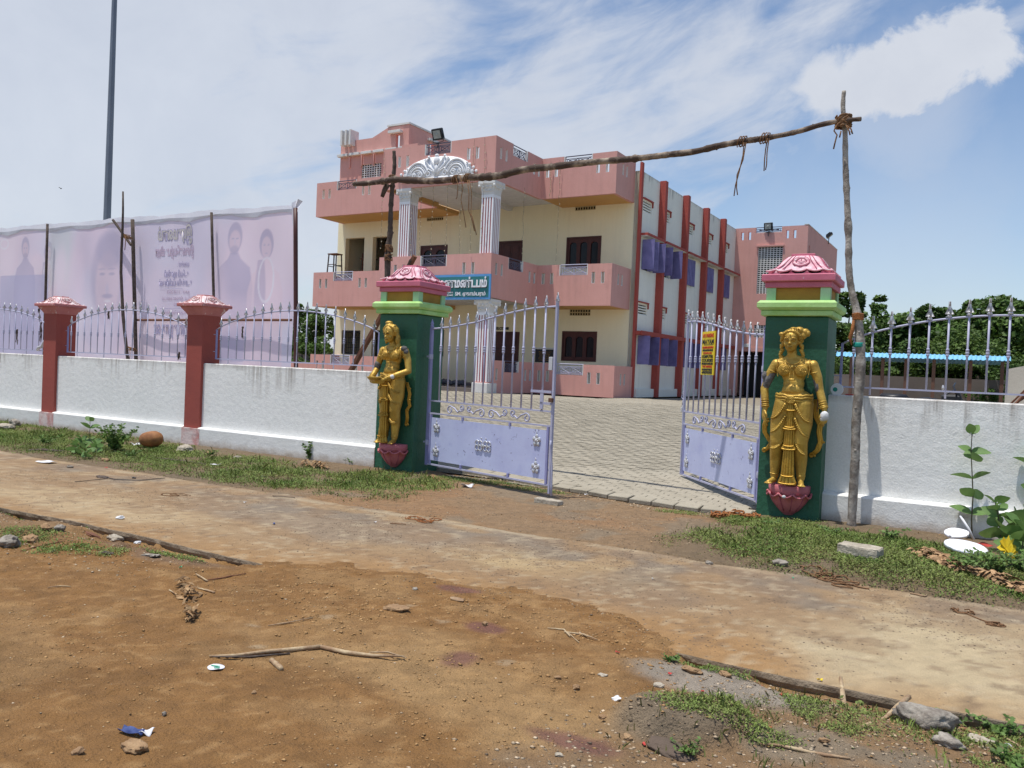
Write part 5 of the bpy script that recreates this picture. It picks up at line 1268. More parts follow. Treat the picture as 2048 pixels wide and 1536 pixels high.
def statue(label, base, variant):
    s = empty('gold_statue', base, label=label, cat='statue', group='gold statues on the gate pillars')
    body = MB(); y0 = -.115
    if variant == 'right':
        hc = (-.028, y0 - .045, 1.535); yaw, tilt = .0, .05
        sh = ((-.178, y0, 1.290), (.195, y0, 1.290)); chest = (.005, y0, 1.245); waist = (.012, y0 - .01, 1.085); hip = (.022, y0, .915)
        kn = ((-.128, y0 - .03, .47), (.112, y0 - .03, .47)); an = ((-.142, y0, .085), (.128, y0, .085))
        el = ((-.290, y0 - .01, 1.02), (.278, y0 - .01, 1.02)); wr = ((-.262, y0 - .06, .815), (.338, y0 - .05, .835)); pm = ((-.268, y0 - .075, .745), (.348, y0 - .07, .765))
    else:
        hc = (-.020, y0 - .06, 1.525); yaw, tilt = -.20, .26
        sh = ((-.178, y0, 1.290), (.195, y0, 1.290)); chest = (.005, y0 - .01, 1.24); waist = (.005, y0 - .015, 1.08); hip = (.0, y0, .915)
        kn = ((-.085, y0 - .03, .47), (.085, y0 - .03, .47)); an = ((-.095, y0, .085), (.075, y0, .085))
        el = ((-.265, y0 - .02, 1.03), (.285, y0 - .02, 1.02)); wr = ((-.215, y0 - .20, .895), (.06, y0 - .22, .905)); pm = ((-.165, y0 - .245, .865), (-.005, y0 - .25, .865))
    _, face = head(body, hc, yaw, tilt, 1.07); face.build('face_lines', M_faceshade, s, True)
    capsule(body, (hc[0] * .5, y0, 1.33), (hc[0], y0 - .01, 1.46), .052, .050)
    body.ball(chest, (.155, .090, .128), n=22); capsule(body, sh[0], sh[1], .050, .050, 16); capsule(body, (hc[0] * .6, y0, 1.37), sh[0], .040, .040, 12); capsule(body, (hc[0] * .6, y0, 1.37), sh[1], .040, .040, 12)
    body.ball((chest[0] - .088, chest[1] - .070, 1.225), (.070, .058, .067), n=16); body.ball((chest[0] + .088, chest[1] - .070, 1.225), (.070, .058, .067), n=16)
    body.ball((chest[0], y0, 1.17), (.122, .080, .10), n=18); body.ball(waist, (.110, .080, .10), n=18); body.ball((waist[0], waist[1] - .03, 1.015), (.115, .072, .085), n=18)
    body.ball(hip, (.195, .118, .120), n=22)
    for i in (0, 1):
        sg = (-1, 1)[i]; hx = hip[0] + sg * .085
        chain(body, [(hx, y0, .87), ((hx + kn[i][0]) / 2 + sg * .012, y0 - .01, .67), kn[i], ((kn[i][0] + an[i][0]) / 2, y0 + .005, .27), an[i]], [.116, .102, .076, .066, .044], 18)
        capsule(body, (an[i][0], y0 - .01, .045), (an[i][0] + sg * .035, y0 - .135, .026), .034, .024, 10)
        for k in range(5): capsule(body, (an[i][0] + sg * .03 + (k - 2) * .0145, y0 - .14, .020), (an[i][0] + sg * .042 + (k - 2) * .015, y0 - .165 + abs(k - (1 if sg > 0 else 3)) * .006, .016), .0105, .008, 8)
        chain(body, [sh[i], ((sh[i][0] + el[i][0]) / 2 + sg * .008, y0, 1.17), el[i]], [.056, .049, .041], 14)
        chain(body, [el[i], tuple((a + b) / 2 for a, b in zip(el[i], wr[i])), wr[i]], [.042, .041, .029], 14)
    if variant == 'right':
        hand(body, wr[0], pm[0], 1, .75, (0, -.15, -1), out=(.55, -.8, 0)); hand(body, wr[1], pm[1], -1, .55, (.05, -.35, -1), out=(-.7, -.7, 0))
    else:
        hand(body, wr[0], pm[0], 1, .5, (.9, -.4, -.1), out=(0, -.35, 1)); hand(body, wr[1], pm[1], -1, .35, (-1, -.25, -.1), out=(0, -.3, 1))
    sculpt(body, 'body', M_gold, s)
    # hair
    hm = MB(); hx, hy, hz = hc
    for k in range(13):
        a = math.pi * (k / 12); hm.ball((hx - .092 * math.cos(a), hy - .045 + .03 * math.cos(a) ** 2, hz + .028 + .078 * math.sin(a)), (.025, .028, .022), n=8)
    hm.ball((hx, hy + .02, hz + .065), (.092, .09, .07), n=16)
    for sgn in (-1, 1):
        L = 10
        for k in range(L):
            t = k / (L - 1); hm.ball((hx + sgn * (.088 + .030 * t + .010 * math.sin(k * 2.1)), hy + .02 + .05 * t, hz + .03 - (.22 if variant == 'right' else (.15 if sgn < 0 else .28)) * t), (.023 + .008 * math.sin(k * 2.6), .028, .022), n=8)
    if variant == 'right':
        for (a, b, c, r) in ((.075, .0, .115, (.055, .05, .042)), (.135, .01, .100, (.042, .045, .040)), (.120, .0, .06, (.035, .04, .04)), (.02, -.01, .125, (.045, .04, .028)), (-.10, -.02, .075, (.03, .03, .022)), (.165, .0, .085, (.026, .03, .034))): hm.ball((hx + a, hy + b, hz + c), r, n=12)
    else:
        for (a, b, c, r) in ((-.02, .0, .115, (.062, .055, .036)), (-.03, .0, .150, (.056, .052, .028)), (.05, .0, .10, (.045, .05, .03)), (.09, .02, .03, (.03, .05, .07)), (.11, .03, -.08, (.028, .05, .08)), (.115, .04, -.18, (.03, .045, .07))): hm.ball((hx + a, hy + b, hz + c), r, n=12)
    ho = sculpt(hm, 'hair', M_gold, s, .006, 1)
    jm = MB()
    if variant == 'right': beads(jm, [(hx + .01 + .085 * math.cos(t), hy - .05, hz + .11 + .05 * math.sin(t) - .05 * t / 3) for t in np.linspace(.2, 2.2, 8)], .0085, .014); beads(jm, [(hx + .05, hy - .055, hz + .105), (hx + .10, hy - .055, hz + .06), (hx + .105, hy - .04, hz + .01)], .009, .014)
    beads(jm, [(hx + .088 * math.cos(a), hy - .058, hz + .052 + .05 * math.sin(a)) for a in np.linspace(.1, math.pi - .1, 10)], .006, .012)
    jm.ball((hx, hy - .088, hz + .062), (.008, .007, .017), n=8); jm.build('hair_beads', M_gold, ho, True)['kind'] = 'stuff'
    # bodice, necklaces, armlets
    m = MB()
    for sgn in (-1, 1):
        cx_, cz_ = chest[0] + sgn * .088, 1.225
        for R_1 in (.050, .036, .022): m.tube([(cx_ + R_1 * math.cos(t), chest[1] - .070 - .056 * math.sqrt(max(.02, 1 - (R_1 / .068) ** 2)) - .001, cz_ + R_1 * math.sin(t)) for t in np.linspace(0, 2 * math.pi, 18)], .0055, 6)
        m.ball((cx_, chest[1] - .128, cz_), (.014, .008, .014), n=10)
    m.build('bodice', M_gold, s, True)
    m = MB()
    for (w, d) in ((.075, .055), (.105, .085)):
        beads(m, [(chest[0] + w * math.sin(t), y0 - .068 - .030 * math.cos(t), 1.345 - d * math.cos(t)) for t in np.linspace(-1.45, 1.45, 16)], .0065, .013)
    beads(m, [(chest[0] - .014, y0 - .125, 1.25), (chest[0] - .022, y0 - .128, 1.14)], .0065, .012); beads(m, [(chest[0] + .010, y0 - .125, 1.25), (chest[0] + .028, y0 - .128, 1.14)], .0065, .012)
    beads(m, [(chest[0] - .16, y0 - .055, 1.34), (chest[0] - .165, y0 - .065, 1.24), (chest[0] - .15, y0 - .07, 1.16)], .007, .013); beads(m, [(chest[0] + .165, y0 - .055, 1.34), (chest[0] + .170, y0 - .065, 1.24), (chest[0] + .155, y0 - .07, 1.16)], .007, .013)
    m.ball((chest[0] + .002, y0 - .130, 1.26), (.014, .010, .018), n=8); m.ball((chest[0] + .003, y0 - .125, 1.128), (.04, .010, .012), n=8)
    m.build('necklace', M_gold, s, True)['kind'] = 'stuff'
    m = MB()
    def ring(p, q, t, r, rt):
        p, q = Vector(p), Vector(q); d = (q - p).normalized(); c = p.lerp(q, t); u = d.orthogonal().normalized(); w = d.cross(u)
        m.tube([c + (u * math.cos(a) + w * math.sin(a)) * r for a in np.linspace(0, 2 * math.pi, 16)], rt, 6)
    for i in (0, 1):
        ring(sh[i], el[i], .30, .049, .006)
        for t in (.62, .74, .86, .94): ring(el[i], wr[i], t, .036, .0080)
        ring(kn[i], an[i], .93, .044, .008)
    each(m, 'bangle', M_gold, s, True)
    # skirt: pleated middle fall, beaded swags, belt
    m = MB(); px = hip[0] - .015 if variant == 'right' else hip[0] - .045
    fallx = lambda z: px + (0.0 if variant == 'right' else -.03) * (1 - z / .9)
    for (za, zb, w0, w1) in ((.88, .80, .028, .060), (.80, .62, .045, .050), (.655, .60, .045, .066), (.60, .42, .050, .054), (.445, .385, .050, .072), (.39, .10, .052, .064), (.12, .02, .060, .088)):
        for k in range(5):
            f = (k - 2) / 2; ya = y0 - .105 + .02 * f * f
            capsule(m, (fallx(za) + f * w0 * .8, ya, za), (fallx(zb) + f * w1 * .8, ya, zb + .01), w0 * .26, w1 * .30, 8)
        m.tube([(fallx(zb) + w1 * math.sin(t), y0 - .112 - .014 * math.cos(t), zb + .012 - .012 * math.cos(t)) for t in np.linspace(-1.4, 1.4, 10)], .0095, 6)
    m.build('pleated_fall', M_golddark, s, True)
    m = MB()
    def swag(i, za, zb, xo):
        sg = (-1, 1)[i]; x0_ = fallx(za) + sg * .05; pts = []
        for t in np.linspace(0, 1, 14):
            x = x0_ + (xo - x0_) * t; z = za + (zb - za) * t - .045 * math.sin(math.pi * t * .9)
            lx = hip[0] + sg * .085 + (kn[i][0] - hip[0] - sg * .085) * (0.87 - z) / .40 if z > .47 else kn[i][0] + (an[i][0] - kn[i][0]) * (.47 - z) / .385
            rad = float(np.interp(z, [.085, .27, .47, .67, .90], [.044, .066, .076, .102, .118])); dx = min(.98, abs(x - lx) / rad)
            pts.append((lx + math.copysign(dx * rad, x - lx), y0 - .02 - (rad + .004) * math.sqrt(1 - dx * dx) * (.95), z))
        beads(m, [(a, b - .006, c) for a, b, c in pts], .0125, .020); m.tube([(a, b + .000, c + .016) for a, b, c in pts], .010, 5)
    if variant == 'right':
        for za, zb, xo in ((.86, .72, -.195), (.73, .575, -.185), (.50, .40, -.175)): swag(0, za, zb, xo)
        for za, zb, xo in ((.86, .70, .205), (.71, .55, .185), (.50, .36, .165)): swag(1, za, zb, xo)
    else:
        for za, zb, xo in ((.84, .78, -.17), (.60, .62, -.15), (.36, .33, -.13)): swag(0, za, zb, xo)
        for za, zb, xo in ((.86, .73, .18), (.70, .58, .17), (.40, .31, .14)): swag(1, za, zb, xo)
    m.build('beaded_swags', M_gold, s, True)['kind'] = 'stuff'
    m = MB()
    for (dz, r) in ((.0, .016), (-.028, .014), (.026, .013)):
        m.tube([(hip[0] + .183 * math.sin(t), y0 - .118 * math.cos(t), .925 + dz + .018 * abs(math.sin(t)) + .004 * math.sin(9 * t)) for t in np.linspace(-1.75, 1.75, 30)], r, 8)
    for R_1 in (.045, .030, .014): m.tube([(px + R_1 * math.cos(t), y0 - .130, .915 + R_1 * .8 * math.sin(t)) for t in np.linspace(0, 2 * math.pi, 16)], .007, 6)
    beads(m, [(hip[0] + .185 * math.sin(t), y0 - .124 * math.cos(t), .880) for t in np.linspace(-1.5, 1.5, 24)], .008, .016)
    m.build('belt', M_gold, s, True)
    # flying scarf ends pressed against the pillar
    def scarf(pts, w, name='scarf_end'):
        m = MB()
        for k in (-1, 0, 1):
            m.tube([(a + k * w * .30, b, c) for a, b, c in pts], [w * .22] * len(pts), 8)
        for (a, b, c) in pts[1::2]: m.ball((a + w * .5, b, c), (w * .30, .02, w * .26), n=8)
        e = pts[-1]; m.tube([(e[0] + .03 * (1 - u) * math.cos(u * 8) * 1.0, e[1], e[2] + .03 * (1 - u) * math.sin(u * 8)) for u in np.linspace(0, .85, 12)], .012, 6)
        return m.build(name, M_golddark, s, True)
    if variant == 'right':
        scarf([(-.262, -.05, .70), (-.285, -.045, .62), (-.280, -.04, .54), (-.235, -.04, .47), (-.205, -.04, .43), (-.235, -.04, .375), (-.275, -.04, .34)], .052)
        scarf([(.225, -.05, .93), (.235, -.05, .84), (.245, -.045, .74), (.285, -.04, .66), (.280, -.04, .58), (.300, -.04, .48), (.270, -.04, .39), (.215, -.04, .33)], .056)
        m = MB(); chain(m, [(-.222, y0, 1.19), (-.258, y0 - .006, 1.11), (-.282, y0 - .01, 1.04)], [.049, .048, .042], 12); m.ball((-.292, y0 - .03, 1.16), (.03, .03, .05), n=8); m.ball((-.262, y0 - .045, 1.10), (.022, .02, .06), n=8)
        m.build('bare_mortar_arm', M_mortar, s, True)
        m = MB(); chain(m, [(.245, y0, 1.14), (.262, y0 - .006, 1.08), (.275, y0 - .01, 1.02)], [.045, .044, .040], 12); m.ball((.255, y0 - .04, 1.06), (.02, .014, .05), n=8); m.build('bare_mortar_arm', M_mortar, s, True)
        m = MB(); m.ball((.350, y0 - .105, .765), (.045, .028, .052), n=12); m.ball((.332, y0 - .095, .735), (.03, .03, .03), n=8); m.build('broken_plaster_hand', M_plaster, s, True)
        m = MB(); m.tube([(.255, y0, .99), (.262, y0 - .01, .90), (.258, y0, .80)], .005, 5); m.tube([(.275, y0, 1.0), (.30, y0 - .01, .95), (.315, y0, .90)], .004, 5); m.build('rusty_rod', M_rust, s, True)
    else:
        scarf([(.20, -.05, .86), (.235, -.05, .78), (.255, -.045, .70), (.235, -.04, .62), (.26, -.04, .54), (.21, -.04, .48), (.225, -.04, .38), (.215, -.04, .28)], .050)
        scarf([(-.17, -.05, .66), (-.185, -.045, .55), (-.175, -.04, .45), (-.165, -.04, .32), (-.15, -.04, .30)], .036)
        m = MB(); m.ball((.205, y0 - .035, 1.325), (.052, .045, .040), n=10); m.ball((.235, y0 - .03, 1.285), (.035, .04, .04), n=8); m.build('bare_mortar_arm', M_mortar, s, True)
        m = MB(); chain(m, [(-.25, y0 - .02, 1.10), (-.258, y0 - .02, 1.05)], [.048, .047], 12); m.build('bare_mortar_arm', M_mortar, s, True)
        m = MB(); m.ball((.13, y0 - .175, .935), (.035, .040, .034), n=10); m.build('bare_plaster_wrist', M_plaster, s, True)
        m = MB(); m.lathe([(.03, -.035), (.065, -.02), (.095, .012), (.105, .026), (.098, .028), (.085, .012), (.05, .0), (.01, -.004)], 22, c=(-.095, y0 - .285, .895)); m.ball((-.095, y0 - .285, .905), (.05, .05, .02), n=10); m.build('offering_bowl', M_gold, s, True)
    # lotus bracket
    n = 40; vs = []; fs = []; prof = [(.045, -.335), (.085, -.300), (.10, -.285), (.165, -.20), (.205, -.115), (.215, -.085), (.232, -.075)]
    for j, (r, z) in enumerate(prof):
        for k in range(n):
            a = math.pi + math.pi * k / (n - 1); petal = abs(math.sin(a * 3.5)); rr = r * (1 + .06 * petal * (j > 1)); zz = z + (-.035 * petal if j >= 5 else 0)
            vs.append((rr * math.cos(a), rr * math.sin(a) * .95, zz))
    for j in range(len(prof) - 1):
        for k in range(n - 1): fs.append((j * n + k, j * n + k + 1, (j + 1) * n + k + 1, (j + 1) * n + k))
    m = MB(); m.add(vs, fs); m.lathe([(.150, -.155), (.195, -.115), (.214, -.078), (.218, -.012), (.205, -.003)], 40, c=(0, 0, 0)); m.build('lotus_bracket', M_lotusbase, s, True)
    m = MB(); g = MB()
    for k in range(5):
        a0 = math.pi + math.pi * (k + .5) / 5; hw_ = math.pi / 10
        m.tube([(.228 * math.cos(a0 + u * hw_), .222 * math.sin(a0 + u * hw_), -.088 - .040 * (1 - u * u)) for u in np.linspace(-1, 1, 9)], .012, 6)
        g.tube([(r * 1.02 * math.cos(a0 + hw_), r * .98 * math.sin(a0 + hw_), z) for r, z in ((.216, -.10), (.200, -.14), (.165, -.20), (.10, -.285))], .0055, 5)
    each(m, 'petal_lip', M_lotusbase, s, True); each(g, 'petal_seam', M_roseline, s, True)
    if variant == 'right': m = MB(); m.ball((-.01, -.245, -.115), (.022, .012, .018), n=8); m.build('chipped_petal_tip', M_plaster, s, True)
    return s
statue('gold painted woman statue on the right gate pillar, arms hanging, hair bun to one side', (-1.575, 9.13, .385), 'right')
statue('gold painted woman statue on the left gate pillar, holding an offering bowl in both hands', (-6.905, 9.13, .385), 'left')
# ------------------------------------------------------------------ banner on a wooden frame
BY = 11.6
bn = empty('flex_banner', (-11.35, BY, 0), label='huge lavender flex banner seen from behind, stretched on a timber frame behind the wall', cat='banner')
BL, BT, BB = 13.5, 4.44, .45
def sheet_grid(x0, x1, z0, z1, yf, nx, nz):
    vs = []; fs = []
    for j in range(nz + 1):
        for i in range(nx + 1):
            x = x0 + (x1 - x0) * i / nx; z = z0 + (z1 - z0) * j / nz; vs.append((x, yf(x, z), z))
    for j in range(nz):
        for i in range(nx): a = j * (nx + 1) + i; fs.append((a, a + 1, a + nx + 2, a + nx + 1))
    return vs, fs
def by(x, z): return 0.014 * math.sin(x * 1.9 + z * .7) + .005 * math.sin(x * 5.3 - z * 2.2) + .006 * math.sin((x + z) * 3.1)
BX = np.linspace(-BL, 0, 560); BZ = np.linspace(BB, BT, 175); GX, GZ = np.meshgrid(BX, BZ)
def bxz(px, py): g = gy(px, py, BY); return (g[0] + 11.35, g[2])
base = np.array([0.70, 0.64, 0.745]) + (np.array([0.78, 0.63, 0.73]) - np.array([0.70, 0.64, 0.745])) * sst(fbm(GX, GZ, .55, 4, 401), .42, .66)[..., None]
base = base + (np.array([0.57, 0.57, 0.72]) - base) * (sst(fbm(GX, GZ, .5, 3, 402), .5, .7) * .5)[..., None]
def paint(m, col, k=1.0):
    global base
    base = base + (np.array(col) - base) * (np.clip(m, 0, 1)[..., None] * k)
def eM(px, py, a, b, soft=.10, dx=0, dz=0):
    x, z = bxz(px, py); d = np.sqrt(((GX - x - dx) / a) ** 2 + ((GZ - z - dz) / b) ** 2); return 1 - sst(d, 1 - soft, 1 + soft)
def pM(px, py, sc, poly, soft=.03):      # soft polygon given as left/right edges by height
    x, z = bxz(px, py); zz = (GZ - z) / sc; zs = [p[0] for p in poly]; l = np.interp(zz, zs, [p[1] for p in poly]); r = np.interp(zz, zs, [p[2] for p in poly]); u = (GX - x) / sc
    return sst(u, l - soft, l + soft) * (1 - sst(u, r - soft, r + soft)) * (zz > zs[0]) * (zz < zs[-1])
V1, V2, V3, PK, PL2 = (0.50, 0.45, 0.60), (0.44, 0.40, 0.545), (0.57, 0.52, 0.67), (0.73, 0.59, 0.68), (0.74, 0.70, 0.79)
def man(px, py, sc, k=.85):
    paint(pM(px, py, sc, [(-2.6, -.62, .60), (-1.0, -.58, .58), (-.62, -.46, .48), (-.42, -.18, .2), (-.30, -.12, .12)]), V1, k)
    paint(eM(px, py, .21 * sc, .33 * sc, .08, 0, .03 * sc), V2, k * .9); paint(eM(px, py, .16 * sc, .23 * sc, .14, .0, -.04 * sc), PK, k * .75)
    paint(eM(px, py, .13 * sc, .10 * sc, .3, 0, -.24 * sc), V2, k * .7)
    for s_ in (-1, 1): paint(eM(px, py, .038 * sc, .018 * sc, .4, s_ * .065 * sc, .01 * sc), V2, k)
    paint(eM(px, py, .028 * sc, .07 * sc, .5, 0, -.05 * sc), V3, k * .5)
def woman(px, py, sc, k=.85):
    paint(pM(px, py, sc, [(-2.6, -.55, .58), (-1.0, -.50, .52), (-.62, -.38, .40), (-.44, -.14, .15), (-.30, -.10, .10)]), PK, k * .8)
    paint(pM(px, py, sc, [(-2.0, -.30, .05), (-.9, -.30, .02), (-.3, -.24, -.05)]), V2, k * .7); paint(eM(px, py, .205 * sc, .32 * sc, .08, 0, .03 * sc), V2, k)
    paint(eM(px, py, .145 * sc, .235 * sc, .12, .0, -.05 * sc), PK, k * .85)
    for s_ in (-1, 1): paint(eM(px, py, .035 * sc, .014 * sc, .4, s_ * .06 * sc, .01 * sc), V2, k)
    paint(eM(px, py, .04 * sc, .014 * sc, .4, 0, -.17 * sc), V2, k * .7)
    for r1, r2, kk in ((.24, .50, .8), (.17, .40, 0)): paint(eM(px, py, r1 * sc, r2 * sc, .05, .02 * sc, -.75 * sc) - eM(px, py, (r1 - .045) * sc, (r2 - .05) * sc, .05, .02 * sc, -.74 * sc), PL2, kk)
man(470, 478, .95); woman(532, 490, .92); man(52, 497, .78, .8); woman(97, 505, .76, .8)
def rM(p, q, soft=.01): a = bxz(*p); b = bxz(*q); return sst(GX, a[0] - soft, a[0] + soft) * (1 - sst(GX, b[0] - soft, b[0] + soft)) * (1 - sst(GZ, a[1] - soft, a[1] + soft)) * sst(GZ, b[1] - soft, b[1] + soft)
paint(rM((0, 552), (92, 720)), (0.46, 0.44, 0.62), .75); paint(rM((100, 450), (142, 570), .25), (0.58, 0.62, 0.66), .6); paint(rM((272, 440), (424, 640), .02), (0.60, 0.57, 0.71), .6)
paint(rM((150, 455), (262, 600), .30), V3, .55)
paint(eM(215, 555, .62, 1.02, .18), V2, .50); paint(eM(215, 575, .44, .80, .16), PK, .62); paint(eM(222, 500, .50, .42, .25), V2, .60)
for s_ in (-1, 1): paint(eM(215, 548, .10, .03, .5, s_ * .17), V2, .8); paint(eM(215, 538, .13, .02, .5, s_ * .17), V2, .6)
paint(eM(215, 580, .06, .14, .5), V3, .5); paint(eM(215, 592, .20, .05, .4), V2, .75); paint(eM(215, 602, .13, .03, .4), PL2, .8); paint(eM(212, 660, .9, .5, .2), V3, .4)
paint(eM(400, 690, .55, .45, .2), V1, .5); paint(eM(8, 488, .20, .14, .06) - eM(8, 488, .15, .10, .08), PL2, .8); paint(eM(450, 680, .5, .8, .3), V2, .4)
for (px, py, a_, b_) in ((430, 600, .35, .8), (460, 630, .9, .35), (150, 560, .3, .8), (120, 540, .25, .5)): paint(eM(px, py, a_, b_, .6), (0.80, 0.66, 0.78), .55)
co = np.stack([GX, np.vectorize(by)(GX, GZ), GZ], -1).reshape(-1, 3); ii = np.arange(GX.size).reshape(GX.shape); q = np.stack([ii[:-1, :-1], ii[:-1, 1:], ii[1:, 1:], ii[1:, :-1]], -1).reshape(-1, 4)
me = bpy.data.meshes.new('banner_sheet'); me.vertices.add(len(co)); me.vertices.foreach_set('co', co.astype(np.float32).ravel()); me.loops.add(q.size); me.loops.foreach_set('vertex_index', q.ravel().astype(np.int32))
me.polygons.add(len(q)); me.polygons.foreach_set('loop_start', np.arange(0, q.size, 4, dtype=np.int32)); me.polygons.foreach_set('loop_total', np.full(len(q), 4, np.int32))
base = np.clip(base * np.array([1.30, 1.27, 1.22]), 0, .95)
at = me.color_attributes.new('tint', 'FLOAT_COLOR', 'POINT'); at.data.foreach_set('color', np.concatenate([base.reshape(-1, 3), np.ones((GX.size, 1))], 1).ravel().astype(np.float32))
me.polygons.foreach_set('use_smooth', [True] * len(q)); me.update()
link_mesh('banner_sheet', me, mat('printed_flex_seen_from_behind', (0.6, 0.55, 0.7), 0.55, attr='tint', fine=0.0, trans=.25), bn)
def btext(s, px, py, size, fit, mm, bold=0.004, d=.006):
    x, z = bxz(px, py); o = text('lettering', s, size, (0, 0, 0), (0, 0, 0), mm, bn, .0, bold, fit=fit, align='CENTER', mirror=True)
    for v in o.data.vertices: X, Z = v.co.x + x, v.co.y + z; v.co = (X, by(X, Z) - d, Z)
    o.data.update(); return o
btext('இருமணம்', 349, 478.4, .34, 1.16, M_print1, .030, .004); btext('இருமணம்', 349, 478, .34, 1.12, M_printgold, .012, .008); btext('இணையேற்பு விழா', 348, 510, .24, 1.24, M_print3, .012); btext('மணமக்கள் :', 366, 533, .14, .36, M_print1)
btext('உ.பேபி ஷாலினி', 352, 553, .17, .75, M_print1, .006); btext('உ.சத்தியப்பிரியன்', 350, 571, .17, 1.05, M_print1, .006); btext('நாள் : 11.09.2019', 356, 587, .10, .72, M_print3, .001); btext('இடம் : திருமண மண்டபம்', 352, 600, .10, .92, M_print3, .001); btext('நேரம்', 354, 611, .09, .25, M_print3, .001)
btext('அன்புநாதன்', 346, 668, .34, 1.25, M_print1, .01); btext('வாழ்த்தும் நெஞ்சங்கள்', 350, 627, .08, .7, M_print3, .001)
for py in (578, 617):
    x, z = bxz(320, py); m = MB()
    for k in range(12): X0, X1 = x + k * .06, x + k * .06 + .06; m.add([(X0, by(X0, z) - .006, z - .004), (X1, by(X1, z) - .006, z - .004), (X1, by(X1, z) - .006, z + .004), (X0, by(X0, z) - .006, z + .004)], [(0, 1, 2, 3)])
    m.build('printed_rule', M_print1, bn)

m = MB(); vs = []; n = 90
for i in range(n + 1):
    x = -BL + (BL + .02) * i / n; dz = .035 * math.sin(x * 2.1) + .02 * math.sin(x * 6.7) + .02 * math.sin(x * 13)
    h = .10 + .03 * math.sin(x * 3.7)
    for (dy, z) in ((-.010, BT - h + dz * .5), (-.022, BT - h * .45), (-.016, BT + .05 + dz * .4), (.03, BT + .02)): vs.append((x, by(x, BT) + dy, z))
fs = [(i * 4 + k, i * 4 + k + 1, i * 4 + k + 5, i * 4 + k + 4) for i in range(n) for k in range(3)]
m.add(vs, fs); m.build('folded_top_hem', M_bannerwhite, bn, False)
m = MB(); m.add([(.0, -.06, 4.36), (.16, -.09, 4.42), (.20, -.05, 4.52), (.12, -.10, 4.56), (.02, -.04, 4.55), (-.06, -.08, 4.50), (.05, -.12, 4.15), (-.04, -.05, 4.05)], [(0, 1, 2, 3), (0, 3, 4, 5), (0, 5, 7, 6), (0, 6, 1)]); m.build('loose_corner', M_bannerwhite, bn)
# frame: posts and one rail on the near side of the sheet
def post(px0, py0, px1, py1, y, r, mm, name='frame_post', zlow=0.1, wob=0.0, par=bn, n=8):
    a, b = gy(px0, py0, y), gy(px1, py1, y); d = (b - a); k = (zlow - a[2]) / d[2]; b = a + d * k
    pts = [Vector(a + (b - a) * t) + Vector((wob * math.sin(7 * t), 0, 0)) for t in np.linspace(0, 1, 9)]
    m = MB(); pts = [p - (par.location if par else Vector()) for p in pts]; m.tube(pts, r, n); return m.build(name, mm, par, True)
post(95, 448, 91, 592, 11.48, .030, M_barkdk); post(265, 439, 272, 718, 11.45, .040, M_barkdk); post(423, 425, 428, 620, 11.48, .028, M_barkdk)
post(591, 416, 592, 735, 11.50, .042, M_wooddoor)
a = Vector(gy(272, 640, 11.50)); b = Vector(gy(583, 640, 11.50)); m = MB(); m.tube([a - bn.location, b - bn.location], .024, 6); m.build('frame_rail', M_woodred, bn)
a = Vector(gy(226, 440, 11.46)); b = Vector(gy(262, 490, 11.42)); m = MB(); m.tube([a - bn.location, b - bn.location], .03, 6); m.build('frame_brace', M_barkdk, bn)
fp = empty('bent_dark_pole', tuple(gy(254, 715, 11.22)), label='thin crooked dark pole tied to the banner frame, standing above its top edge', cat='pole')
m = MB(); pts = [Vector(gy(x, y, 11.22)) - fp.location for x, y in ((246, 383), (246, 420), (245, 460), (243, 500), (242, 545), (244, 590), (246, 630), (250, 670), (255, 715))]; pts.append(Vector((.05, 0, -1.3))); m.tube(pts, [.018, .022, .026, .028, .030, .032, .034, .034, .034, .036], 8); m.build('pole', M_barkdk, fp, True)
for (px, py, nm) in ((253, 474, 'upper'), (262, 698, 'lower')):
    g = Vector(gy(px, py, 11.30)); m = MB(); rr = random.Random(px)
    for k in range(9): m.tube([(-.12 + rr.uniform(-.02, .02), rr.uniform(-.05, .05), rr.uniform(-.05, .05)), (0, -.07, rr.uniform(-.05, .05)), (.14, rr.uniform(-.05, .05), rr.uniform(-.06, .04))], .010, 5)
    m.tube([(.05, -.07, 0), (.09, -.08, -.12), (.07, -.08, -.30)], .008, 5)
    o = m.build('rope_lashing', M_rope, None, True); o.location = g; tag(o, nm + ' rope lashing between the crooked dark pole and the banner frame', 'rope', 'rope lashings')

# tall mast far behind the banner
g0 = Vector(EYE + ray(213, 470) * 40 / CAM_F); g0.z = 0.3
ms = empty('light_mast', g0, label='very tall grey tapering light mast rising out of the photo behind the banner', cat='mast')
m = MB(); m.tube([(0, 0, 0), (0, 0, 10), (0, 0, 26)], [.215, .165, .085], 8); m.build('mast_shaft', M_mast, ms)
m = MB(); m.lathe([(.34, 0), (.34, .05), (.25, .08)], 12); m.build('base_plate', M_mast, ms)
m = MB(); m.lathe([(.5, 25.9), (.5, 26.0)], 16)
for k in range(6):
    a = k * math.pi / 3; m.bx(.5 * math.cos(a) - .15, .5 * math.cos(a) + .15, .5 * math.sin(a) - .15, .5 * math.sin(a) + .15, 25.6, 25.85)
m.build('lamp_ring', M_mast, ms)

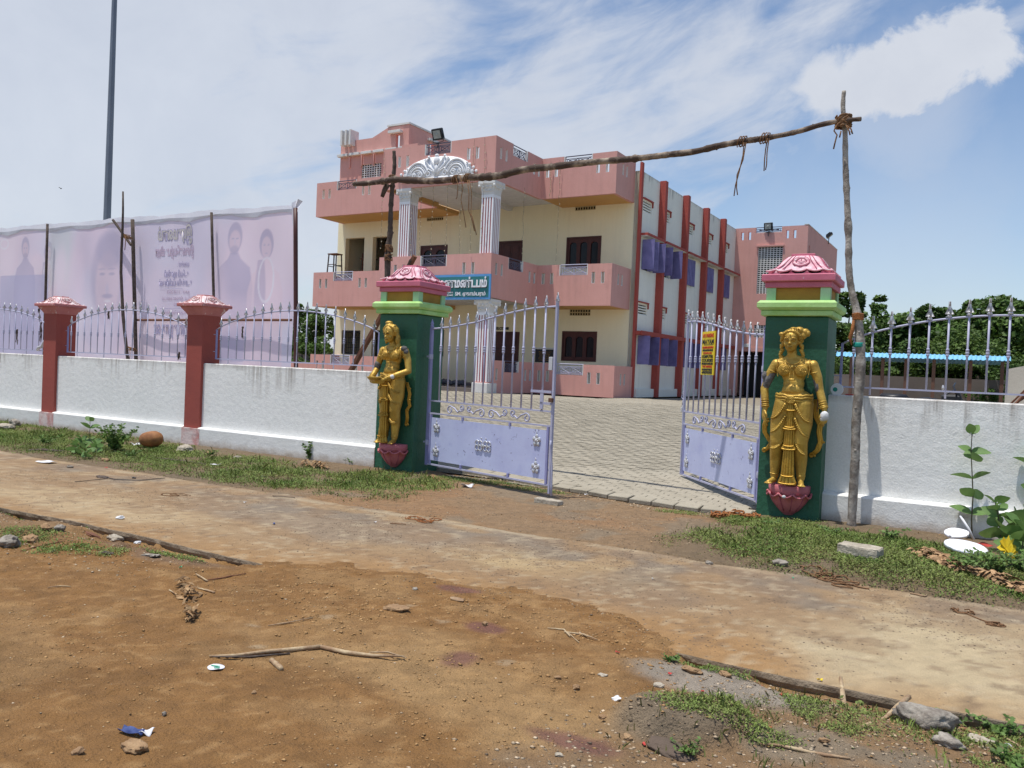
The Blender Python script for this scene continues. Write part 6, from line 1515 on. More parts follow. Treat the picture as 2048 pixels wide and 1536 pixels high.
# ------------------------------------------------------------------ pole arch over the gateway
def knobbly(pts, rs, mm, name, par, seed=0, sub=6, n=10, amp=.12):
    P = [Vector(p) for p in pts]; out = []; ro = []; rr = random.Random(seed)
    for i in range(len(P) - 1):
        p0 = P[max(0, i - 1)]; p1 = P[i]; p2 = P[i + 1]; p3 = P[min(len(P) - 1, i + 2)]
        for k in range(sub):
            t = k / sub; q = .5 * ((2 * p1) + (p2 - p0) * t + (2 * p0 - 5 * p1 + 4 * p2 - p3) * t * t + (-p0 + 3 * p1 - 3 * p2 + p3) * t ** 3)
            out.append(q); ro.append((rs[i] + (rs[i + 1] - rs[i]) * t) * (1 + rr.uniform(-amp, amp) + (.22 if rr.random() < .08 else 0)))
    out.append(P[-1]); ro.append(rs[-1]); m = MB(); m.tube(out, ro, n)
    for _ in range(int(len(out) * .30)):
        i = rr.randrange(2, len(out) - 2); a = rr.uniform(0, 6.28); d = (out[i + 1] - out[i]).normalized(); u = d.orthogonal().normalized(); w = d.cross(u); c = out[i] + (u * math.cos(a) + w * math.sin(a)) * ro[i] * .85; r_ = ro[i] * rr.uniform(.22, .42); m.ball(c, r_, n=6)
    return m.build(name, mm, par, True)
PR_ = [(1688, 182), (1686, 215), (1690, 260), (1691, 330), (1694, 400), (1697, 470), (1698, 540), (1704, 585), (1713, 622), (1719, 665), (1721, 710), (1720, 755), (1716, 800), (1712, 850), (1711, 900), (1708, 960), (1705, 1010), (1703, 1057)]
yR = lambda py: 9.16 + .06 * (1057 - py) / 875
pr = empty('leaning_pole', (-.93, 9.17, 0), label='crooked pale grey upright pole beside the right gate pillar, bound with orange rope', cat='pole', group='poles of the gateway arch')
P3 = [Vector(gy(x, y, yR(y))) - pr.location for x, y in PR_]; P3.append(P3[-1] + Vector((.0, 0, -.12)))
knobbly(P3, list(np.interp(range(len(P3)), [0, 3, 7, 10, 14, 18], [.020, .030, .036, .050, .045, .044])), M_wood, 'pole', pr, 5, amp=.07)
m = MB()
for k in range(7): m.tube([Vector(gy(1716, 628 + k * 1.8, 9.18)) - pr.location + Vector((.052 * math.cos(t), .052 * math.sin(t), .004 * math.sin(3 * t + k))) for t in np.linspace(0, 2 * math.pi, 13)], .008, 5)
m.tube([Vector(gy(x, y, 9.13)) - pr.location for x, y in ((1707, 640), (1705, 660), (1700, 675), (1703, 690))], [.012, .02, .02, .006], 6)
m.build('rope_binding', M_coir, pr, True)
m = MB(); m.lathe([(.052, -.025), (.056, -.01), (.053, .01), (.055, .025)], 12, c=tuple(Vector(gy(1717.5, 690, 9.18)) - pr.location)); m.build('tape_binding', M_teal, pr, True)
m = MB(); rr = random.Random(4); cpt = Vector(gy(1687, 243, 9.20)) - pr.location
for k in range(22):
    a = rr.uniform(0, 6.28); m.tube([cpt + Vector((.075 * math.cos(t) + rr.uniform(-.01, .01), .075 * math.sin(t), .075 * math.sin(t * (1 if k % 2 else -1) + a) * .8)) for t in np.linspace(a, a + 4.6, 10)], .0085, 5)
for pts in (((1672, 252), (1668, 262), (1674, 270), (1670, 285), (1667, 298)), ((1682, 262), (1679, 275)), ((1694, 252), (1702, 258), (1705, 268), (1702, 262)), ((1692, 250), (1698, 262), (1700, 270))):
    m.tube([Vector(gy(x, y, 9.12)) - pr.location for x, y in pts], .008, 5)
m.build('rope_knot', M_rope, pr, True)
pl_ = empty('dark_pole', (-7.95, 10.1, 0), label='dark crooked pole behind the left gate pillar carrying the left end of the cross pole', cat='pole', group='poles of the gateway arch')
PLX = [(788, 302), (789, 330), (787, 352), (785, 372), (782, 410), (781, 440), (780, 470), (776, 500), (775, 540), (774, 600), (772, 700), (770, 800)]
P3 = [Vector(gy(x, y, 10.1)) - pl_.location for x, y in PLX]; b_ = P3[-1].copy(); b_.z = -.1; P3.append(b_)
knobbly(P3, [.028, .030, .032, .034, .036, .038, .042, .046, .05, .05, .05, .05, .05], M_barkdk, 'pole', pl_, 9)
m = MB(); rr = random.Random(6)
for (px, py) in ((785, 358), (778, 497), (777, 515)):
    c = Vector(gy(px, py, 10.08)) - pl_.location
    for k in range(9):
        a = rr.uniform(0, 6.28); m.tube([c + Vector((.06 * math.cos(t), .06 * math.sin(t), .05 * math.sin(t + a))) for t in np.linspace(a, a + 4.4, 8)], .008, 5)
each(m, 'rope_binding', M_rope, pl_, True)
m = MB(); c = Vector(gy(776, 368, 10.05)) - pl_.location; m.tube([c, c + Vector((-.05, -.02, -.10)), c + Vector((-.09, -.02, -.20))], [.045, .04, .03], 8); m.build('branch_stub', M_barkdk, pl_, True)
CX = [(708, 368), (740, 366), (770, 362), (790, 359), (830, 361), (870, 362), (905, 359), (940, 355), (970, 354), (1000, 351), (1035, 342), (1065, 337), (1100, 334), (1150, 328), (1200, 323), (1250, 319), (1290, 315), (1340, 309), (1390, 303), (1440, 291), (1490, 282), (1520, 278), (1560, 271), (1600, 262), (1640, 250), (1680, 242), (1722, 238)]
yC = lambda px: 10.0 + (9.13 - 10.0) * (px - 708) / (1722 - 708)
cr = empty('cross_pole', (-4.8, 9.55, 4.3), label='long crooked cross pole lashed across the gateway between the two upright poles', cat='pole', group='poles of the gateway arch')
P3 = [Vector(gy(x, y, yC(x))) - cr.location for x, y in CX]
knobbly(P3, list(np.interp(range(len(P3)), [0, 4, 9, 14, 20, 26], [.040, .050, .052, .042, .035, .024])), M_woodpale, 'pole', cr, 12, amp=.10)
m = MB(); rr = random.Random(15)
for px in (912, 935, 1484, 1530):
    c = Vector(gy(px, float(np.interp(px, [q[0] for q in CX], [q[1] for q in CX])), yC(px))) - cr.location
    for k in range(3):
        a = rr.uniform(0, 6.28); m.tube([c + Vector((.03 * (k - 1) + .02 * math.sin(t), .058 * math.cos(t), .058 * math.sin(t))) for t in np.linspace(a, a + 5.5, 10)], .007, 5)
each(m, 'rope_binding', M_rope, cr, True)
ropes = [((912, 352), (916, 372), (914, 395), (912, 398)), ((920, 350), (926, 375), (922, 400), (928, 430), (932, 455)), ((935, 360), (938, 390), (937, 420), (944, 440), (949, 462)), ((938, 360), (943, 385), (942, 430), (944, 432), (953, 470)), ((1488, 285), (1486, 310), (1478, 345), (1471, 370), (1468, 392)), ((1492, 285), (1486, 320), (1474, 350), (1473, 375), (1475, 390)), ((1535, 277), (1531, 300), (1529, 320), (1528, 342)), ((1538, 277), (1534, 305), (1533, 330), (1531, 340))]
labels_r = ['short rope end hanging at the left of the cross pole cluster', 'long rope hanging from the cross pole in front of the porch, left strand', 'long rope hanging from the cross pole in front of the porch, middle strand', 'longest rope hanging from the cross pole beside the right porch column']
for i, r_ in enumerate(ropes[:4]):
    m = MB(); P = [Vector(gy(x, y, yC(x) - .05)) for x, y in r_]; o_ = P[0].copy(); m.tube([p - o_ for p in P], .0065, 5); o = m.build('hanging_rope', M_rope, None, True); o.location = o_; tag(o, labels_r[i], 'rope', 'ropes hanging from the cross pole')
for a, lab in ((4, 'pair of twisted rope strands hanging low from the right half of the cross pole'), (6, 'shorter pair of rope strands hanging nearest the right upright pole')):
    m = MB(); o_ = Vector(gy(ropes[a][0][0], ropes[a][0][1], yC(ropes[a][0][0]) - .03))
    for r_ in ropes[a:a + 2]: m.tube([Vector(gy(x, y, yC(x) - .03)) - o_ for x, y in r_], .0065, 5)
    o = m.build('hanging_rope', M_rope, None, True); o.location = o_; tag(o, lab, 'rope', 'ropes hanging from the cross pole')
pp = empty('timber_prop', tuple(gy(700, 745, 10.35)), label='sloping reddish timber prop behind the left gate pillar, its top showing over the cap', cat='prop')
a, b = Vector(gy(830, 512, 10.35)), Vector(gy(700, 745, 10.35)); b2 = b + (b - a) * .35
m = MB(); m.tube([a - pp.location, b2 - pp.location], [.045, .055], 6); m.build('beam', M_woodred, pp)
m = MB(); c = Vector(gy(822, 520, 10.32)) - pp.location; m.tube([c, c + Vector((-.05, 0, -.10))], .03, 6); m.build('side_batten', M_woodpale, pp)

# ------------------------------------------------------------------ right-hand background
def zrow(px, py, Y): return gy(px, py, Y)
sh_ = empty('parking_shed', (5.0, 21.0, 0.74), label='long low shed with sky blue sheet roof behind the right railing', cat='shed')
SY = 20.5
x0, z0 = gy(1672, 706, SY)[0], gy(1672, 712, SY)[2]; x1, z1 = gy(2022, 722, SY)[0], gy(2022, 722, SY)[2]
print('shed', x0, z0, x1, z1)
m = MB(); vs = []; fs = []; n = int((x1 - x0) / .03)
zt_ = (z0 + z1) / 2 - .74
for i in range(n + 1):
    x = x0 + (x1 - x0) * i / n - 5.0; dz = .012 * math.cos(i * 2 * math.pi / 3)
    vs += [(x, SY - 21.0, zt_ + dz), (x, SY - 21.0 + .16, zt_ + .105 + dz), (x, SY - 21 + 4.5, zt_ + .02 + dz)]
for i in range(n): fs += [(i * 3, i * 3 + 3, i * 3 + 4, i * 3 + 1), (i * 3 + 1, i * 3 + 4, i * 3 + 5, i * 3 + 2)]
m.add(vs, fs); ro = m.build('roof_sheet', M_blueroof, sh_)
for px in (1700, 1763, 1810, 1866, 1940, 2004):
    x = gy(px, 760, SY)[0] - 5; m = MB(); m.bx(x - .035, x + .035, SY - 20.9, SY - 20.83, -.1, zt_ - .02); m.build('post', M_rust, sh_)
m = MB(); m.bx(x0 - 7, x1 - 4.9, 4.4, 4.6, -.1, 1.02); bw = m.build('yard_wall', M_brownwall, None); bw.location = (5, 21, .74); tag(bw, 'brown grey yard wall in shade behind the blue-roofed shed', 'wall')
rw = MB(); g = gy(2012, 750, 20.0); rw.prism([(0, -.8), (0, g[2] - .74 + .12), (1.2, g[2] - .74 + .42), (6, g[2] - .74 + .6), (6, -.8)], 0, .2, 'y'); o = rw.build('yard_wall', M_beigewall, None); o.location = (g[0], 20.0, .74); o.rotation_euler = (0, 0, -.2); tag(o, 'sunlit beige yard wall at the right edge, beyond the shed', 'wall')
wp = empty('wood_pile', tuple(gy(2035, 790, 17.5)), label='heap of reddish broken planks leaning at the right edge behind the wall', cat='wood pile')
rr = random.Random(7)
for k in range(9):
    m = MB(); m.bx(-.9, .9, -.04, .04, -.015, .015); o = m.build('plank', M_woodred, wp); o.location = (rr.uniform(-.1, .9), rr.uniform(-.3, .3), -.55 + k * .09); o.rotation_euler = (rr.uniform(-.3, .3), -.75 + rr.uniform(-.3, .2), rr.uniform(-.4, .4))
# motorcycle parked inside, mostly hidden by the wall
gm = gy(1862, 790, 15.5); mc = empty('motorcycle', (gm[0], 15.5, yard_z(15.5)), R_(8), label='black motorcycle parked inside the yard, only handlebar and seat showing above the wall', cat='motorcycle')
zt = gm[2] - yard_z(15.5)
for x in (-.62, .66):
    m = MB(); m.tube([(x + .29 * math.cos(t), 0, .31 + .29 * math.sin(t)) for t in np.linspace(0, 2 * math.pi, 25)], .04, 8, cap=False); w = m.build('wheel', M_black, mc, True)
    m = MB()
    for k in range(8): m.tube([(x, 0, .31), (x + .27 * math.cos(k * .785), 0, .31 + .27 * math.sin(k * .785))], .006, 4)
    m.ball((x, 0, .31), .05, n=8); m.build('spokes', M_silver, w)
m = MB(); m.ball((-.05, 0, .74), (.30, .13, .15), n=12); m.build('tank', M_black, mc, True)
m = MB(); m.ball((-.45, 0, .80), (.32, .12, .07), n=10); m.bx(-.80, -.35, -.10, .10, .78, .92, bev=.04); m.build('seat', M_black, mc, True)
m = MB(); m.tube([(-.62, 0, .31), (-.2, 0, .55), (.3, 0, .72), (.66, 0, .31)], .025, 6); m.tube([(.40, 0, 1.0), (.66, 0, .31)], .03, 6); m.bx(-.22, .12, -.12, .12, .32, .58, bev=.03); m.build('frame_and_engine', M_black, mc)
m = MB(); m.tube([(.18, -.42, zt + .03), (.32, -.22, zt + .10), (.40, 0, zt + .0), (.36, .22, zt + .16), (.42, .48, zt + .22)], .016, 6); m.tube([(.40, 0, zt), (.42, 0, .9)], .02, 6); m.build('handlebar', M_black, mc, True)
m = MB(); m.bx(.16, .42, -.10, .08, zt - .12, zt + .02, bev=.03); m.build('meter_cowl', M_black, mc); m = MB(); m.ball((.12, -.44, zt + .13), (.02, .07, .05), n=8); m.build('mirror', M_silver, mc)
# red blossom-lane wall to the left of the hall
m = MB(); m.bx(0, 9, 0, .2, 0, 1.30); o = m.build('yard_wall', M_brownwall, None); o.location = (-27.5, 27.2, .5); tag(o, 'brownish side wall seen between the banner and the hall', 'wall')
m = MB(); m.bx(0, 5.5, 0, .15, 0, .78); o = m.build('low_pink_wall', M_pink, None); o.location = (-27.0, 23.5, .62); tag(o, 'low pink wall left of the hall seen past the end of the banner', 'wall')

# ------------------------------------------------------------------ trees
def leaf_cloud(blobs, n, size, seed, droop=.3, aspect=1.6, thin=1.0):
    r = np.random.RandomState(seed); w = np.array([b[3] ** 2 for b in blobs]); w = w / w.sum(); pick = r.choice(len(blobs), n, p=w)
    B = np.array([b[:3] for b in blobs])[pick]; R = np.array([b[3] for b in blobs])[pick]
    d = r.normal(size=(n, 3)); d /= np.linalg.norm(d, axis=1)[:, None]; rad = R * (.45 + .60 * r.rand(n) ** .5)
    # clump the leaves into sprigs
    c = B + d * rad[:, None] * np.array([1, 1, .82]); 
    c += .22 * R[:, None] * np.sin(c * 3.3 / np.maximum(R[:, None], .3) + seed)
    a = r.normal(size=(n, 3)); a[:, 2] = a[:, 2] * .5 - droop; a /= np.linalg.norm(a, axis=1)[:, None]
    up = d * .6 + np.array([0, 0, .7]) + r.normal(size=(n, 3)) * .45; b = np.cross(a, up); b /= np.linalg.norm(b, axis=1)[:, None] + 1e-9
    s = size * (.6 + .8 * r.rand(n))[:, None]
    v = np.stack([c - a * s * aspect / 2, c + b * s / 2, c + a * s * aspect / 2, c - b * s / 2], 1).reshape(-1, 3)
    f = np.arange(n * 4).reshape(-1, 4); return v, f
def np_mesh(name, v, f, mm, parent=None):
    me = bpy.data.meshes.new(name); me.vertices.add(len(v)); me.vertices.foreach_set('co', v.astype(np.float32).ravel()); k = f.shape[1]
    me.loops.add(f.size); me.loops.foreach_set('vertex_index', f.ravel().astype(np.int32)); me.polygons.add(len(f))
    me.polygons.foreach_set('loop_start', np.arange(0, f.size, k, dtype=np.int32)); me.polygons.foreach_set('loop_total', np.full(len(f), k, np.int32)); me.update()
    return link_mesh(name, me, mm, parent)
def tree(x, y, z, h, spread, seed, label, mm, n=15400, leaf=0.099, group='trees beyond the yard wall', bare=0.35, flowers=0, cat='tree', nb=16):
    r = random.Random(seed); t = empty('leafy_tree', (x, y, z), label=label, cat=cat, group=group); blobs = []
    for k in range(nb):
        a = r.uniform(0, 6.28); q = r.uniform(0, 1) ** .6 * spread; zz = h * (bare + (1 - bare) * r.uniform(.1, .93)); zz -= q / spread * h * .12
        blobs.append((q * math.cos(a), q * math.sin(a), zz, r.uniform(.16, .30) * spread + .15))
    for k in range(nb // 2):
        a = r.uniform(0, 6.28); q = r.uniform(.6, 1.1) * spread; blobs.append((q * math.cos(a), q * math.sin(a), h * (bare + (1 - bare) * r.uniform(.2, 1.0)), .11 * spread))
    v, f = leaf_cloud(blobs, n, leaf, seed); np_mesh('crown', v, f, mm, t)
    if flowers: v, f = leaf_cloud(blobs, flowers, leaf * .6, seed + 9); np_mesh('blossom', v, f, M_flower, t)
    m = MB(); m.tube([(0, 0, -.3), (.05 * spread, 0, h * .25), (0, .05, h * .6)], [.06 * spread + .05, .045 * spread + .04, .03 * spread], 8)
    for k in range(8):
        b = blobs[k]; m.tube([(0, 0, h * (.2 + .04 * k)), (b[0] * .5, b[1] * .5, (b[2] + h * .3) * .5), (b[0], b[1], b[2])], [.03 * spread + .02, .02 * spread + .01, .01], 5)
    m.build('trunk', M_trunk, t); return t
def tree_at(px, py_top, Y, spread, seed, label, mm, **kw):
    g = gy(px, py_top, Y); return tree(g[0], Y, .5, g[2] - .5, spread, seed, label, mm, **kw)
tree_at(1695, 578, 34, 1.7, 31, 'dark round-leaved tree just right of the right gate pillar, beside the leaning pole', M_leafA, n=14300, leaf=0.136, bare=.15)
tree_at(1732, 640, 33, 1.2, 32, 'lower dark bush right of the leaning pole behind the blue roof', M_leafA, n=7700, leaf=0.124, bare=.1, cat='bush')
tree_at(1815, 630, 33, 2.1, 33, 'finely leaved bushy tree behind the middle of the blue roof', M_leafA, n=26400, leaf=0.068, bare=.08)
tree_at(1875, 640, 30, 1.6, 37, 'dark low tree filling the gap behind the railing spears', M_leafA, n=15400, leaf=0.081, bare=.05)
tree_at(1915, 592, 34, 2.5, 34, 'broad bright-leaved tree, tallest one behind the blue roof', M_leafB, n=24200, leaf=0.124, bare=.08)
tree_at(1985, 598, 36, 2.0, 38, 'dark green tree behind the right end of the blue roof', M_leafA, n=19800, leaf=0.118, bare=.08)
tree_at(2045, 575, 32, 2.2, 35, 'bright green tree at the right edge of the photo', M_leafB, n=22000, leaf=0.118, bare=.08)
tree_at(2110, 600, 33, 2.6, 39, 'green tree beyond the right edge, half out of the photo', M_leafB, n=17600, leaf=0.118, bare=.08)
tree_at(1772, 690, 29, 1.5, 36, 'low dense shrub right behind the yard wall, left half', M_leafA, n=13200, leaf=0.062, bare=.0, cat='bush')
tree_at(1960, 690, 28, 2.2, 40, 'low dense shrub right behind the yard wall, right half', M_leafA, n=17600, leaf=0.068, bare=.0, cat='bush')
tree_at(2060, 735, 26, 1.4, 41, 'yellow-green shrub leaning over the beige wall at the right edge', M_leafB, n=11000, leaf=0.062, bare=.0, cat='bush')
tree_at(600, 592, 31, 1.3, 51, 'white-flowering shrub between the end of the banner and the hall', M_leafB, n=11000, leaf=0.099, bare=.0, flowers=1600, cat='shrub', group='plants left of the hall')
tree_at(640, 612, 29.5, 1.0, 52, 'dark leafy shrub against the left corner of the hall', M_leafA, n=11000, leaf=0.087, bare=.0, flowers=250, cat='shrub', group='plants left of the hall')
tree_at(625, 668, 27.6, 1.1, 53, 'low bright hedge above the brownish side wall', M_leafB, n=9900, leaf=0.062, bare=.0, cat='hedge', group='plants left of the hall')
tree_at(575, 600, 33, 1.6, 54, 'round shrub mostly hidden behind the end of the banner', M_leafB, n=11000, leaf=0.087, bare=.0, flowers=500, cat='shrub', group='plants left of the hall')
g = gy(650, 640, 28.2); pm_ = empty('palm', (g[0], 28.2, .6), label='small fan of drooping palm fronds left of the hall corner', cat='palm', group='plants left of the hall')
rr = random.Random(3)
for k in range(11):
    a = rr.uniform(0, 6.28); L = rr.uniform(1.0, 1.6); m = MB(); pts = [(L * t * math.cos(a) * .8, L * t * math.sin(a) * .8, 1.1 + L * (1.0 * t - 1.15 * t * t)) for t in np.linspace(0, 1, 7)]; m.tube(pts, .015, 4)
    for q in range(1, 7):
        for s_ in (-1, 1):
            p = Vector(pts[q]); e = p + Vector((-math.sin(a) * s_ * .28, math.cos(a) * s_ * .28, -.18)); m.add([p + Vector((0, 0, .03)), p - Vector((0, 0, .03)), e], [(0, 1, 2)])
    m.build('frond', M_leafB, pm_)
m = MB(); m.tube([(0, 0, -.2), (0, 0, 1.15)], [.12, .08], 8); m.build('trunk', M_trunk, pm_)
# ------------------------------------------------------------------ ground cover and loose stones (uncountable)
def hts(x, y):
    h = earth_h(x, y); s = slab_h(x, y); on = (y >= near_edge(x)) & (y <= FAR_EDGE); return np.where(on & (s > h), s, h)
def cover(name, mask, n, box, size, mm, seed, hmax=.03, tilt=.6):
    r = np.random.RandomState(seed); x = r.uniform(box[0], box[1], n * 4); y = r.uniform(box[2], box[3], n * 4)
    p = mask(x, y); keep = r.rand(len(x)) < p; x, y = x[keep][:n], y[keep][:n]; z = hts(x, y) + r.rand(len(x)) ** 1.5 * hmax + .003
    k = len(x); a = r.uniform(0, 2 * np.pi, k); t = r.normal(size=(k, 2)) * tilt; s = size * (.5 + r.rand(k))
    d1 = np.stack([np.cos(a), np.sin(a), t[:, 0]], 1); d2 = np.stack([-np.sin(a), np.cos(a), t[:, 1]], 1); c = np.stack([x, y, z], 1)
    v = np.stack([c - d1 * s[:, None], c + d2 * s[:, None] * .5, c + d1 * s[:, None], c - d2 * s[:, None] * .5], 1).reshape(-1, 3)
    return tag(np_mesh(name, v, np.arange(k * 4).reshape(-1, 4), mm), kind='stuff')
def gmask(parts, lo=.42, hi=.58, sc=2.2, seed=200):
    def f(x, y):
        m = np.zeros_like(x)
        for p in parts: m = np.maximum(m, seg_mask(x, y, *p))
        return m * (.12 + .88 * sst(fbm(x, y, sc, 4, seed), lo, hi))
    return f
left_g = gmask([(-7.3, 7.55, 1.5, .75, 0, .35, 201), (-9.3, 7.75, 1.7, .95, -.05, .35, 202), (-12.5, 7.9, 2.6, 1.1, 0, .3, 203), (-16, 8.2, 2.5, 1.0, 0, .3, 204), (-6.4, 8.3, .8, .75, .2, .35, 205)], .34, .46)
cover('grass', left_g, 119340, (-19, -5.2, 6.4, 9.12), 0.0087, M_grass, 1, 0.030)
cover('grass', gmask([(-7.6, 7.3, 2.6, .6, 0, .4, 206), (-11, 7.2, 3, .6, 0, .4, 207)], .45, .6, 2.9, 208), 16065, (-15, -5.2, 6.4, 9.1), 0.0103, M_drygrass, 2, 0.025)
cover('grass', gmask([(-1.0, 7.65, 1.15, .95, 0, .3, 211), (.1, 7.35, .9, .75, 0, .35, 212), (-1.6, 8.55, .6, .5, 0, .35, 213), (1.5, 7.4, 1.4, .8, 0, .3, 214)], .30, .44), 78030, (-2.6, 3, 6.5, 9.3), 0.0077, M_grass, 3, 0.030)
cover('grass', gmask([(-.6, 7.3, 1.5, .9, 0, .4, 215)], .46, .6, 3.1, 216), 20655, (-2.4, 3, 6.5, 9.3), 0.0083, M_drygrass, 4, 0.025)
cover('grass', gmask([(-.22, 4.13, .34, .12, 0, .45, 221), (-.42, 3.85, .28, .16, -.2, .5, 222), (-.80, 3.38, .30, .10, .2, .5, 223), (.22, 4.05, .28, .22, 0, .4, 224), (-1.02, 4.08, .20, .06, 0, .5, 225), (.30, 3.70, .2, .15, 0, .5, 228)], .40, .55, 5.0, 226), 27540, (-1.5, 1.2, 3.0, 4.28), 0.0051, M_grass, 5, 0.019)
cover('grass', gmask([(-.5, 3.72, .4, .2, 0, .5, 227)], .45, .6, 5, 229), 5737, (-1.5, 1.0, 3.2, 4.25), 0.0051, M_drygrass, 6, 0.013)
cover('grass', gmask([(-7.35, 4.12, .45, .14, 0, .4, 231), (-6.05, 3.62, .50, .22, .1, .45, 232), (-5.6, 3.75, .35, .15, 0, .5, 233), (-5.0, 3.98, .3, .06, 0, .5, 234), (-8.8, 4.0, 1.1, .25, 0, .4, 235)], .36, .5, 4, 236), 25245, (-10, -4.4, 3.0, 4.28), 0.0067, M_grass, 7, 0.021)
cover('grass', gmask([(-5.6, 9.25, .7, .22, .1, .4, 241), (-4.7, 9.12, .5, .12, 0, .4, 242), (-2.5, 8.85, .5, .12, 0, .4, 243)], .36, .5, 5, 244), 11475, (-6.5, -1.9, 8.6, 9.6), 0.0067, M_grass, 8, 0.025)

rubm_ = lambda x, y: sst(x * 0.85 + y * -0.30, -2.1, -1.7) * (y < 4.27)
def blades(mask, n, box, h0, h1, mm, seed):
    r = np.random.RandomState(seed); x = r.uniform(box[0], box[1], n * 4); y = r.uniform(box[2], box[3], n * 4); tuft = fbm(x, y, 3.5, 3, seed + 50)
    keep = r.rand(len(x)) < mask(x, y) * sst(tuft, .50, .66); x, y = x[keep][:n], y[keep][:n]; k = len(x); z = hts(x, y) - .004
    h = (h0 + (h1 - h0) * r.rand(k) ** 2)[:, None]; a = r.uniform(0, 2 * np.pi, k); w = h * .055 + .0012; lean = r.normal(size=(k, 2)) * .38
    b = np.stack([np.cos(a), np.sin(a), 0 * a], 1) * w; c = np.stack([x, y, z], 1); mid = c + np.concatenate([lean * h * .35, h * .6], 1); tip = c + np.concatenate([lean * h * 1.1, h * .95], 1)
    v = np.stack([c - b, c + b, mid + b * .8, tip, mid - b * .8], 1).reshape(-1, 3); return tag(np_mesh('grass_blades', v, np.arange(k * 5).reshape(-1, 5), mm), kind='stuff')
blades(left_g, 9000, (-17, -5.2, 6.5, 9.15), .02, .10, M_grass, 401); blades(left_g, 2600, (-17, -5.2, 6.5, 9.15), .02, .12, M_drygrass, 402)
rg_ = gmask([(-1.0, 7.75, 1.2, 1.0, 0, .3, 211), (.4, 7.5, 1.1, .9, 0, .35, 212)], .2, .4)
blades(rg_, 6500, (-2.6, 2.5, 6.6, 9.3), .015, .075, M_grass, 403); blades(rg_, 2600, (-2.6, 2.5, 6.6, 9.3), .02, .09, M_drygrass, 404)
blades(lambda x, y: rubm_(x, y), 3200, (-1.6, 1.2, 3.0, 4.28), .010, .055, M_grass, 405); blades(lambda x, y: rubm_(x, y), 1200, (-1.6, 1.2, 3.0, 4.28), .010, .05, M_drygrass, 406)
def pebbles(name, mask, n, box, s0, s1, mm, seed, flat=.42):
    r = np.random.RandomState(seed); x = r.uniform(box[0], box[1], n * 5); y = r.uniform(box[2], box[3], n * 5); keep = r.rand(len(x)) < mask(x, y); x, y = x[keep][:n], y[keep][:n]; k = len(x)
    s = s0 + (s1 - s0) * r.rand(k) ** 3; z = hts(x, y) + s * flat * .12
    base = np.array([(1, 0, 0), (.3, .95, .1), (-.8, .6, -.1), (-.85, -.5, .1), (.2, -1, 0), (.15, .1, 1), (-.1, 0, -1)]); tri = np.array([(0, 1, 5), (1, 2, 5), (2, 3, 5), (3, 4, 5), (4, 0, 5), (1, 0, 6), (2, 1, 6), (3, 2, 6), (4, 3, 6), (0, 4, 6)])
    a = r.uniform(0, 2 * np.pi, k); ca, sa = np.cos(a)[:, None], np.sin(a)[:, None]; jit = 1 + r.normal(size=(k, 7, 3)) * .16; B = base[None] * jit
    X = (B[..., 0] * ca - B[..., 1] * sa) * s[:, None]; Y = (B[..., 0] * sa + B[..., 1] * ca) * s[:, None] * .8; Z = B[..., 2] * s[:, None] * flat
    v = np.stack([X + x[:, None], Y + y[:, None], Z + z[:, None]], -1).reshape(-1, 3); f = (tri[None] + (np.arange(k) * 7)[:, None, None]).reshape(-1, 3)
    return tag(np_mesh(name, v, f, mm), kind='stuff')
dirtm = lambda x, y: ((y < near_edge(x)) | (wedge(x, y) > .5)).astype(float) * (.25 + .75 * sst(fbm(x, y, 1.6, 4, 301), .42, .62))
rubm = lambda x, y: sst(x * 0.85 + y * -0.30, -2.25, -1.85) * (y < 4.27)
M_peb1 = mat('earth_clods', (.42, .255, .115), .95, (.33, .19, .08), 8, .9, island=.25, bump=.6)
M_peb2 = mat('pale_gravel', (.50, .40, .28), .95, (.38, .28, .18), 8, .9, island=.4, bump=.5)
M_peb3 = mat('grey_gravel', (.28, .22, .16), .95, (.16, .115, .08), 8, .9, island=.45, bump=.5)
pebbles('earth_clods', dirtm, 16000, (-7, 1, 1.3, 4.8), .002, .011, M_peb1, 11, .42)
pebbles('earth_clods', lambda x, y: dirtm(x, y) * seg_mask(x, y, -2.6, 3.9, 1.3, .5, 0, .5, 305), 1100, (-5, 0, 2.5, 4.8), .006, .017, M_peb1, 12, .5)
pebbles('gravel', dirtm, 900, (-7, 1, 1.3, 4.7), .003, .011, M_peb2, 13)
pebbles('gravel', rubm, 3200, (-1.7, 1, 2.6, 4.27), .003, .014, M_peb2, 14)
pebbles('gravel', rubm, 3800, (-1.7, 1, 2.6, 4.27), .002, .010, M_peb3, 15)
slabm = lambda x, y: ((y > near_edge(x)) & (y < FAR_EDGE)).astype(float) * (.15 + .85 * sst(fbm(x, y, 1.3, 4, 310), .42, .62)) * (.35 + .65 * sst(y, 4.8, 6.0))
pebbles('gravel', slabm, 16000, (-10, 1.5, 4.3, 6.65), .0018, .0085, M_peb3, 16)
pebbles('gravel', slabm, 2500, (-10, 1.5, 4.3, 6.65), .002, .008, M_peb2, 17)
drvm = lambda x, y: (y > 6.6).astype(float) * (.2 + .8 * sst(fbm(x, y, 1.5, 4, 312), .45, .6))
pebbles('gravel', drvm, 6500, (-7, -1.2, 6.6, 9.3), .002, .010, M_peb3, 18)
pebbles('gravel', drvm, 2200, (-7, -1.2, 6.6, 9.3), .003, .012, M_peb2, 19)
pebbles('gravel', lambda x, y: (np.abs(y - np.interp(x, [-6.2, -5.4, -4.6, -3.6, -2.6, -1.9], [9.85, 9.55, 9.35, 9.06, 8.93, 9.0])) < .11).astype(float), 700, (-6.2, -1.9, 8.8, 9.95), .005, .022, M_peb2, 20)
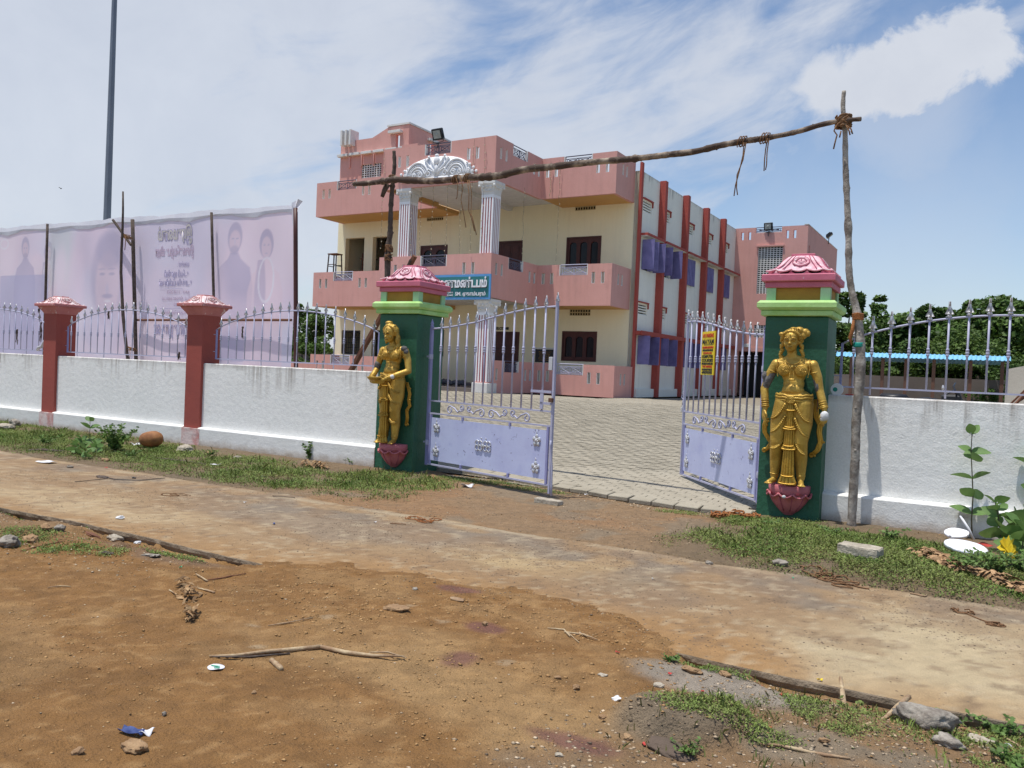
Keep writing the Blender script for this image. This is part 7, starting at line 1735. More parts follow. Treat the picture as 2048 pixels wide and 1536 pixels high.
pebbles('gravel', lambda x, y: sst(-x, 4.6, 5.2) * (y < 4.25) * (y > 3.3) * .7, 1600, (-9.5, -4.2, 3.3, 4.27), .003, .016, M_peb2, 21)
cover('leaf_litter', lambda x, y: (np.maximum(rubm(x, y), (y > 6.7) * .5) * sst(fbm(x, y, 3, 4, 320), .5, .62)), 2200, (-9, 2, 2.6, 9.2), .011, M_dryleaf, 22, .012, .35)

# ------------------------------------------------------------------ loose things, one by one
def G(px, py): return on_ground(px, py)
def rock(px, py, sx, sy, sz, seed, label, mm=None, cat='stone', rz=0.0, group=None, sink=.3, sub=3, rough=.22, name='stone'):
    import bmesh
    b = bmesh.new(); bmesh.ops.create_icosphere(b, subdivisions=sub + 1, radius=1.0); r = random.Random(seed); off = Vector((r.uniform(0, 9), r.uniform(0, 9), r.uniform(0, 9)))
    planes = [(Vector((r.gauss(0, 1), r.gauss(0, 1), r.gauss(0, .8))).normalized(), r.uniform(.62, .85)) for _ in range(9)]
    from mathutils import noise as mn
    for v in b.verts:
        p = v.co.copy()
        for n_, d in planes:
            k = p.dot(n_)
            if k > d: p -= n_ * (k - d) * .9
        p *= 1 + mn.fractal(p * 1.6 + off, .7, 2.1, 6) * rough * 1.3; v.co = Vector((p.x * sx, p.y * sy, p.z * sz))
    me = bpy.data.meshes.new(name); b.to_mesh(me); b.free(); g = G(px, py); o = link_mesh(name, me, mm or M_stone, None, sub > 2)
    o.location = (g.x, g.y, g.z + sz * (1 - sink) * .8); o.rotation_euler = (r.uniform(-.15, .15), r.uniform(-.15, .15), rz); return tag(o, label, cat, group)
def block(px, py, w, d, h, rz, label, mm=M_concrete, seed=1, tilt=0.0, cat='brick', name='concrete_block'):
    import bmesh
    from mathutils import noise as mn
    b = bmesh.new(); bmesh.ops.create_cube(b, size=1.0); bmesh.ops.subdivide_edges(b, edges=b.edges[:], cuts=5, use_grid_fill=True)
    off = Vector((seed * 3.1, 0, 0))
    for v in b.verts:
        p = v.co; e = sum(1 for c in p if abs(c) > .45); q = Vector((p.x * w, p.y * d, p.z * h)); q += Vector(mn.noise_vector(q * 22 + off)) * .006
        if e >= 2: q *= 1 - .03 - .05 * abs(mn.noise(q * 15 + off))
        v.co = q
    me = bpy.data.meshes.new(name); b.to_mesh(me); b.free(); g = G(px, py); o = link_mesh(name, me, mm, None); o.location = (g.x, g.y, g.z + h * .42); o.rotation_euler = (tilt, tilt * .5, rz); return tag(o, label, cat)
def stick(pix, rs, label, mm=M_straw, cat='stick', name='dry_stick', lift=.006, n=7, group=None):
    P = [G(x, y) + Vector((0, 0, lift)) for x, y in pix]; e = empty(name, P[0], label=label, cat=cat, group=group) if False else None
    o0 = P[0].copy(); rr = random.Random(pix[0][0]); m = MB(); P2 = []; R2 = []
    for i in range(len(P) - 1):
        for k in range(4): t = k / 4; P2.append(P[i].lerp(P[i + 1], t) - o0 + Vector((0, 0, rr.uniform(0, .003)))); R2.append((rs[i] + (rs[i + 1] - rs[i]) * t) * rr.uniform(.85, 1.15))
    P2.append(P[-1] - o0); R2.append(rs[-1]); m.tube(P2, R2, n); o = m.build(name, mm, None, True); o.location = o0; return tag(o, label, cat, group)
def sheet(px, py, w, d, rz, label, mm, cat='litter', name='paper_sheet', curl=.02, seed=1, cut=None, th=.0015, up=.004):
    rr = random.Random(seed); g = G(px, py); nx, ny = 7, 6; vs = []; 
    for s_ in (0, 1):
        for j in range(ny + 1):
            for i in range(nx + 1):
                u, v = i / nx - .5, j / ny - .5; k = 1
                if cut: 
                    L = math.hypot(u, v) * 2; k = min(1, cut / max(L, 1e-3)) if L > cut else 1
                z = curl * (math.sin(u * 5 + seed) * math.cos(v * 4 + seed * 2) + 1) * .5 + (th if s_ else 0)
                vs.append((u * k * w, v * k * d, z))
    q = (nx + 1) * (ny + 1); fs = []
    for j in range(ny):
        for i in range(nx):
            a = j * (nx + 1) + i; fs += [(a, a + nx + 1, a + nx + 2, a + 1), (q + a, q + a + 1, q + a + nx + 2, q + a + nx + 1)]
    edge = [i for i in range(nx)] ; 
    ring = [i for i in range(nx + 1)] + [(j + 1) * (nx + 1) - 1 for j in range(1, ny + 1)] + [ny * (nx + 1) + i for i in range(nx - 1, -1, -1)] + [j * (nx + 1) for j in range(ny - 1, 0, -1)]
    for i in range(len(ring)): a, b = ring[i], ring[(i + 1) % len(ring)]; fs.append((a, b, q + b, q + a))
    m = MB(); m.add(vs, fs); o = m.build(name, mm, None, True); o.location = (g.x, g.y, g.z + up); o.rotation_euler = (0, 0, rz); return tag(o, label, cat)
def leaf_heap(pixs, n, size, label, mm, seed, cat='dry leaves', name='dry_leaf_heap', hmax=.05, spread=.05, aspect=3.0, group=None):
    rr = random.Random(seed); C_ = [G(x, y) for x, y in pixs]; o0 = C_[0].copy(); m = MB()
    for k in range(n):
        i = rr.randrange(len(C_) - 1) if len(C_) > 1 else 0; c = C_[i].lerp(C_[min(i + 1, len(C_) - 1)], rr.random()) - o0 + Vector((rr.gauss(0, spread), rr.gauss(0, spread * .7), rr.random() ** 1.5 * hmax + .004))
        L = size * rr.uniform(.5, 1.4); a = rr.uniform(0, 6.28); d = Vector((math.cos(a), math.sin(a), rr.uniform(-.25, .35))); w = Vector((-math.sin(a), math.cos(a), rr.uniform(-.6, .6))) * L / aspect; pts = []
        for q in range(5):
            t = q / 4; cu = Vector((0, 0, L * .18 * math.sin(math.pi * t) * rr.uniform(.6, 1.5))); ww = w * (math.sin(math.pi * (t * .86 + .07))); p = c + d * L * (t - .5) + cu; fold = Vector((0, 0, L * .06)); pts += [p - ww * .5, p + fold * .5, p + ww * .5]
        m.add(pts, [(q * 3 + s_, q * 3 + s_ + 1, q * 3 + s_ + 4, q * 3 + s_ + 3) for q in range(4) for s_ in range(2)])
    o = m.build(name, mm, None, fix=False); o.location = o0; return tag(o, label, cat, group)
def rope_coil(pix, r, label, mm, seed, loops=6, rad=.08, name='coir_rope', cat='rope'):
    rr = random.Random(seed); C_ = [G(x, y) for x, y in pix]; o0 = C_[0].copy(); m = MB()
    for k in range(loops):
        pts = []
        a0 = rr.uniform(0, 6.28); i = rr.randrange(len(C_)); c = C_[i] - o0; ra, rb = rad * rr.uniform(.5, 1.3), rad * rr.uniform(.35, .8)
        for t in np.linspace(0, rr.uniform(4, 6.5), 18): 
            x, y = c.x + ra * math.cos(a0 + t) + .01 * math.sin(5 * t), c.y + rb * math.sin(a0 + t) + .01 * math.cos(4 * t); pts.append((x, y, top_z(x + o0.x, y + o0.y) - o0.z + r + .004 * k * rr.random()))
        m.tube(pts, r, 5)
    pts = [c - o0 + Vector((0, 0, r)) for c in C_]
    if len(pts) > 1: m.tube(pts, r, 5)
    o = m.build(name, mm, None, True); o.location = o0; return tag(o, label, cat)

# pot, blocks and rocks by the left wall
g = G(300, 897); m = MB(); pf_ = [(.006, 0), (.085, .002), (.105, .035), (.118, .10), (.128, .19), (.125, .26), (.10, .325), (.055, .365), (.01, .375)]
m.lathe(pf_, 20); o = m.build('clay_pot', M_pot, None, True); o.location = (g.x - .20, g.y + .02, g.z + .115); o.rotation_euler = (0, R_(84), R_(6)); tag(o, 'brown rounded clay pot lying on its side against the white wall', 'pot')
sheet(272, 893, .12, .10, .4, 'scrap of white rag beside the mouth of the brown clay pot', M_paper, name='white_rag', curl=.06, seed=4)
rock(368, 903, .155, .10, .065, 3, 'rough grey concrete lump in front of the nearer red pillar', M_concrete, sub=3, name='concrete_lump', cat='concrete lump')
rock(420, 908, .07, .05, .03, 4, 'small tan stone right of the concrete lump by the wall', M_stonetan)
rock(476, 917, .08, .05, .025, 5, 'flat pale stone on the grass below the long white wall', M_stone)
rock(232, 868, .12, .06, .04, 6, 'pale stone half hidden behind the weeds by the left wall', M_stonetan)
rock(12, 858, .35, .12, .06, 7, 'pale stone slab at the foot of the far left wall', M_concrete); rock(30, 853, .14, .10, .09, 8, 'dark rock by the far left wall', M_stone)
rock(210, 922, .06, .05, .025, 9, 'small pale stone beside the milkweed clump on the left', M_stonetan); rock(140, 935, .05, .04, .02, 10, 'tiny pale stone right of the white paper sheet', M_stone)
stick([(55, 903), (85, 902), (128, 904)], [.022, .026, .020], 'thick brown branch lying in the grass at the left', M_barkdk, name='branch'); stick([(312, 917), (345, 922), (375, 926), (412, 931)], [.010, .022, .026, .018], 'dark branch lying in the grass below the red pillar', M_barkdk, name='branch')
sheet(93, 926, .24, .13, .25, 'white paper sheet lying at the left edge of the grass', M_paper, curl=.025, seed=2)
sheet(430, 932, .13, .07, .6, 'crumpled grey plastic scrap on the grass edge', M_plasticbag, name='plastic_scrap', curl=.03, seed=5)
sheet(935, 975, .17, .085, .05, 'crumpled clear plastic bag on the driveway left of the gateway', M_plasticbag, name='plastic_bag', curl=.05, seed=6)
sheet(527, 955, .08, .04, .2, 'dark sandal-like scrap on the grass', M_black, name='dark_scrap', curl=.02, seed=7)
block(1097, 1007, .34, .13, .055, R_(-8), 'flat grey concrete slab piece lying in front of the gateway', seed=2, name='slab_piece', cat='concrete piece')
block(1720, 1110, .33, .20, .09, R_(-12), 'grey concrete brick on the grass below the leaning pole', seed=3)
rock(1561, 1130, .06, .042, .03, 12, 'small grey stone at the left end of the rope tangle', M_stone); rock(1418, 1126, .035, .025, .015, 13, 'tiny grey stone on the road below the right gate pillar', M_stone)
rock(1230, 998, .035, .025, .02, 14, 'small whitish stone at the driveway edge of the gateway', M_plaster)
# dry heaps
leaf_heap([(603, 930), (628, 934), (650, 938)], 60, .10, 'heap of pale dry leaves against the foot of the long white wall', M_dryleaf, 31, hmax=.07, spread=.05)
leaf_heap([(368, 1168), (380, 1190), (370, 1205)], 70, .055, 'upper clump of crumpled dry leaves on the orange dirt', M_dryleaf, 32, hmax=.05, spread=.030)
leaf_heap([(372, 1222), (384, 1232), (380, 1242)], 44, .055, 'lower clump of crumpled dry leaves on the orange dirt', M_dryleaf, 33, hmax=.045, spread=.020)
stick([(392, 1150), (415, 1165)], [.004, .006], 'short stub sticking from the upper dry leaf clump, upper one'); stick([(395, 1178), (412, 1182), (429, 1187)], [.004, .006, .007], 'short curved stub sticking right from the upper dry leaf clump'); stick([(338, 1185), (352, 1190)], [.004, .004], 'short stub sticking left from the upper dry leaf clump')
leaf_heap([(1838, 1108), (1870, 1122), (1905, 1138), (1940, 1150)], 130, .11, 'long trail of twisted brown dead leaves on the right grass', M_dryleafdk, 34, hmax=.05, spread=.035, aspect=3.5, cat='dead leaves', name='dead_leaf_trail')
leaf_heap([(1940, 1150), (1985, 1162), (2030, 1176), (2075, 1188)], 110, .13, 'brown dead stalk with curled leaves running out of the right edge', M_dryleafdk, 35, hmax=.05, spread=.03, aspect=3.5, cat='dead leaves', name='dead_leaf_trail')
stick([(1822, 1100), (1838, 1108), (1850, 1118)], [.007, .012, .012], 'blunt end of the dead stalk on the right grass', M_straw); stick([(1845, 1112), (1920, 1140), (2000, 1168), (2070, 1188)], [.014, .018, .018, .016], 'thick dead stalk under the curled brown leaves', M_dryleafdk, name='dead_stalk')
# twigs on the dirt
lp = empty('dry_palm_stem', G(430, 1313), label='long bent dry palm stem lying across the orange dirt', cat='stem')
P = [G(x, y) + Vector((0, 0, .012)) for x, y in ((418, 1316), (470, 1312), (530, 1308), (590, 1303), (640, 1298))]; m = MB(); m.tube([p - lp.location for p in P], [.004, .008, .010, .011, .012], 7); m.build('upper_stem', M_straw, lp, True)
P = [G(x, y) + Vector((0, 0, .012)) for x, y in ((641, 1298), (690, 1309), (745, 1316), (808, 1321))]; m = MB(); m.tube([p - lp.location for p in P], [.011, .011, .009, .004], 7); P = [G(x, y) + Vector((0, 0, .02)) for x, y in ((738, 1312), (775, 1312), (812, 1323))]; m.tube([p - lp.location for p in P], [.002, .005, .003], 5); m.build('lower_stem', M_straw, lp, True)
P = [G(x, y) + Vector((0, 0, .006)) for x, y in ((425, 1320), (500, 1316), (580, 1309))]; m = MB(); m.tube([p - lp.location for p in P], [.003, .006, .004], 5); m.build('dark_sheath', M_barkdk, lp, True)
stick([(543, 1324), (555, 1334), (563, 1341)], [.012, .013, .011], 'short hollow dry stub below the long palm stem', M_straw)
stick([(536, 1254), (570, 1248), (626, 1237)], [.003, .005, .002], 'thin pale dry blade above the long palm stem'); stick([(415, 1162), (450, 1157), (492, 1146)], [.004, .005, .003], 'thin reddish twig right of the dry leaf clump', M_woodred)
stick([(1095, 1258), (1128, 1262), (1140, 1275)], [.003, .005, .004], 'bent pale twig beside the dirt-covered slab edge, left arm'); stick([(1128, 1266), (1168, 1275), (1195, 1282)], [.004, .006, .003], 'bent pale twig beside the dirt-covered slab edge, right arm'); stick([(1136, 1268), (1158, 1287)], [.003, .002], 'short pale fork of the twig beside the slab edge')
stick([(95, 1178), (120, 1174), (142, 1175)], [.003, .005, .002], 'thin grey twig on the dirt at the left'); stick([(40, 1104), (95, 1090), (125, 1082)], [.003, .006, .003], 'thin twig lying over the left grass patch', M_woodred)
stick([(1728, 1456), (1770, 1440), (1817, 1415)], [.010, .011, .012], 'thick pale dry stem pointing at the big rock, lower right', M_straw); stick([(1520, 1478), (1560, 1495), (1640, 1512), (1700, 1520)], [.003, .006, .008, .004], 'thin dry stalk lying low at the bottom of the photo', M_straw)
stick([(1612, 1415), (1660, 1400), (1675, 1397)], [.002, .004, .003], 'thin grey twig beside the concrete road edge'); stick([(1900, 1448), (1940, 1465), (1975, 1480)], [.006, .008, .005], 'reddish dry stalk right of the big rock', M_dryleafdk); stick([(1820, 1188), (1850, 1180), (1855, 1175)], [.006, .007, .004], 'short pale stick at the edge of the right grass')
stick([(1680, 1385), (1690, 1405), (1698, 1422)], [.010, .016, .004], 'yellowed folded leaf standing in the lower right grass', M_straw, name='dry_leaf'); stick([(2010, 1478), (2048, 1500)], [.004, .005], 'thin pale straw at the lower right edge')
for i, (a, b, lb) in enumerate((((545, 993), (590, 996), 'thin brown twig on the dusty road, left'), ((780, 1048), (812, 1050), 'short twig below the rope wisps on the road'), ((150, 965), (215, 958), 'flat dark strip on the road at the left'))): stick([a, b], [.004, .003], lb, M_barkdk if i != 1 else M_rope)
stick([(195, 952), (230, 960), (280, 962), (330, 957)], [.004, .004, .004, .003], 'loop of black wire on the road at the left', M_black, name='black_wire', cat='wire'); rock(205, 955, .09, .05, .015, 15, 'flat dark crust on the road below the milkweed clump', M_barkdk, cat='dark crust', name='dark_crust'); rock(268, 957, .025, .02, .012, 16, 'small black lump on the road left of centre', M_black)
# papers, scraps
pt = sheet(432, 1337, .085, .075, .3, 'small white and green printed paper tag left of the short stub', M_paper, cat='paper tag', name='paper_tag', curl=.006, seed=9, cut=.95)
m = MB(); m.bx(-.025, .02, -.004, .004, .0085, .0095); m.bx(.0, .03, -.022, -.015, .0085, .0095); m.build('printed_mark', M_greenpl, pt)
dz = rock(915, 1200, .052, .040, .008, 17, 'flat pale oval shell-like disc on the orange dirt', M_straw, cat='disc', name='pale_disc', sink=.1, rough=.04)
bc = sheet(262, 1470, .10, .035, .2, 'dark blue cloth scrap with a pale tail on the dirt', M_bluecloth, cat='cloth', name='cloth_scrap', curl=.03, seed=11); sheet(292, 1470, .05, .045, .5, 'pale and red paper scrap touching the blue cloth', M_paper, name='paper_scrap', curl=.02, seed=12)
rock(265, 1497, .062, .036, .020, 18, 'flat tan stone below the blue cloth scrap', M_stonetan, sink=.45); rock(155, 1508, .026, .022, .014, 19, 'small tan stone at the lower left', M_stonetan); rock(328, 1430, .012, .010, .009, 20, 'dark pebble right above the blue cloth', M_stone)
rock(968, 1250, .022, .018, .014, 21, 'dark pebble below the pale disc', M_stonetan); rock(508, 1387, .011, .010, .009, 22, 'little round brown pebble below the dry stub', M_stonetan); rock(792, 1218, .10, .055, .018, 23, 'flat buried orange stone in the middle of the dirt', M_stonetan, sink=.7)
rock(830, 1180, .020, .015, .012, 24, 'dark pebble beside the purple stain', M_stone); rock(1115, 1357, .018, .014, .010, 25, 'brown pebble left of the slab edge', M_stonetan); rock(1152, 1378, .020, .017, .012, 26, 'pale tan pebble below the slab corner', M_stonetan)
rock(1205, 1352, .026, .014, .009, 27, 'flat whitish pebble near the slab corner', M_concrete); rock(1233, 1400, .022, .017, .012, 28, 'small white stone on the brown soil', M_plaster); rock(1318, 1374, .034, .018, .013, 29, 'pale yellowish stone at the edge of the gravelly soil', M_concrete)
rock(1322, 1408, .038, .015, .013, 30, 'dark flat stone in the gravelly soil', M_stone); rock(1255, 1478, .024, .020, .013, 31, 'orange stone at the bottom of the gravelly soil', M_stonetan); rock(1118, 1512, .018, .012, .008, 32, 'whitish pebble at the bottom edge', M_concrete)
rock(1385, 1345, .055, .022, .020, 33, 'orange clay lump below the concrete road edge', M_stonetan); rock(1450, 1352, .04, .016, .014, 34, 'tan clay lump right of the orange one below the road edge', M_stonetan); rock(1350, 1455, .12, .055, .028, 35, 'low grey-brown mound of packed soil at the bottom', mat('packed_soil', (.14, .10, .075), .95, (.10, .075, .055), 10, bump=.9), sink=.6, cat='soil mound', name='soil_mound', rough=.1)
rock(1850, 1450, .125, .075, .062, 36, 'big rough grey rock in the lower right grass', M_stone, sink=.3); rock(1900, 1492, .062, .044, .028, 37, 'pale grey stone below the big rock', M_stone, sink=.4); rock(1960, 1485, .075, .028, .018, 38, 'long pale stone at the lower right edge', M_concrete, sink=.4, rz=-.5)
rock(2015, 1470, .018, .014, .012, 39, 'crumpled bluish-white scrap at the lower right edge', M_plasticbag, cat='litter', name='plastic_scrap'); rock(1648, 1488, .024, .014, .010, 40, 'small brown stone below the lower right grass', M_stonetan); rock(1205, 1437, .020, .014, .010, 41, 'tan chip in the gravelly soil', M_stonetan)
for i, (x, y, lb) in enumerate(((1235, 1307, 'red petal-like scrap nearest the dirty slab corner'), (1340, 1350, 'red scrap beside the orange clay lump'), (1405, 1385, 'red scrap amid white gravel, left'), (1520, 1372, 'red scrap below the concrete road edge'), (1563, 1392, 'red scrap left of the lower right grass'), (1735, 1418, 'red scrap in the lower right grass'), (1290, 1443, 'red scrap beside the soil mound'), (1457, 1415, 'red scrap above the soil mound'), (1540, 1458, 'long red scrap on the bare soil'), (1910, 1452, 'red scrap right of the big rock'), (118, 1093, 'red scrap on the left grass patch'), (212, 935, 'red scrap on the road by the milkweed clump'))):
    sheet(x, y, .030 if x > 500 else .06, .018 if x > 500 else .03, i * .9, lb, M_redbit, name='red_scrap', curl=.008, seed=20 + i, cut=.8)
for i, (x, y, mm, w, lb) in enumerate(((750, 1046, M_paper, .035, 'small white paper scrap on the middle of the road'), (490, 1006, M_paper, .04, 'small white paper scrap on the road, further left'), (548, 1049, M_bluecloth, .05, 'bluish scrap on the road left of centre'), (455, 1128, M_plasticbag, .07, 'thin violet plastic strip beside the covered slab edge'), (361, 1137, M_greenpl, .025, 'green scrap on the dirt at the left'), (1586, 1158, M_greenpl, .022, 'green scrap on the road right of centre'), (1638, 1386, M_yellowpet, .035, 'yellow scrap below the concrete road edge'), (1172, 990, M_paper, .06, 'white and pink scrap at the foot of the threshold'), (1305, 1160, M_plasticbag, .02, 'tiny pale scrap on the road right of centre'))):
    sheet(x, y, w, w * .5, .4 + i, lb, mm, name='litter_scrap', curl=.012, seed=50 + i, cut=.85)
# ropes on the ground
rope_coil([(1440, 1036), (1470, 1030), (1500, 1036)], .010, 'bundle of orange coir fibre at the foot of the right gate pillar', M_coir, 61, 16, .085, name='coir_fibre')
rope_coil([(1625, 1140), (1650, 1150), (1680, 1165), (1700, 1175)], .0055, 'tangle of brown rope on the road edge below the grass', M_rope, 62, 8, .10)
rope_coil([(1420, 1097), (1470, 1100), (1520, 1108), (1540, 1118)], .004, 'thin brown rope strand running along the right grass edge', M_rope, 63, 1, .05)
rope_coil([(1925, 1225), (1960, 1240), (1990, 1250)], .0045, 'loose loops of thin brown rope on the pale concrete', M_rope, 64, 5, .055)
rope_coil([(828, 1038), (850, 1044), (870, 1040)], .004, 'wisps of orange rope on the dusty road in front of the gateway', M_coir, 65, 6, .08); rope_coil([(340, 990), (360, 990), (375, 992)], .003, 'thin rope wisp on the road at the left', M_rope, 66, 3, .10)
# left side stones below the road edge
for i, (x, y, sx_, sy_, sz_, mm, lb) in enumerate(((18, 1090, .11, .07, .05, M_stone, 'round grey stone at the left edge of the dirt'), (62, 1073, .10, .045, .035, M_stonetan, 'orange stone right of the round grey one'), (92, 1060, .05, .04, .035, M_stonetan, 'brown stone higher up in the left rubble'), (120, 1060, .05, .04, .03, M_stone, 'greyish stone right of the brown one in the left rubble'), (232, 1082, .085, .055, .035, M_concrete, 'pale rough stone below the concrete road edge, left'), (275, 1090, .03, .025, .02, M_plaster, 'white chip right of the pale rough stone'), (215, 1108, .07, .03, .012, M_barkdk, 'flat dark crust in the left rubble'), (300, 1112, .10, .035, .012, M_stone, 'long flat grey stone in the left rubble'), (240, 1038, .045, .03, .02, M_plaster, 'small whitish stone standing on the road, left'), (185, 1070, .11, .03, .012, M_woodred, 'rust-orange crust in the left rubble'))): rock(x, y, sx_, sy_, sz_, 70 + i, lb, mm, sink=.35)

# ------------------------------------------------------------------ plants
def milk_leaf(m, base, d, L, w, cup=.15, roll=0.0):
    d = Vector(d).normalized(); s_ = d.cross(Vector((0, 0, 1))); s_ = s_.normalized() if s_.length > 1e-3 else Vector((1, 0, 0)); up = s_.cross(d).normalized(); s_, up = (s_ * math.cos(roll) + up * math.sin(roll)), (up * math.cos(roll) - s_ * math.sin(roll)); vs = []
    for q in range(6):
        t = q / 5; ww = w * math.sin(math.pi * (t ** .8 * .88 + .08)) * .5; p = Vector(base) + d * L * t - Vector((0, 0, 1)) * L * .22 * t * t
        vs += [p - s_ * ww + up * ww * cup, p - up * ww * .12, p + s_ * ww + up * ww * cup]
    m.add(vs, [(q * 3 + k, q * 3 + k + 1, q * 3 + k + 4, q * 3 + k + 3) for q in range(5) for k in range(2)])
def milkweed(base, pts, nodes, label, seed, L=.16, W=.085, flower=True, group='milkweed plants', r=.008):
    rr = random.Random(seed); p = empty('milkweed', base, label=label, cat='plant', group=group); m = MB(); m.tube(pts, list(np.linspace(r, r * .5, len(pts))), 7); m.build('stem', M_stem, p, True)
    P = [Vector(q) for q in pts]
    for k in range(nodes):
        t = min(1, .25 + .75 * (k + (rr.uniform(-.28, .28) if 0 < k < nodes - 1 else 0)) / (nodes - 1)) * (len(P) - 1) if nodes > 1 else len(P) - 1; i = min(int(t), len(P) - 2); c = P[i].lerp(P[i + 1], t - i); a = (k % 2) * 1.3 + rr.uniform(-.6, .6) + .2; s_ = 1.0 - .35 * k / nodes
        for q in (0, math.pi + rr.uniform(-.4, .4)):
            m = MB(); el = rr.uniform(.15, .7) + (.5 if k > nodes - 2 else 0); milk_leaf(m, c, (math.cos(a + q), math.sin(a + q) * .55, el), L * s_ * rr.uniform(.95, 1.25), W * s_ * rr.uniform(1.0, 1.35), roll=rr.choice((-1, 1)) * rr.uniform(.35, 1.1)); m.build('leaf', M_leafC, p, True, fix=False)
    if flower:
        m = MB()
        for k in range(14): m.ball(P[-1] + Vector((rr.gauss(0, .022), rr.gauss(0, .022), rr.gauss(0, .014) - .01)), .006, n=5)
        m.build('buds', M_flower, p)['kind'] = 'stuff'
    return p
def plant_px(pix, nodes, label, seed, L, W, flower=True, depth=0.0, r=.008):
    b = G(*pix[0]); b.y += depth; base = b.copy(); pts = [Vector((0, 0, 0))]
    for k, (x, y) in enumerate(pix[1:]): q = Vector(gy(x, y, base.y)); pts.append(q - base)
    return milkweed(base, pts, nodes, label, seed, L, W, flower, r=r)
plant_px([(1944, 1078), (1943, 1040), (1946, 990), (1944, 945), (1942, 905), (1944, 868)], 6, 'tall single milkweed standing against the right wall, left of the others', 81, .19, .115)
plant_px([(1990, 1062), (1985, 1020), (1975, 985), (1967, 948)], 4, 'short leaning milkweed between the two tall ones by the right wall', 82, .17, .10)
plant_px([(2036, 1070), (2034, 1010), (2030, 960), (2024, 925), (2022, 893)], 6, 'tall milkweed with narrow leaves at the right edge', 83, .20, .10)
plant_px([(2030, 1095), (2030, 1060), (2035, 1035)], 4, 'broad-leaved young milkweed at the right edge, low down', 84, .20, .14, True, -.25)
plant_px([(2060, 1110), (2062, 1060), (2066, 1020)], 4, 'broad-leaved milkweed half beyond the right edge', 85, .19, .13, False, -.25)
plant_px([(2000, 1100), (2000, 1060), (1996, 1030), (1990, 1005)], 5, 'bushy milkweed with white buds between the tall ones at the right wall', 185, .18, .12, True, -.1)
plant_px([(2075, 1090), (2070, 1020), (2064, 960), (2060, 905)], 6, 'tall leafy milkweed just cut by the right edge', 186, .20, .12, True)
plant_px([(2040, 1120), (2046, 1080), (2040, 1050)], 5, 'dark broad leaves low in front of the milkweeds at the right edge', 187, .22, .15, False, -.2)
plant_px([(178, 905), (178, 880), (180, 858), (180, 842)], 3, 'small upright milkweed in front of the left wall', 86, .17, .09, False, .25, .007)
for i, (x, y) in enumerate(((150, 910), (170, 918), (190, 908), (160, 898))):
    b = G(x, y); milkweed(b, [(0, 0, 0), (.02, 0, .07), (.02 * (i - 1), 0, .15)], 3, 'low milkweed shoot in the clump on the left, ' + ('leftmost', 'frontmost', 'rightmost', 'hindmost')[i], 90 + i, .15, .085, False, r=.005)
def weed(px, py, h, spread, n, label, mm=M_leafD, seed=1, leaf=.016, cat='weed', name='weed', group='weeds', stems=7, depth=0.0):
    b = G(px, py); b.y += depth; w = empty(name, b, label=label, cat=cat, group=group); rr = random.Random(seed); ms_ = MB(); ml = MB()
    for s_ in range(stems):
        a = rr.uniform(0, 6.28); q = rr.uniform(.2, 1) * spread; hh = h * rr.uniform(.5, 1.0); P = [Vector((0, 0, 0)), Vector((q * .35 * math.cos(a), q * .35 * math.sin(a), hh * .5)), Vector((q * math.cos(a), q * math.sin(a), hh))]; ms_.tube(P, [.003, .0025, .0015], 4)
        for k in range(n // stems):
            t = rr.uniform(.15, 1.0); c = P[0].lerp(P[1], t * 2) if t < .5 else P[1].lerp(P[2], t * 2 - 1); aa = rr.uniform(0, 6.28); d = Vector((math.cos(aa), math.sin(aa), rr.uniform(-.2, .9))).normalized(); L = leaf * rr.uniform(.7, 1.5); sd_ = d.orthogonal().normalized() * L * .28; ml.add([c, c + d * L * .5 + sd_, c + d * L, c + d * L * .5 - sd_], [(0, 1, 2, 3)])
    ms_.build('stem', M_stem, w); ml.build('foliage', mm, w, fix=False); return w
weed(212, 905, .42, .36, 900, 'bushy narrow-leaved weed in front of the left wall, between milkweed and clay pot', seed=1, leaf=.045, stems=22, depth=.15)
weed(90, 888, .14, .30, 360, 'low leafy weed patch at the foot of the wall by the far left red pillar', seed=2, leaf=.03, stems=14); weed(262, 915, .12, .22, 300, 'low weed tuft in front of the clay pot', seed=3, leaf=.028, stems=12)
weed(570, 925, .30, .10, 150, 'slender wilted weed climbing the long white wall', seed=4, leaf=.04, stems=6, depth=.5); weed(1675, 1040, .17, .14, 240, 'small dark weed between the right gate pillar and the leaning pole', seed=5, leaf=.035, stems=10, depth=.05)
weed(1925, 1148, .16, .22, 520, 'dense low dark-leaved weed below the white foam boards', seed=6, leaf=.026, stems=22, depth=.1); weed(1990, 1160, .20, .28, 800, 'dense low dark-leaved weed mound at the right edge', seed=7, leaf=.028, stems=28, depth=.15); weed(2045, 1150, .18, .22, 500, 'leafy weed mound cut by the right edge', seed=8, leaf=.028, stems=20, depth=.1)
weed(1775, 1085, .12, .16, 160, 'small weed between the concrete brick and the wall', seed=9, leaf=.028, stems=8, depth=.2); weed(1545, 1050, .05, .18, 200, 'flat leafy weed at the foot of the right gate pillar', seed=10, leaf=.022, stems=12); weed(1660, 1068, .07, .16, 160, 'flat leafy weed left of the leaning pole foot', seed=11, leaf=.022, stems=10)
weed(135, 1052, .05, .10, 120, 'small weed growing on the left end of the concrete road edge', seed=12, leaf=.022, stems=8); weed(165, 1058, .03, .07, 70, 'tiny weed in the left rubble', seed=13, leaf=.018, stems=6); weed(1340, 1322, .03, .06, 90, 'tiny grassy weed at the dirty slab corner', seed=14, leaf=.018, stems=8); weed(1380, 1462, .05, .09, 200, 'dark little weed on the soil mound at the bottom', seed=15, leaf=.014, stems=12)
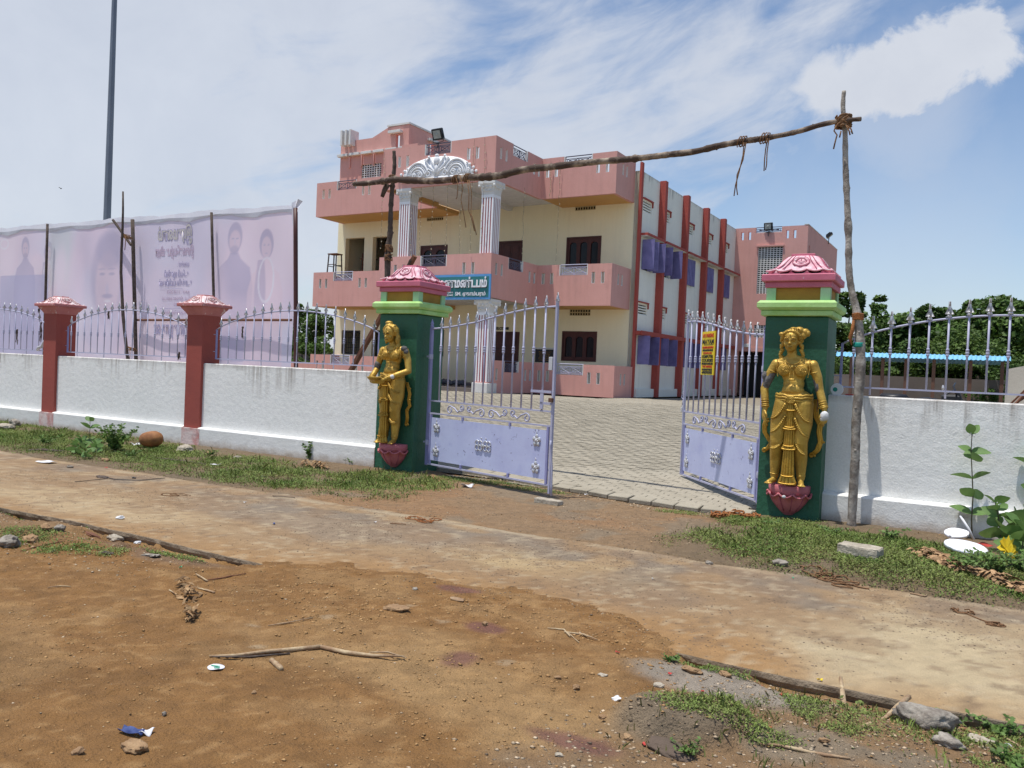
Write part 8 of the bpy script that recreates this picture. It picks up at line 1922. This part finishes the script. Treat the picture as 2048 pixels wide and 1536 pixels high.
weed(1900, 1448, .06, .12, 260, 'dark leafy weed right of the big rock', seed=16, leaf=.020, stems=14); weed(1990, 1466, .07, .13, 300, 'dark leafy weed at the lower right edge against the road', seed=17, leaf=.022, stems=14); weed(385, 915, .10, .15, 120, 'small weed beside the concrete lump', seed=18, leaf=.025, stems=8, depth=.3); weed(700, 930, .10, .2, 160, 'thin weed at the foot of the long white wall near the gate pillar', seed=19, leaf=.025, stems=9, depth=.1)
weed(2020, 1530, .06, .14, 260, 'leafy weed at the bottom right corner', seed=20, leaf=.022, stems=14)
weed(1700, 1408, .05, .13, 240, 'bright weed tuft just under the concrete road edge', seed=21, leaf=.020, stems=14, mm=M_grass)
# foam boards, white stick, yellow wrapper at the right wall
fb = sheet(1912, 1080, .28, .20, .5, 'white foam board piece lying behind, by the milkweed foot', M_foam, cat='foam board', name='foam_board', curl=.01, th=.025, seed=71, up=.05, cut=.8); fb.rotation_euler = (R_(20), R_(-6), .4); fb = sheet(1930, 1110, .40, .22, .15, 'larger broken white foam board lying in front by the weeds', M_foam, cat='foam board', name='foam_board', curl=.015, th=.025, seed=72, up=.05, cut=.85); fb.rotation_euler = (R_(22), R_(5), .1); sheet(1965, 1103, .14, .08, .5, 'red and white carton scrap beside the foam boards', M_redbit, name='carton_scrap', curl=.03, seed=73, up=.05)
g = G(1948, 1080); m = MB(); m.tube([(0, 0, 0), (-.05, 0, .10), (-.13, .02, .22)], [.012, .012, .011], 6); o = m.build('white_tube', M_foam, None, True); o.location = g; tag(o, 'white tube leaning out of the foam board heap', 'tube')
g = G(2012, 1125); m = MB()
rr = random.Random(77); fan = [(0, 0, .10)]
for k in range(22): a = k * 2 * math.pi / 22; q = .055 + .03 * rr.random() + .02 * (k % 2); fan.append((q * .8 * math.cos(a), rr.uniform(-.03, .02), .12 + q * 1.25 * math.sin(a)))
m.add(fan, [(0, k + 1, (k + 1) % 22 + 1) for k in range(22)]); m.add([(x * .8 + .03, y - .02, z * .7) for x, y, z in fan], [(0, k + 1, (k + 1) % 22 + 1) for k in range(22)])
o = m.build('yellow_wrapper', M_yellowpet, None); o.location = g; tag(o, 'crumpled yellow wrapper caught in the weeds near the foam boards', 'wrapper')
# things on the right wall top and hung on the railings
g = gy(1674, 779, 9.44); m = MB(); m.lathe([(.002, -.004), (.065, -.004), (.068, 0), (.065, .004), (.002, .004)], 24); o = m.build('white_disc', M_foam, None); o.location = g; o.rotation_euler = (R_(90), 0, R_(-4)); m = MB(); m.lathe([(.001, .0045), (.024, .0045), (.024, .007), (.001, .007)], 12); c = m.build('teal_centre', M_teal, o); c.location = (-.018, 0, 0); tag(o, 'white disc with a teal spot lying against the railing on the right wall', 'disc')
m = MB(); m.bx(-.06, .06, -.03, .03, 0, .012); o = m.build('red_strip', M_redbit, None); o.location = (gy(1702, 788, 9.46)[0], 9.50, 1.371); tag(o, 'thin red strip lying on top of the right wall beside the pole', 'litter')
for (px, py0, py1, Y, lb) in ((262, 644, 678, 9.30, 'dark ragged cord hanging on the railing left of the first red pillar'), (36, 660, 690, 9.30, 'dark ragged cord on the railing at the far left edge'), (80, 618, 628, 9.30, 'dark rag knot on the top rail of the far left railing'), (84, 646, 690, 9.30, 'dark frayed rope on the railing just left of the far red pillar'), (219, 624, 640, 9.30, 'short rusty rope end tied on the railing between the red pillars'), (487, 655, 680, 9.30, 'thin brown string on the railing right of the nearer red pillar'), (360, 706, 722, 9.30, 'dark wire tangle at the foot of the railing left of the nearer red pillar')):
    if px == 262: continue
    g = Vector(gy(px, py0, Y)); rr = random.Random(px); m = MB(); L = (gy(px, py0, Y)[2] - gy(px, py1, Y)[2])
    for k in range(4):
        x = 0; P = []
        for q in range(6): P.append((x + rr.uniform(-.012, .012), -.02 + rr.uniform(-.008, .008), -L * q / 5 * rr.uniform(.8, 1.0))); x += rr.uniform(-.012, .012)
        m.tube(P, [.010, .009, .008, .006, .006, .003], 5)
    m.ball((0, -.015, 0), (.022, .018, .02), n=7); o = m.build('tied_cord', M_barkdk, None); o.location = g; tag(o, lb, 'cord', 'cords tied on the railings')
g = gy(75, 700, 9.28); m = MB(); m.tube([(0, 0, 0), (.06, -.01, .05), (.14, 0, .07), (.20, 0, .16), (.23, 0, .20)], [.03, .035, .03, .025, .02], 7); o = m.build('white_plastic', M_plasticbag, None, True); o.location = g; tag(o, 'twisted white plastic caught at the foot of the far left railing', 'litter')
# far bird
g = EYE + ray(122, 377) * 30 / CAM_F; m = MB(); m.ball((0, 0, 0), (.06, .02, .02), n=6); m.add([(0, 0, 0), (-.04, .08, .03), (.03, .07, .03)], [(0, 1, 2)]); m.add([(0, 0, 0), (-.04, -.08, .03), (.03, -.07, .03)], [(0, 1, 2)]); o = m.build('bird', M_black, None); o.location = g; tag(o, 'tiny dark bird in the sky left of the mast', 'bird')
